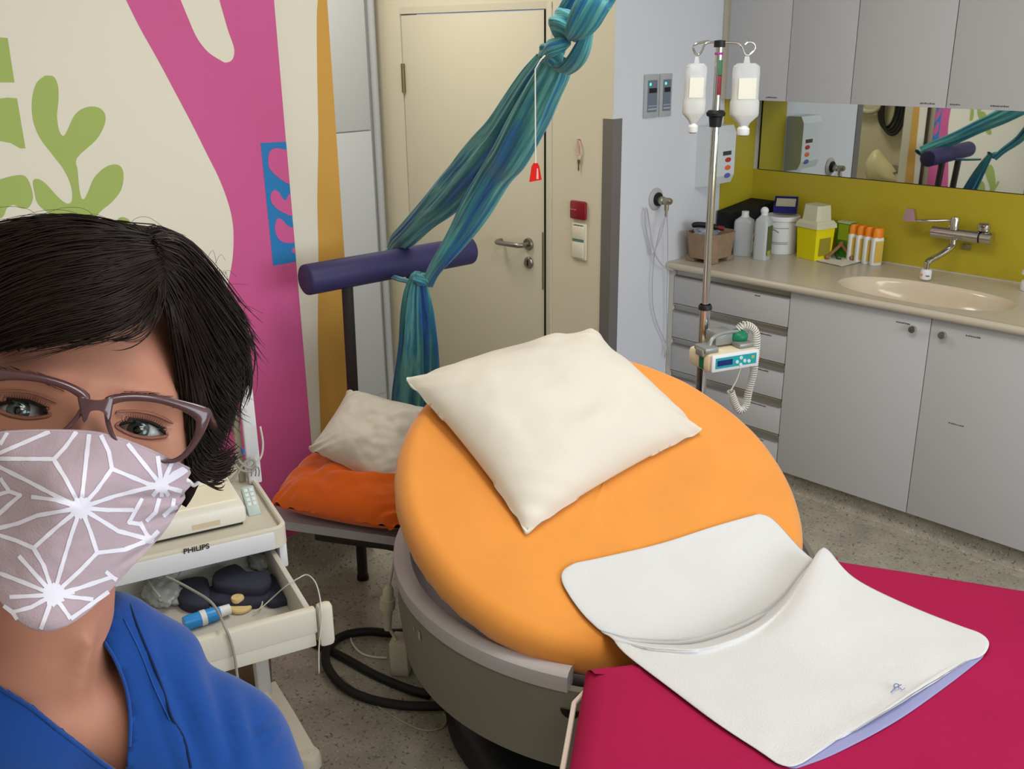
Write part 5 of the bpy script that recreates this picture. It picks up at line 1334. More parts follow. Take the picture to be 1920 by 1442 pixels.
# contents of the drawer
ZD = .669
def D_(x, y, z=ZD): return at(x, y, 2, z)
navy = M('navy_cuff_fabric', (48, 50, 66), .85, bump=.2)
def slab(pxs, z0, z1, seed):
    # a folded strip of cloth: rounded polygon slab with softened edges
    P = smoothpts([at(a, b, 2, z1) for a, b in pxs], 3, True); c = sum(P, Vector())/len(P)
    m = MB(); n = len(P); vs = []
    for f, z in ((1.0, z0), (1.02, (z0+z1)/2), (1.0, z1-.003), (.93, z1), (.5, z1+.003), (.04, z1+.002)):
        for p in P:
            q = c.lerp(p, f); vs.append(Vector((q.x, q.y, z+.0025*noise.noise(Vector((q.x*60+seed, q.y*60, 0))))))
    m.add(vs, [(j*n+k, j*n+(k+1) % n, (j+1)*n+(k+1) % n, (j+1)*n+k) for j in range(5) for k in range(n)]+[tuple(range(n-1, -1, -1)), tuple(5*n+k for k in range(n))])
    return m
def cuff(label, pxs, z0, z1, seed):
    o = slab(pxs, z0, z1, seed).build('pressure_cuff', navy, None, ang=60); tag(o, label, 'cuff', 'navy cuffs in the open drawer'); return o
cuff('folded navy cuff at the left of the dark bundle in the drawer', [(334, 1088), (382, 1080), (392, 1098), (388, 1128), (352, 1132), (330, 1116)], ZD, ZD+.022, 1)
cuff('topmost navy cuff at the back of the dark bundle in the drawer', [(404, 1070), (440, 1056), (462, 1070), (502, 1072), (506, 1090), (478, 1102), (404, 1094)], ZD+.018, ZD+.040, 2)
cuff('dark flat cuff in the middle of the bundle in the drawer', [(392, 1098), (440, 1092), (500, 1090), (515, 1110), (480, 1128), (420, 1130), (388, 1120)], ZD, ZD+.017, 3)
cuff('navy cuff tail lying to the right end of the open drawer', [(500, 1076), (530, 1080), (545, 1100), (548, 1118), (520, 1128), (500, 1126), (496, 1100)], ZD, ZD+.015, 4)
ring_m = M('beige_rubber', (226, 200, 140), .5)
def pad(label, x, y, z, r, th, seed):
    c = at(x, y, 2, z); m = MB().lathe([(.001, 0), (r*.9, 0), (r, th*.3), (r, th*.7), (r*.9, th), (.001, th)], tuple(c), 28)
    o = m.build('rubber_ring', ring_m, None); tag(o, label, 'pad', 'beige rubber pads in the open drawer'); return o
pad('beige round rubber pad nearest the drawer front', 452, 1142, ZD, .024, .010, 1)
pad('beige round rubber pad lying on top of the other pad', 446, 1128, ZD+.012, .014, .012, 2)
pad('flat beige rubber pad half under the dark cuff', 412, 1126, ZD+.004, .020, .007, 3)
# tube of gel, bags
p0, p1 = D_(345, 1170, ZD+.016), D_(412, 1148, ZD+.016)
t = thing('gel_tube', 'blue and white gel tube with a white cap at the drawer front', 'tube', ((p0+p1)/2-Vector((0, 0, .016)))[:])
MB().tube([p0, p0.lerp(p1, .15), p0.lerp(p1, .85), p1], [.014, .016, .015, .012], 20).build('body', M('gel_blue', (44, 140, 214), .3), t)
MB().tube([p0.lerp(p1, .45), p0.lerp(p1, .6)], .0164, 20).build('white_band', whitepl, t)
MB().tube([p1, p1+(p1-p0).normalized()*.022], [.012, .011], 20).build('cap', whitepl, t)
bagm = M('bag_plastic', (216, 220, 218), .15, trans=.6, spec=.7)
tag(crumple('plastic_bag', tuple(D_(305, 1112, ZD+.02)), .045, bagm, seed=11, sc=(1, .8, .5)), 'clear crumpled plastic bag at the left of the open drawer', 'bag')
tag(crumple('plastic_bag', tuple(D_(487, 1052, ZD+.02)), .026, bagm, seed=17, sc=(1, .8, .8)), 'small clear plastic bag in the back right corner of the drawer', 'bag')
cab_m = cg
def cable_thing(label, pts, r, mat=cg):
    o = MB().tube(smoothpts(pts, 7), r, 8).build('cable', mat, None, ang=180); tag(o, label, 'cable', 'cables in the open drawer'); return o
zc_ = .755
cable_thing('grey cable looping out of the drawer and hanging over its front', [D_(300, 1120, ZD+.05), D_(285, 1100, ZD+.06), D_(274, 1080, ZD+.07), D_(292, 1076, ZD+.08), D_(322, 1086, ZD+.085), D_(360, 1106, ZD+.09), D_(392, 1126, ZD+.095), D_(408, 1146, .76), atp(420, 1172, C(0, -.272, 0), cv), atp(432, 1200, C(0, -.276, 0), cv), atp(440, 1232, C(0, -.277, 0), cv), atp(446, 1275, C(0, -.274, 0), cv)], .0028)
cable_thing('thin grey cable arching at the back of the open drawer', [D_(330, 1085, ZD+.03), D_(345, 1066, ZD+.04), D_(372, 1054, ZD+.045), D_(400, 1054, ZD+.04), D_(422, 1064, ZD+.03)], .0016)
cable_thing('thin pale tube crossing the right side wall of the drawer', [D_(488, 1142, ZD+.02), D_(510, 1122, .70), D_(535, 1100, .735), D_(560, 1084, .752), D_(576, 1078, .757), D_(590, 1090, .757), D_(598, 1112, .757), atp(602, 1140, C(0, -.276, 0), cv), atp(602, 1170, C(0, -.278, 0), cv), atp(598, 1215, C(0, -.278, 0), cv), atp(598, 1262, C(0, -.278, 0), cv)], .0014, M('cable_pale', (200, 198, 186), .5))
cable_thing('white cable curled around the beige pads in the drawer', [D_(470, 1122, ZD+.01), D_(486, 1118, ZD+.012), D_(492, 1128, ZD+.012), D_(488, 1140, ZD+.01), D_(476, 1148, ZD+.008)], .0016, M('cable_pale', (200, 198, 186), .5))
# brown bin behind the trolley
bc = at(472, 1330, 2, 0)
t = thing('waste_bin', 'brown plastic waste bin standing under the trolley drawer', 'bin', tuple(Vector((bc.x-.09, bc.y+.02, 0))))
bb = (bc.x-.09, bc.y+.02, 0)
MB().lathe([(.001, .0), (.085, 0), (.10, .27), (.105, .275), (.100, .275), (.088, .01), (.001, .01)], bb, 36).build('tub', M('bin_brown', (120, 98, 78), .5), t)
MB().lathe([(.100, .262), (.108, .262), (.110, .275), (.104, .282), (.098, .275)], bb, 36).build('rim', M('bin_brown_light', (140, 116, 94), .5), t)

# ================================================================ cables and adapter on the floor
def F_(x, y, z=.013): return at(x, y, 2, z)
hose = M('black_hose_rubber', (28, 26, 26), .55)
o = MB().tube(smoothpts([F_(806, 1303), F_(760, 1290), F_(700, 1264), F_(650, 1236), F_(610, 1216), F_(570, 1198), F_(520, 1180)], 6), .0135, 12).build('floor_cable', hose, None, ang=180)
tag(o, 'straight thick black hose on the floor running under the trolley', 'hose', 'thick black hoses on the floor')
o = MB().tube(smoothpts([F_(760, 1186), F_(730, 1187), F_(690, 1184), F_(650, 1190), F_(622, 1206, .02), F_(610, 1230, .04), F_(618, 1258, .035), F_(645, 1288, .02), F_(690, 1310), F_(750, 1322), F_(800, 1324), F_(850, 1322)], 6), .0135, 12).build('floor_cable', hose, None, ang=180)
tag(o, 'thick black hose curving in a wide loop on the floor by the bed', 'hose', 'thick black hoses on the floor')
o = MB().tube(smoothpts([F_(655, 1180, .003), F_(660, 1205, .003), F_(676, 1224, .003), F_(700, 1232, .003), F_(726, 1234, .003)], 6), .0035, 8).build('floor_cable', M('cord_white', (226, 222, 214), .5), None, ang=180)
tag(o, 'thin white lead curling to the power adapter on the floor', 'cable')
o = MB().tube(smoothpts([F_(640, 1268, .003), F_(690, 1310, .003), F_(740, 1345, .003), F_(790, 1368, .003), F_(826, 1366, .003), F_(838, 1350, .003), F_(830, 1335, .003)], 6), .002, 8).build('floor_cable', M('cable_beige', (172, 160, 136), .5), None, ang=180)
tag(o, 'very thin beige lead lying nearest the camera on the floor', 'cable')
ab = at(752, 1262, 2, 0); bw = M('adapter_ivory', (206, 198, 176), .45)
t = thing('power_adapter', 'ivory power adapter block standing on the floor against the bed shell', 'adapter', tuple(ab))
AM = Matrix.Translation(ab) @ Matrix.Rotation(math.radians(38), 4, 'Z')
MB().rbox((-.028, -.02, 0), (.028, .05, .115), .005, AM).build('block', bw, t)
q0 = AM @ Vector((-.01, 0, .113))
pp = lambda x, y: atp(x, y, ab+Vector((-.02, 0, 0)), (-.7, .7, 0))
MB().tube(smoothpts([q0, pp(738, 1192), pp(728, 1175)], 5), .005, 10).build('lead', bw, t)
MB().tube([pp(727, 1180), pp(727, 1150), pp(726, 1140)], [.011, .014, .018], 16).build('plug', bw, t)
MB().tube([pp(726, 1140), pp(727, 1122)], .023, 20).build('socket_collar', bw, t)
MB().tube([pp(727, 1122), pp(728, 1106), pp(730, 1098)], [.017, .016, .009], 16).build('socket', bw, t)
MB().tube(smoothpts([pp(730, 1098), pp(734, 1078), pp(738, 1055), pp(742, 1030), pp(748, 1005)], 4), .004, 8).build('upper_lead', bw, t)
# ================================================================ the person taking the picture
HO = atd(158, 783, .56)
Zh = -Vector(ray(158, 783)).normalized()
ro = math.radians(9.4)
Xr = Vector(RC[0])*math.cos(ro)+Vector(RC[1])*math.sin(ro)
Xh = (Xr-Zh*Xr.dot(Zh)).normalized(); Yh = Zh.cross(Xh).normalized()
HM_ = Matrix(((Xh.x, Yh.x, Zh.x, HO.x), (Xh.y, Yh.y, Zh.y, HO.y), (Xh.z, Yh.z, Zh.z, HO.z), (0, 0, 0, 1)))
HI = HM_.inverted()
def hl(px, py, z=0):
    # photo pixel -> point in the head's own frame, at height z in front of the eyes
    return HI @ atp(px, py, HO+Zh*z, Zh)
def pts_h(pl, z): return [hl(a, b, z) for a, b in pl]
def inpoly(x, y, P):
    c = False; j = len(P)-1
    for i in range(len(P)):
        if (P[i][1] > y) != (P[j][1] > y) and x < (P[j][0]-P[i][0])*(y-P[i][1])/(P[j][1]-P[i][1])+P[i][0]: c = not c
        j = i
    return c
skin = M('skin', (184, 128, 106), .48, sss=.12, spec=.35, var=.05, vscale=30, bump=.08, bscale=700)
skin2 = M('skin_lid', (146, 94, 80), .5, sss=.1)
hairm = M('dark_brown_hair', (29, 18, 14), .48, spec=.25)
feet = Vector((HO.x, HO.y, 0))-Vector((Zh.x, Zh.y, 0)).normalized()*.14
person = thing('person', 'person with short dark hair, mauve glasses, star-patterned face mask and blue scrubs in the foreground', 'person', (feet.x, feet.y, 0))

EX, EZ = .0315, -.0290
def g(a, s): return np.exp(-(a/s)**2)
def head_z(x, y):
    # front surface of the face as a height over the eye plane
    q = np.clip(1-np.abs(x/.076)**2.3-np.abs((y+.008)/.128)**2.4, 0.0, 1)
    z = -.090+.088*q**.46
    return z
def face_feats(x, y):
    d = 0
    for s in (-1, 1):
        d = d-.0095*np.exp(-((x-s*EX)/.0175)**2-((y-.001)/.0125)**2)
        d = d+.0045*g(x-s*.030, .022)*g(y-.021, .008)
        d = d+.0045*g(x-s*.040, .017)*g(y+.036, .017)
        d = d-.003*g(x-s*.026, .014)*g(y+.016, .004)
    t = np.clip((.004-y)/.052, 0, 1)
    nose = (.005+.017*t**1.2)*np.exp(-(x/(.0075+.0055*t))**2)*(1/(1+np.exp(-(y+.056)/.0022)))*(1/(1+np.exp((y-.012)/.007)))
    d = d+nose+.007*g(x, .022)*g(y+.078, .016)+.006*g(x, .02)*g(y+.108, .014)
    return d
def almond(x, y):
    # >0 inside the eye opening (x, y relative to the eye centre); w: half width
    w = .0145; t = x/w
    up = .0059*(1-t*t)**.8 if abs(t) < 1 else 0
    lo = -.0038*(1-t*t) if abs(t) < 1 else 0
    return abs(t) < 1 and lo < y < up
NU, NV = 420, 330
uu = np.linspace(0, 2*np.pi, NU, endpoint=False); vv = np.linspace(.001, np.pi-.001, NV)
U_, V_ = np.meshgrid(uu, vv)
# pole along y so that the face has an even grid
def spow(c, e): return np.sign(c)*np.abs(c)**e
X_ = .074*spow(np.sin(V_), .93)*spow(np.cos(U_), .93); Y_ = .122*np.cos(V_)-.006; Zs = spow(np.sin(V_), .93)*spow(np.sin(U_), .93)
Z_ = -.090+np.where(Zs > 0, .088, .098)*Zs
jaw = np.clip((-.005-Y_)/.115, 0, 1); X_ = X_*(1-.38*jaw**1.3)
front = np.clip(Zs*2.2, 0, 1)
Z_ = Z_+face_feats(X_, Y_)*front
X1 = X_.ravel(); Y1 = Y_.ravel(); Z1 = Z_.ravel(); F1 = Zs.ravel()
for k in range(len(X1)):
    if F1[k] > .3 and abs(Y1[k]) < .012:
        for s in (-1, 1):
            if almond(X1[k]-s*EX, Y1[k]): Z1[k] = -.036
m = MB()
m.add([HM_ @ Vector((float(a), float(b), float(c))) for a, b, c in zip(X1, Y1, Z1)], [(j*NU+k, j*NU+(k+1) % NU, (j+1)*NU+(k+1) % NU, (j+1)*NU+k) for j in range(NV-1) for k in range(NU)])
# ears
def ear(s):
    e = []
    for k in range(24):
        a = 2*PI*k/24; e.append(HM_ @ Vector((s*(.078+.004*math.cos(a)), -.012+.030*math.sin(a)+.0, -.098-.016*math.cos(a))))
    m.tube(e, .006, 10, closed=True)
    m.sphere((0, 0, 0), 1, 8); n = 9*16
    for i in range(len(m.v)-n, len(m.v)):
        v = m.v[i]; m.v[i] = HM_ @ Vector((s*.076+v.x*.006, -.012+v.y*.026, -.098+v.z*.014))
ear_start = len(m.v)
for s in (-1, 1):
    e = [HM_ @ Vector((s*(.074+.003*math.cos(2*PI*k/24)), .004+.025*math.sin(2*PI*k/24), -.106-.015*math.cos(2*PI*k/24))) for k in range(24)]
    m.tube(e, .006, 10, closed=True)
    b0 = len(m.v); m.sphere((0, 0, 0), 1, 10)
    for i in range(b0, len(m.v)):
        v = m.v[i]; m.v[i] = HM_ @ Vector((s*.071+v.x*.006, .004+v.y*.023, -.104+v.z*.013))
headmesh = m

# --- neck, shoulders, torso, arms and legs as one continuous skin (voxel-remeshed volume)
def remesh(parts, vox, smooth_it=8):
    m = MB()
    for p in parts:
        if p[0] == 'c':     # tapered capsule
            a, ra, b, rb = Vector(p[1]), p[2], Vector(p[3]), p[4]
            d = (b-a); L = d.length; n = 10
            up = d.normalized(); sx = up.orthogonal().normalized(); sy = up.cross(sx)
            fl = p[5] if len(p) > 5 else None
            if fl is not None:
                fd, fs_ = Vector(fl[0]), fl[1]
                fd = (fd-up*fd.dot(up)).normalized(); sx = fd; sy = up.cross(sx)
            else: fs_ = 1
            rings = []
            for k in range(n): t = -PI/2+PI/2*k/n; rings.append((a+up*math.sin(t)*ra, math.cos(t)*ra))
            for k in range(7): f = k/6; rings.append((a.lerp(b, f), ra+(rb-ra)*f))
            for k in range(1, n+1): t = PI/2*k/n; rings.append((b+up*math.sin(t)*rb, max(.0005, math.cos(t)*rb)))
            N_ = 28; vs = []
            for c, r in rings: vs += [c+sx*(r*fs_*math.cos(2*PI*q/N_))+sy*(r*math.sin(2*PI*q/N_)) for q in range(N_)]
            m.add(vs, [(j*N_+q, j*N_+(q+1) % N_, (j+1)*N_+(q+1) % N_, (j+1)*N_+q) for j in range(len(rings)-1) for q in range(N_)]+[tuple(range(N_-1, -1, -1)), tuple((len(rings)-1)*N_+q for q in range(N_))])
    me = bpy.data.meshes.new('tmp'); me.from_pydata([tuple(v) for v in m.v], [], m.f)
    o = bpy.data.objects.new('tmp', me); COL.objects.link(o)
    md = o.modifiers.new('r', 'REMESH'); md.mode = 'VOXEL'; md.voxel_size = vox
    ms = o.modifiers.new('s', 'SMOOTH'); ms.iterations = smooth_it; ms.factor = .6
    bpy.context.view_layer.update()
    ev = o.evaluated_get(bpy.context.evaluated_depsgraph_get())
    em = ev.to_mesh(); vs = [v.co.copy() for v in em.vertices]; fs = [list(p.vertices) for p in em.polygons]
    ev.to_mesh_clear(); bpy.data.objects.remove(o)
    return vs, fs
CAMR, CAMD, CAMF = Vector(RC[0]), Vector(RC[1]), Vector(RC[2])
def cc(x, y, z): return Vector(ORG)+CAMR*x+CAMD*y+CAMF*z
nb = atd(62, 1300, .715)
chest = atd(55, 1760, .80)
shL, shR = atd(398, 1430, .765), atd(-270, 1400, .765)
fwd = Vector((-Zh.x, -Zh.y, 0)).normalized()*-1
elL = shL+Vector((0, 0, -.27))+fwd*.02+CAMR*.035; wrL = elL+Vector((0, 0, -.22))+fwd*.07; 
elR = cc(-.44, .33, .47); wrR = cc(-.20, .17, .02)
hip = Vector((chest.x, chest.y, .93))-fwd*.02
side_b = Vector((CAMR.x, CAMR.y, 0)).normalized()
hL, hR = hip+side_b*.085, hip-side_b*.085
kL, kR = Vector((hL.x, hL.y, .49))+side_b*.02+fwd*.02, Vector((hR.x, hR.y, .49))-side_b*.02+fwd*.02
aL, aR = Vector((kL.x, kL.y, .09))-fwd*.02, Vector((kR.x, kR.y, .09))-fwd*.02
body = [('c', atd(92, 1030, .652), .0425, nb, .052),
        ('c', nb, .058, atd(195, 1322, .735), .046), ('c', nb, .062, atd(-80, 1350, .735), .050),
        ('c', atd(195, 1322, .735), .046, shL, .048), ('c', atd(-80, 1350, .735), .050, shR, .048),
        ('c', atd(60, 1520, .775), .095, chest, .115), ('c', atd(150, 1560, .77), .085, chest, .12), ('c', atd(-40, 1540, .77), .085, chest, .12),
        ('c', chest, .125, hip, .13), ('c', hL, .092, kL, .056), ('c', hR, .092, kR, .056), ('c', kL, .054, aL, .036), ('c', kR, .054, aR, .036),
        ('c', shL, .048, elL, .038), ('c', elL, .037, wrL, .024), ('c', shR, .048, elR, .038), ('c', elR, .037, wrR, .024),
        ('c', atd(166, 1200, .651), .0055, atd(132, 1335, .682), .006), ('c', atd(60, 1230, .650), .005, atd(118, 1335, .682), .006),
        ('c', atd(140, 1362, .692), .007, atd(215, 1335, .708), .008), ('c', atd(100, 1362, .692), .007, atd(-20, 1300, .70), .009)]
def hand(wr, d, palmn, curl, sgn):
    out = []; d = d.normalized(); pn = (palmn-d*palmn.dot(d)).normalized(); s_ = d.cross(pn)*sgn
    out.append(('c', wr, .024, wr+d*.055, .034, (pn, .45)))
    for i, (off, L) in enumerate(((-.033, .068), (-.011, .076), (.011, .072), (.033, .058))):
        p = wr+d*.085+s_*off; dd = d.copy(); r = .0085; a0p = wr+d*.05+s_*off*.75
        out.append(('c', a0p, .010, p, r+.0003))
        for k, f in enumerate((.45, .32, .25)):
            ang2 = curl*(k+1)*.8; dn = (d*math.cos(ang2)+pn*math.sin(ang2)).normalized()
            q = p+dn*L*f; out.append(('c', p, r, q, r-.0008)); p = q; r -= .0008
    p = wr+d*.025-s_*.026; q = p-s_*.030+d*.028+pn*.012; out.append(('c', p, .013, q, .011)); q2 = q+d*.026+pn*.012; out.append(('c', q, .011, q2, .0095))
    return out
body += hand(wrL, Vector((0, 0, -1))+fwd*.2, -side_b, .35, 1)
body += hand(wrR, cc(.0, .0, -.06)-wrR, -CAMD, .6, -1)
vs, fs = remesh(body, .0048, 12)
# keep the finer lengthwise form: neck tendons and collarbones are part of the volume above
b0 = len(headmesh.v)
headmesh.add(vs, fs)
headmesh.build('body', skin, person, ang=180)
# --- eyes
ga = Vector((-.20, -.01, 1)).normalized()
for s in (-1, 1):
    bm = bmesh.new(); bmesh.ops.create_uvsphere(bm, u_segments=64, v_segments=48, radius=.0125)
    m = MB(); rot = Vector((0, 0, 1)).rotation_difference(ga).to_matrix().to_4x4()
    c0 = Vector((s*EX, 0.0003, EZ)); vsx = []
    for v in bm.verts:
        p = v.co.copy(); an = math.acos(max(-1, min(1, p.z/.0125)))
        if an < .50: p *= 1+.05*(1-(an/.50)**2)
        vsx.append(HM_ @ (c0+rot @ p))
    faces = []
    for f in bm.faces:
        c = f.calc_center_median().normalized(); an = math.acos(max(-1, min(1, c.z)))
        m.cur = 2 if an < .18 else (1 if an < .50 else 0)
        faces.append(([v.index for v in f.verts], m.cur))
    bm.verts.index_update(); bm.free()
    m.v = vsx
    for f, mi in faces: m.f.append(f); m.mi.append(mi)
    m.keepn = True
    m.build('eye', [M('eye_white', (160, 158, 162), .25, coat=.6), M('iris_grey_green', (58, 72, 68), .2, coat=1), M('pupil', (10, 10, 10), .1, coat=1)], person, ang=180)
    up = []; lo = []
    for k in range(25):
        t = -1+2*k/24; x = s*EX+.0148*t; yu = .0060*(max(0, 1-t*t))**.8; yl = -.0039*(1-t*t)
        def zz(x, y): return float(head_z(np.array(x), np.array(y)))+float(face_feats(np.array(x), np.array(y)))
        up.append(HM_ @ Vector((x, yu, zz(x, yu)+.0000))); lo.append(HM_ @ Vector((x, yl, zz(x, yl)+.0000)))
    MB().tube(up, [.0006]+[.0013]*23+[.0006], 8).build('upper_lid', skin2, person, ang=180)
    MB().tube(lo, [.0006]+[.0011]*23+[.0006], 8).build('lower_lid', skin2, person, ang=180)
    MB().tube([p+Zh*.0008-Yh*.0006 for p in up[1:-1]], [.0003]+[.0011]*21+[.0003], 6).build('lash_line', hairm, person, ang=180)
    la = MB()
    for k in range(3, 23, 1):
        p = up[k]; t = (k-12)/12
        la.tube([p+Zh*.001, p+Zh*.003+Yh*.0008+Xh*(t*.001), p+Zh*.0048+Yh*.0024+Xh*(t*.002)], [.0002, .00015, .00006], 4)
    la.build('eyelashes', hairm, person, ang=180)
    fo = [HM_ @ Vector((s*EX+.0165*t, .0105*(1-.35*t*t)-.0005, float(head_z(np.array(s*EX+.0165*t), np.array(.01)))+float(face_feats(np.array(s*EX+.0165*t), np.array(.0095)))-.0003)) for t in [-1+2*k/16 for k in range(17)]]
    MB().tube(fo, [.0003]+[.0009]*15+[.0003], 6).build('lid_fold', skin2, person, ang=180)
    eb = MB(); rnd = random.Random(5+s)
    for k in range(60):
        t = rnd.uniform(-1, 1); x = s*(EX+.002)+.021*t; y = .0165+.002*(1-t*t)+rnd.uniform(-.002, .002)-.002*t*t
        z = float(head_z(np.array(x), np.array(y)))+float(face_feats(np.array(x), np.array(y)))
        p = Vector((x, y, z+.0002)); e = p+Vector((s*.0052, .0014, .0002))
        eb.tube([HM_ @ p, HM_ @ e], [.00022, .00008], 4)
    eb.build('eyebrow', hairm, person, ang=180)

# --- glasses
gm = M('mauve_acetate', (74, 46, 50), .28, coat=.5, spec=.5)
BR = hl(178, 767, .020)
outR = pts_h([(198, 745), (240, 737), (292, 740), (345, 751), (396, 766), (397, 782), (388, 808), (374, 836), (352, 862), (322, 872), (280, 866), (240, 851), (214, 830), (200, 800), (195, 770)], .020)
inR = pts_h([(210, 760), (242, 752), (292, 755), (338, 768), (366, 784), (370, 797), (367, 818), (354, 842), (336, 859), (312, 864), (280, 857), (244, 842), (220, 822), (209, 796), (205, 772)], .020)
def bow(p): return Vector((p.x, p.y, p.z-.50*max(0, .006-p.y)-3.2*max(0, abs(p.x-BR.x)-.01)**2))
glasses = []
for s in (1, -1):
    O_ = smoothpts([Vector((p.x if s > 0 else 2*BR.x-p.x, p.y, p.z)) for p in outR], 4, True)
    I_ = smoothpts([Vector((p.x if s > 0 else 2*BR.x-p.x, p.y, p.z)) for p in inR], 4, True)
    O_ = [bow(p) for p in O_]; I_ = [bow(p) for p in I_]; n = len(O_)
    m = MB(); mid = [(a+b)/2 for a, b in zip(O_, I_)]
    L = [I_, [(a*.35+b*.65)+Vector((0, 0, .0014)) for a, b in zip(mid, I_)], [p+Vector((0, 0, .0018)) for p in mid], [(a*.35+b*.65)+Vector((0, 0, .0014)) for a, b in zip(mid, O_)], O_, [p-Vector((0, 0, .0028)) for p in O_], [p-Vector((0, 0, .0028)) for p in I_]]
    vs = [HM_ @ p for l in L for p in l]; k7 = len(L)
    m.add(vs, [(j*n+k, j*n+(k+1) % n, ((j+1) % k7)*n+(k+1) % n, ((j+1) % k7)*n+k) for j in range(k7) for k in range(n)])
    glasses.append(m)
    c = sum(I_, Vector())/n; lm_ = MB(); vs = []
    for f in (1, .8, .6, .4, .2, .02):
        for p in I_: q = c.lerp(p, f); vs.append(HM_ @ (q+Vector((0, 0, -.0010+.0012*(1-f*f)))))
    vs2 = [v-Zh*.0014 for v in vs]; nn2 = len(vs)
    fcs = [(j*n+k, j*n+(k+1) % n, (j+1)*n+(k+1) % n, (j+1)*n+k) for j in range(5) for k in range(n)]+[tuple(5*n+k for k in range(n))]
    lm_.add(vs+vs2, fcs+[tuple(nn2+k for k in f[::-1]) for f in fcs])
    glasses.append(lm_)
gt = MB(); gt.v = []; 
for mm in (glasses[0], glasses[2]): gt.add(mm.v, mm.f)
# bridge
bA, bB = hl(160, 762, .0215), hl(199, 764, .0215)
bp_ = smoothpts([hl(a, b, .0205) for a, b in ((146, 741), (163, 747), (180, 750), (197, 748), (214, 741), (211, 765), (206, 790), (198, 778), (189, 771), (177, 770), (167, 774), (158, 793), (150, 768))], 3, True)
nb_ = len(bp_); cb_ = sum(bp_, Vector())/nb_
lay = [[p-Vector((0, 0, .004)) for p in bp_], [p+Vector((0, 0, .0005)) for p in bp_], [cb_.lerp(p, .88)+Vector((0, 0, .0018)) for p in bp_]]
gt.add([HM_ @ p for l in lay for p in l], [(j*nb_+k, j*nb_+(k+1) % nb_, (j+1)*nb_+(k+1) % nb_, (j+1)*nb_+k) for j in range(2) for k in range(nb_)]+[tuple(range(nb_-1, -1, -1)), tuple(2*nb_+k for k in range(nb_))])
# temples to the ears
for s in (1, -1):
    tip = bow(Vector(((hl(391, 777, .020).x if s > 0 else 2*BR.x-hl(391, 777, .020).x), hl(391, 777, .020).y, .0195)))
    gt.tube([HM_ @ p for p in smoothpts([tip, tip+Vector((s*.002, -.001, -.012)), Vector((s*.0775, .006, -.055)), Vector((s*.079, .010, -.092)), Vector((s*.077, -.004, -.112)), Vector((s*.075, -.022, -.118))], 5)], [.0032]*21+[.0025]*5, 8)
gfr = gt.build('glasses_frame', gm, person, ang=60)
lens = M('lens_glass', (252, 254, 252), .02, trans=1.0, ior=1.10, spec=.5)
for mm in (glasses[1], glasses[3]): mm.build('lens', lens, gfr, ang=60)

# --- face mask
def zmask(x, y):
    q = max(0.0, 1-abs(x/.080)**2.3-abs((y+.01)/.140)**2.6)
    z = -.090+.092*q**.46
    z = max(z, -.082)
    z += .026*math.exp(-(x/.024)**2-((y+.036)/.026)**2)+.022*math.exp(-(x/.040)**2-((y+.078)/.034)**2)+.030*math.exp(-(x/.040)**2-((y+.118)/.022)**2)
    z += .014*math.exp(-((abs(x)-.038)/.024)**2-((y+.024)/.018)**2)
    # folds that run in from the side seam
    for (ax, ay, bx, by, am_, wd) in FOLDS:
        dx, dy = bx-ax, by-ay; L2 = dx*dx+dy*dy; t = max(0, min(1, ((x-ax)*dx+(y-ay)*dy)/L2))
        dd = (x-ax-dx*t)*dy/math.sqrt(L2)-(y-ay-dy*t)*dx/math.sqrt(L2)
        dist = math.hypot(x-ax-dx*t, y-ay-dy*t)
        z += am_*(t**.7)*(-math.exp(-(dist/wd)**2)+.7*math.exp(-((dist-wd*2.0*(1 if dd > 0 else 1))/(wd*1.4))**2))
    z += .0010*noise.noise(Vector((x*55, y*55, 3)))+.0006*noise.noise(Vector((x*140, y*140, 9)))
    return z+.004
FOLDS = []
for a, b, am_, wd in (((225, 934), (352, 934), .0030, .0022), ((262, 992), (338, 962), .0042, .0024), ((215, 1075), (300, 1012), .0026, .002), ((60, 935), (150, 925), .0010, .002)):
    p, q = hl(*a, .02), hl(*b, -.01); FOLDS.append((p.x, p.y, q.x, q.y, am_, wd))
def on_mask(px, py, off=0):
    z = .0
    for _ in range(5):
        p = hl(px, py, z); z = zmask(p.x, p.y)+off
    return hl(px, py, z)
topc = smoothpts([(x, y, 0) for x, y in [(-78, 846), (-45, 822), (0, 812), (60, 808), (120, 808), (165, 810), (205, 817), (250, 832), (300, 853), (330, 867), (354, 879)]], 10)
botc = smoothpts([(x, y, 0) for x, y in [(-80, 900), (-66, 985), (-35, 1070), (5, 1135), (45, 1173), (90, 1184), (140, 1166), (195, 1120), (250, 1060), (305, 1000), (344, 935)]], 10)
sidec = None
m = MB(); n = len(topc); R_ = 90; vs = []
for j in range(R_+1):
    f = j/R_
    for i in range(n):
        a, b = topc[i], botc[i]; bend = 0
        u = i/(n-1)
        x = a[0]+(b[0]-a[0])*f; y = a[1]+(b[1]-a[1])*f
        if u > .85: x += 6*(u-.85)/.15*math.sin(PI*f)+3*math.sin(f*14)*(u-.85)/.15
        vs.append(on_mask(x, y))
off = len(vs)
top_l = [HM_ @ v for v in vs]; bot_l = [HM_ @ (v-Vector((0, 0, .0016))) for v in vs]
fcs = [(j*n+k, j*n+k+1, (j+1)*n+k+1, (j+1)*n+k) for j in range(R_) for k in range(n-1)]
m.add(top_l+bot_l, fcs+[tuple(off+k for k in f[::-1]) for f in fcs])
bd = [k for k in range(n)]+[j*n+n-1 for j in range(1, R_+1)]+[R_*n+k for k in range(n-2, -1, -1)]+[j*n for j in range(R_-1, 0, -1)]
m.add([], []); base = 0
for a, b in zip(bd, bd[1:]+bd[:1]): m.f.append([a, b, off+b, off+a]); m.mi.append(0)
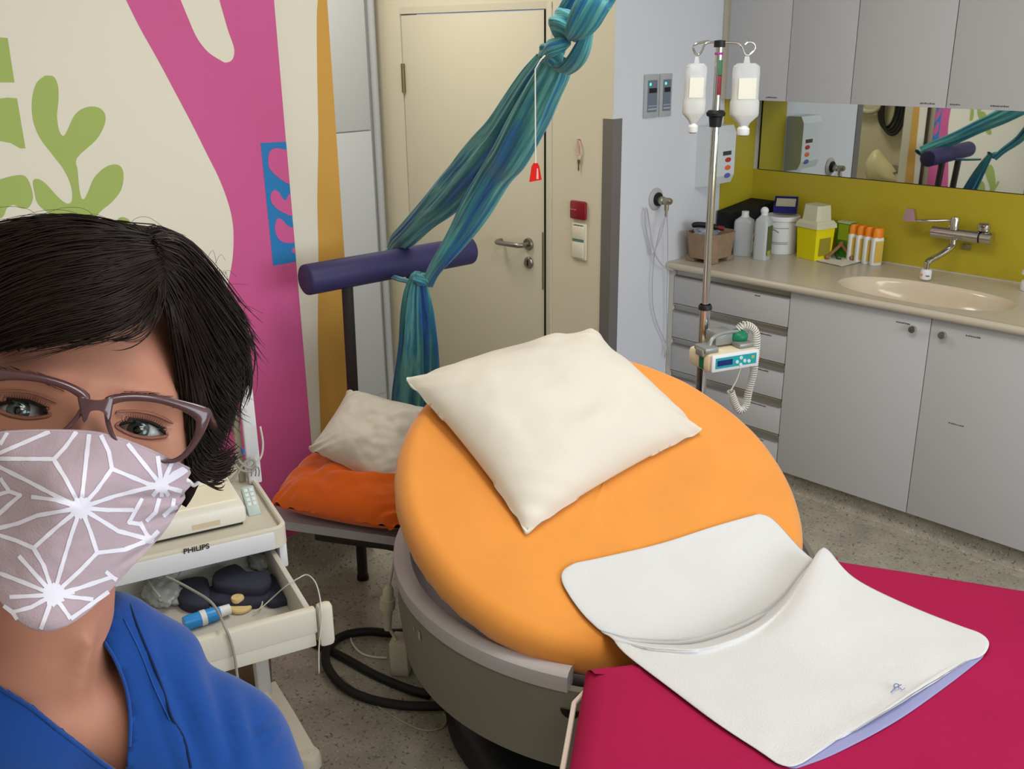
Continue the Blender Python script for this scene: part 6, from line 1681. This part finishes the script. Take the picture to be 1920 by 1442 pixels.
maskm = fabric('mauve_mask_cotton', (168, 150, 158), bump=.2, bscale=900, sheen=.15, var=.03)
white_pr = M('mask_print_white', (214, 212, 224), .85)
def S1(l): return [(x/3.43, 780+y/3.43) for x, y in l]
lines = [[(520,590),(575,100)], [(520,590),(420,400),(345,280),(320,277),(0,275)], [(345,280),(420,200),(492,100)], [(-40,255),(0,238),(320,100)], [(0,185),(48,105)],
 [(520,590),(620,480),(720,340)], [(720,340),(700,230),(648,122)], [(720,340),(960,440),(1040,450)], [(520,590),(740,515),(960,460),(1040,450)], [(520,590),(690,605),(860,605)],
 [(915,530),(830,685),(900,695)], [(1025,530),(1000,620),(940,678)], [(1120,530),(1110,590),(1050,645)], [(900,680),(955,790)], [(520,590),(760,740),(965,795)],
 [(520,590),(580,740),(625,880)], [(625,880),(800,860),(965,795)], [(625,880),(520,990),(345,1150)], [(520,590),(460,760),(400,960),(345,1150)], [(520,590),(360,720),(215,850)],
 [(215,850),(100,800),(-60,750)], [(215,850),(280,960),(345,1150)], [(520,590),(240,640),(120,690),(-60,735)], [(520,590),(360,540),(200,520)], [(520,590),(360,515),(180,420),(-60,300)],
 [(-60,680),(60,570),(130,510),(60,485),(0,400)], [(1040,450),(820,178)], [(1040,450),(1012,240)], [(1040,450),(1112,285)], [(1040,450),(1120,370),(1205,322)], [(1040,450),(1205,348)],
 [(1040,450),(1170,485)], [(1040,450),(1085,515)], [(1040,450),(980,515)], [(1040,450),(1040,520)], [(345,1150),(120,900)], [(345,1150),(150,1070),(-60,990)], [(345,1150),(60,1165)],
 [(345,1150),(200,1230),(80,1262),(-20,1190)], [(345,1150),(262,1372)], [(345,1150),(455,1305)], [(345,1150),(600,1180)], [(345,1150),(500,1110),(720,1035),(680,1000)], [(720,1035),(800,1085)],
 [(965,795),(1020,740)], [(965,795),(900,690)], [(80,1262),(110,1310)], [(345,1150),(480,1130)], [(1120,590),(1185,575)], [(455,1305),(700,1130)], [(-60,520),(60,485)]]
pr = MB()
def strip(poly, hw, grow=None):
    P = [Vector((x, y, 0)) for x, y in poly]
    if len(P) > 2: P = smoothpts(P, 8)
    Q = [P[0]]
    for a, b in zip(P[:-1], P[1:]):
        k = max(1, int((b-a).length/4))
        Q += [a.lerp(b, t/k) for t in range(1, k+1)]
    vs = []; tot = len(Q)
    for i, p in enumerate(Q):
        t = (Q[min(i+1, tot-1)]-Q[max(i-1, 0)]).normalized(); nx_, ny_ = -t.y, t.x
        w_ = hw*(1+.25*noise.noise(Vector((p.x*.05, p.y*.05, 0))))
        for s in (-1, 0, 1): vs.append(HM_ @ on_mask(p.x+nx_*w_*s, p.y+ny_*w_*s, .00035))
    pr.add(vs, [(3*i+k, 3*i+k+1, 3*i+4+k, 3*i+3+k) for i in range(tot-1) for k in range(2)])
maskpoly = [(p[0], p[1]) for p in topc]+[(p[0], p[1]) for p in botc[::-1]]
def clip(poly):
    out = []
    P = []
    for a, b in zip(poly[:-1], poly[1:]):
        L = math.hypot(b[0]-a[0], b[1]-a[1]); k = max(1, int(L/5))
        P += [(a[0]+(b[0]-a[0])*t/k, a[1]+(b[1]-a[1])*t/k) for t in range(k)]
    P.append(poly[-1])
    return [p for p in P if inpoly(p[0], p[1], maskpoly)]
for l in lines:
    c = clip(S1(l))
    if len(c) > 1: strip(c, 3.9)
for (sx, sy), r in (((520, 590), 20), ((1040, 450), 13), ((345, 1150), 21), ((965, 795), 8)):
    cx_, cy_ = sx/3.43, 780+sy/3.43; ctr = on_mask(cx_, cy_, .0006); vs = [HM_ @ ctr]; N_ = 40
    for rr in (.5, 1):
        for k in range(N_):
            a = 2*PI*k/N_; w_ = r*rr*(1+.14*math.cos(a*12)*(rr > .6)); vs.append(HM_ @ on_mask(cx_+w_*math.cos(a), cy_+w_*math.sin(a), .0006 if rr < 1 else .0004))
    pr.add(vs, [(0, 1+k, 1+(k+1) % N_) for k in range(N_)]+[(1+k, 1+N_+k, 1+N_+(k+1) % N_, 1+(k+1) % N_) for k in range(N_)])
maskobj = m.build('face_mask', maskm, person, ang=180)
pr.build('star_print', white_pr, maskobj, ang=180)
hem = MB(); hem.tube([HM_ @ on_mask(p[0], p[1], -.0004) for p in topc], .0009, 6); hem.build('top_hem', maskm, maskobj, ang=180)
for s in (1, -1):
    e0 = on_mask(350, 900, 0) if s > 0 else Vector((-.074, -.038, -.03))
    if s > 0: pass
    MB().tube([HM_ @ p for p in smoothpts([Vector((s*abs(e0.x), e0.y, e0.z)), Vector((s*.073, -.030, -.055)), Vector((s*.080, -.012, -.088)), Vector((s*.078, .016, -.112))], 5)], .0014, 6).build('ear_loop', M('loop_white', (222, 220, 220), .8), maskobj, ang=180)

# --- scrub top, trousers, shoes
scrub = fabric('blue_scrub_cotton', (24, 66, 136), bump=.12, bscale=900, sheen=.15, var=.02)
ofs = .010
tops = [('c', nb, .058+ofs, atd(195, 1318, .735), .048+ofs), ('c', nb, .062+ofs, atd(-80, 1345, .735), .052+ofs),
        ('c', atd(196, 1216, .715), .040, atd(262, 1272, .742), .048), ('c', atd(-30, 1250, .715), .046, atd(-100, 1320, .745), .050),
        ('c', atd(195, 1322, .735), .048+ofs, shL, .055+ofs*.6), ('c', atd(-80, 1350, .735), .052+ofs, shR, .055+ofs),
        ('c', atd(60, 1520, .772), .098+ofs, chest, .118+ofs), ('c', atd(150, 1560, .768), .09+ofs, chest, .122+ofs), ('c', atd(-40, 1540, .768), .09+ofs, chest, .122+ofs),
        ('c', chest, .13+ofs, hip, .14+ofs), ('c', shL, .055+ofs*.6, shL.lerp(elL, .62), .062+ofs*.6), ('c', shR, .055+ofs, shR.lerp(elR, .62), .060+ofs)]
vs, fs = remesh(tops, .0055, 14)
VP_ = [(-400, 1060), (-60, 1240), (0, 1283), (60, 1322), (120, 1370), (175, 1411), (224, 1447), (232, 1448), (236, 1442), (240, 1395), (240, 1345), (233, 1292), (214, 1238), (190, 1196), (204, 1158), (214, 1116), (236, 1000), (100, 850), (-400, 850)]
bm = bmesh.new()
for v in vs: bm.verts.new(v)
bm.verts.ensure_lookup_table()
for f in fs:
    try: bm.faces.new([bm.verts[i] for i in f])
    except Exception: pass
bm.normal_update()
kill = []
FRONT_EDGE = True
for f in bm.faces:
    c = f.calc_center_median(); x, y = proj(c)
    tocam = Vector(ORG)-c; dep = (c-Vector(ORG)).dot(CAMF)
    frontf = f.normal.dot(tocam.normalized()) > -.15 and dep < .80
    if frontf and inpoly(x, y, VP_): kill.append(f)
    elif c.z < .80: kill.append(f)
    else:
        # sleeve and neck openings
        for s0, e0_ in ((shL, elL), (shR, elR)):
            d = (e0_-s0).normalized()
            q_ = c-s0.lerp(e0_, .68)
            if q_.dot(d) > 0 and (q_-d*q_.dot(d)).length < .078: kill.append(f); break
bmesh.ops.delete(bm, geom=kill, context='FACES')
for v in bm.verts:
    if v.is_boundary:
        x, y = proj(v.co); dep = (v.co-Vector(ORG)).dot(CAMF)
        if dep > .80: continue
        best = None
        for (ax, ay), (bx, by) in zip(VP_, VP_[1:]+VP_[:1]):
            dx, dy = bx-ax, by-ay; t = max(0, min(1, ((x-ax)*dx+(y-ay)*dy)/(dx*dx+dy*dy))); qx, qy = ax+dx*t, ay+dy*t
            dd = math.hypot(x-qx, y-qy)
            if best is None or dd < best[0]: best = (dd, qx, qy)
        if best[0] < 42: v.co = atd(best[1], best[2], dep)
if False: bmesh.ops.smooth_vert(bm, verts=[v for v in bm.verts if v.is_boundary], factor=.5, use_axis_x=True, use_axis_y=True, use_axis_z=True)
for _ in range(0): bmesh.ops.smooth_vert(bm, verts=[v for v in bm.verts if v.is_boundary], factor=.5, use_axis_x=True, use_axis_y=True, use_axis_z=True)
# soft folds running from neck to sleeve
for v in bm.verts:
    x, y = proj(v.co)
    if -400 < x < 700 and 1050 < y < 1700:
        n_ = v.normal
        f = 0
        for (ax, ay, bx, by, am_, wd) in ((262, 1180, 345, 1420, .0030, 11), (330, 1200, 420, 1450, .0045, 20), (250, 1260, 310, 1442, .0022, 9), (430, 1290, 470, 1470, .0045, 14), (300, 1300, 380, 1500, .0028, 14), (470, 1400, 530, 1360, .005, 12), (80, 1420, 160, 1500, .002, 14)):
            dx, dy = bx-ax, by-ay; L2 = dx*dx+dy*dy; t = max(0, min(1, ((x-ax)*dx+(y-ay)*dy)/L2)); dist = math.hypot(x-ax-dx*t, y-ay-dy*t)
            f += am_*math.sin(PI*min(1, max(.05, t)))*(math.exp(-(dist/wd)**2)-.5*math.exp(-((dist-2*wd)/wd)**2))
        v.co += n_*(f+.0012*noise.noise(v.co*18))
bm.verts.index_update()
m = MB(); m.add([v.co.copy() for v in bm.verts], [[v.index for v in f.verts] for f in bm.faces]); bm.free()
m.keepn = True
st = m.build('scrub_top', scrub, person, ang=180)
sd_ = st.modifiers.new('cloth', 'SOLIDIFY'); sd_.thickness = .0022; sd_.offset = 1
# seam lines and neckline facing follow the cloth
from mathutils.bvhtree import BVHTree
bv = BVHTree.FromPolygons([tuple(v) for v in m.v], m.f)
def on_cloth(px, py, lift=.0032):
    d = Vector(ray(px, py)).normalized(); h = bv.ray_cast(Vector(ORG), d)
    return h[0]-d*lift if h[0] is not None else None
def seam(name, pl, r, mat, k=5):
    P = [p for p in (on_cloth(q.x, q.y) for q in smoothpts([(a, b, 0) for a, b in pl], k)) if p is not None]
    P = [P[0]]+[b for a, b in zip(P[:-1], P[1:]) if (b-a).length < .03]
    if len(P) > 2: MB().tube(P, r, 6).build(name, mat, st, ang=180)
darkb = M('scrub_seam', (10, 28, 66), .9)
seam('shoulder_seam', [(240, 1124), (258, 1175), (285, 1240), (308, 1300), (322, 1345), (345, 1385), (358, 1440)], .0009, darkb)
seam('neck_facing_seam', [(232, 1160), (262, 1220), (290, 1290), (318, 1350)], .0005, M('scrub_seam_light', (34, 76, 148), .9))
seam('neckline_edge', [(196, 1204), (218, 1242), (237, 1294), (244, 1346), (243, 1400)], .0012, scrub)
seam('neckline_edge', [(-8, 1286), (56, 1326), (116, 1374), (170, 1415), (218, 1450)], .0012, scrub)
tr = [('c', hL, .105, kL, .078), ('c', hR, .105, kR, .078), ('c', kL, .078, aL+Vector((0, 0, .02)), .066), ('c', kR, .078, aR+Vector((0, 0, .02)), .066), ('c', hip+Vector((0, 0, .05)), .135, hip-Vector((0, 0, .05)), .13)]
vs, fs = remesh(tr, .012, 6)
m = MB(); m.add(vs, fs); m.build('scrub_trousers', scrub, person, ang=180)
for a in (aL, aR):
    vs, fs = remesh([('c', Vector((a.x, a.y, .042)), .040, Vector((a.x, a.y, .036))+fwd*.15, .034), ('c', Vector((a.x, a.y, .06)), .042, Vector((a.x, a.y, .05))+fwd*.05, .042)], .007, 5)
    m = MB(); m.add([Vector((v.x, v.y, max(.002, v.z))) for v in vs], fs); m.build('shoe', M('shoe_white', (220, 220, 218), .5), person, ang=60)
MB().sphere(HM_ @ Vector((0, 0, 0)), .0001, 4) if False else None
mo = atd(61, 1252, .6); 

# --- hair: a close cap plus many individual locks
FACE = [(-260, 670), (-40, 655), (0, 650), (45, 646), (90, 638), (140, 632), (190, 624), (240, 606), (282, 575), (306, 572), (334, 600), (350, 640), (355, 700), (356, 780), (358, 860), (352, 900), (330, 1300), (-260, 1300)]
bm = bmesh.new(); bmesh.ops.create_icosphere(bm, subdivisions=6, radius=1)
for v in bm.verts:
    p = v.co; n1 = noise.noise(p*3+Vector((4, 0, 0)))*.035+noise.noise(p*9)*.014
    x = p.x*.081*(1+n1); y = p.y*(.107 if p.y > 0 else .128)*(1+n1)+.000; z = -.092+p.z*(.096)*(1+n1)
    if p.y < -.2: x *= 1-.25*min(1, (-.2-p.y))
    v.co = Vector((x, y, z))
kill = []
for f in bm.faces:
    c = f.calc_center_median(); w = HM_ @ c; X, Y = proj(w)
    if (c.z > -.075 and inpoly(X, Y, FACE)) or (c.y < -.045 and c.z > -.11) or c.y < -.050: kill.append(f)
bmesh.ops.delete(bm, geom=kill, context='FACES')
m = MB(); bm.verts.index_update(); m.add([HM_ @ v.co for v in bm.verts], [[v.index for v in f.verts] for f in bm.faces]); bm.free()
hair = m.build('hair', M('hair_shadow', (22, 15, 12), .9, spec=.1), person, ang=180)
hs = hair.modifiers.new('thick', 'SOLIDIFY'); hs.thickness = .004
rnd = random.Random(21)
def lock_mesh(cls, count, spread, r0, seed, nseg=14):
    # cls: list of guide strands, each a list of head-frame points; interpolate between guides
    m = MB(); R = random.Random(seed)
    Gd = [smoothpts(gd, 6) for gd in cls]; L = min(len(x) for x in Gd)
    for i in range(count):
        u = R.uniform(0, len(Gd)-1.0001); k = int(u); f = u-k
        A, B = Gd[k], Gd[k+1]; off = Vector((R.gauss(0, spread), R.gauss(0, spread), R.gauss(0, spread*.8)))
        ph = R.uniform(0, 6); am_ = R.uniform(.0004, .0028); endl = R.uniform(.80, 1.03)
        pts = []
        for j in range(nseg):
            t = j/(nseg-1)*endl; s_ = min(t, 1)*(L-1); q = min(int(s_), L-2); ff = s_-q
            pa = A[q].lerp(A[q+1], ff); pb = B[q].lerp(B[q+1], ff)
            p = pa.lerp(pb, f)
            if t > 1: p = p+(A[-1]-A[-2]).lerp(B[-1]-B[-2], f)*(t-1)*L
            fan = .25+.75*t
            p = p+off*fan+Vector((math.sin(ph+t*5)*am_, math.cos(ph*1.3+t*4)*am_, 0))
            pts.append(HM_ @ p)
        r = r0*R.uniform(.6, 1.3)
        m.tube(pts, [r*.5]+[r]*(nseg-4)+[r*.8, r*.5, r*.15], 4, cap=False)
    return m
def G_(pl): return [hl(a, b, z) for a, b, z in pl]
locks = []
# fringe swept from the parting down to the left
fr_g = [
 G_([(262,446,-.02),(200,425,-.012),(120,414,-.02),(40,420,-.02),(-60,450,-.03),(-150,520,-.05)]),
 G_([(285,452,-.006),(220,440,.004),(140,440,.004),(60,455,.0),(-40,500,-.012),(-130,590,-.04)]),
 G_([(296,470,.004),(230,475,.016),(150,485,.018),(70,505,.014),(-20,550,.004),(-110,640,-.02)]),
 G_([(302,495,.008),(240,520,.022),(170,540,.025),(90,560,.022),(10,595,.014),(-80,655,-.005)]),
 G_([(304,520,.010),(255,560,.024),(195,585,.026),(125,600,.024),(50,625,.018),(-30,655,.008)]),
 G_([(306,540,.010),(280,575,.020),(240,600,.024),(190,620,.024),(130,632,.022),(60,645,.018)])]
locks.append(lock_mesh(fr_g, 1500, .0022, .00042, 1))
# crown and top, going back
tp = [G_([(262,446,-.02),(210,428,-.03),(140,412,-.05),(70,413,-.06),(0,430,-.07),(-70,470,-.09)]),
      G_([(285,447,-.03),(300,440,-.05),(290,438,-.08),(240,432,-.12),(160,425,-.15),(80,430,-.16)]),
      G_([(300,450,-.02),(325,448,-.05),(335,455,-.08),(330,470,-.12),(300,500,-.15),(260,520,-.17)])]
locks.append(lock_mesh(tp, 500, .003, .0004, 2))
# right side, falling from the parting and flicking out at the ends
rs = [G_([(292,452,.0),(322,447,-.012),(362,478,-.028),(400,530,-.045),(440,590,-.055),(470,650,-.06)]),
      G_([(298,462,.004),(330,470,-.006),(368,515,-.022),(405,570,-.038),(438,620,-.048),(464,668,-.052)]),
      G_([(302,485,.008),(332,510,-.002),(362,560,-.018),(395,615,-.034),(425,668,-.044),(449,712,-.048)]),
      G_([(304,510,.010),(330,545,.002),(355,600,-.014),(382,660,-.03),(410,720,-.040),(440,765,-.044)]),
      G_([(306,535,.010),(326,575,.004),(346,635,-.010),(368,700,-.026),(392,765,-.036),(434,812,-.040)]),
      G_([(308,550,.008),(324,600,.004),(340,660,-.008),(356,735,-.022),(374,805,-.032),(424,858,-.036)]),
      G_([(310,560,.006),(326,620,.0),(344,690,-.014),(356,770,-.026),(366,840,-.034),(412,898,-.038)])]
locks.append(lock_mesh(rs, 1700, .0026, .00042, 3))
bkr = [G_([(330,460,-.05),(380,500,-.06),(430,570,-.075),(455,640,-.085),(455,700,-.09),(440,740,-.09)]),
       G_([(330,500,-.05),(380,560,-.06),(415,640,-.07),(425,710,-.08),(420,770,-.085),(405,820,-.085)]),
       G_([(340,560,-.04),(370,620,-.05),(388,700,-.06),(392,770,-.07),(388,830,-.075),(376,880,-.078)])]
locks.append(lock_mesh(bkr, 900, .004, .0005, 4))
# wispy ends below the ear
wi = [G_([(358,800,-.03),(372,830,-.034),(392,846,-.034),(415,850,-.034),(436,844,-.034),(448,836,-.034)]),
      G_([(356,830,-.03),(366,862,-.034),(386,882,-.034),(408,886,-.034),(428,878,-.034),(442,868,-.034)]),
      G_([(354,860,-.03),(360,884,-.034),(376,900,-.034),(396,906,-.034),(412,904,-.034),(424,898,-.034)])]
locks.append(lock_mesh(wi, 110, .0016, .00045, 5))
# a few loose strands across the forehead
fo = [G_([(304,520,.012),(300,560,.022),(288,595,.026),(268,625,.028),(238,636,.028),(205,626,.028)]),
      G_([(300,530,.012),(285,570,.024),(258,600,.028),(215,622,.030),(160,640,.028),(90,668,.024)]),
      G_([(300,540,.012),(270,585,.024),(225,612,.028),(160,632,.030),(80,652,.026),(0,668,.02)])]
locks.append(lock_mesh(fo, 46, .002, .0003, 6))
ls = [G_([(258,458,-.02),(292,436,-.02),(335,448,-.03),(378,490,-.04),(412,545,-.05),(430,600,-.055)]),
      G_([(270,462,-.01),(305,446,-.012),(350,470,-.022),(395,525,-.036),(436,585,-.048),(476,632,-.052)]),
      G_([(290,480,.004),(330,478,-.004),(372,520,-.020),(412,575,-.034),(446,625,-.044),(472,662,-.046)]),
      G_([(300,500,.008),(336,520,-.002),(372,575,-.018),(404,630,-.032),(432,680,-.042),(456,724,-.044)]),
      G_([(305,540,.008),(334,590,.0),(356,660,-.014),(386,730,-.03),(418,778,-.036),(450,790,-.036)])]
locks.append(lock_mesh(ls, 330, .0048, .00036, 8))
fr2 = [G_([(255,455,-.02),(190,425,-.012),(110,412,-.02),(30,416,-.02),(-60,445,-.03),(-150,510,-.05)]),
       G_([(285,470,.004),(225,462,.014),(150,470,.016),(70,490,.012),(-20,530,.002),(-110,620,-.02)]),
       G_([(300,520,.012),(250,575,.025),(190,612,.028),(120,632,.027),(50,650,.022),(-30,672,.010)])]
locks.append(lock_mesh(fr2, 240, .0036, .00034, 10))
allm = MB()
for l in locks: allm.add(l.v, l.f)
# flyaway strands above the head
fl = MB(); R = random.Random(9)
for i in range(15):
    x0 = R.uniform(0, 330); y0 = 425+max(0, (x0-200))*.25
    h_ = R.uniform(12, 48); dx = R.uniform(-170, -40) if i % 3 else R.uniform(40, 90)
    pts = G_([(x0, y0+8, -.05), (x0+dx*.25, y0-h_*.75, -.05), (x0+dx*.6, y0-h_*.9, -.05), (x0+dx, y0-h_*R.uniform(.1, .7), -.05)])
    fl.tube([HM_ @ p for p in smoothpts(pts, 5)], .00012, 4, cap=False)
for i in range(16):
    x0 = R.uniform(380, 455); y0 = 500+(x0-380)*1.4
    pts = G_([(x0, y0, -.05), (x0+R.uniform(5, 20), y0-R.uniform(5, 40), -.05), (x0+R.uniform(15, 40), y0+R.uniform(-30, 25), -.05)])
    fl.tube([HM_ @ p for p in smoothpts(pts, 5)], .00012, 4, cap=False)
allm.add(fl.v, fl.f)
allm.build('hair_locks', hairm, hair, ang=180)
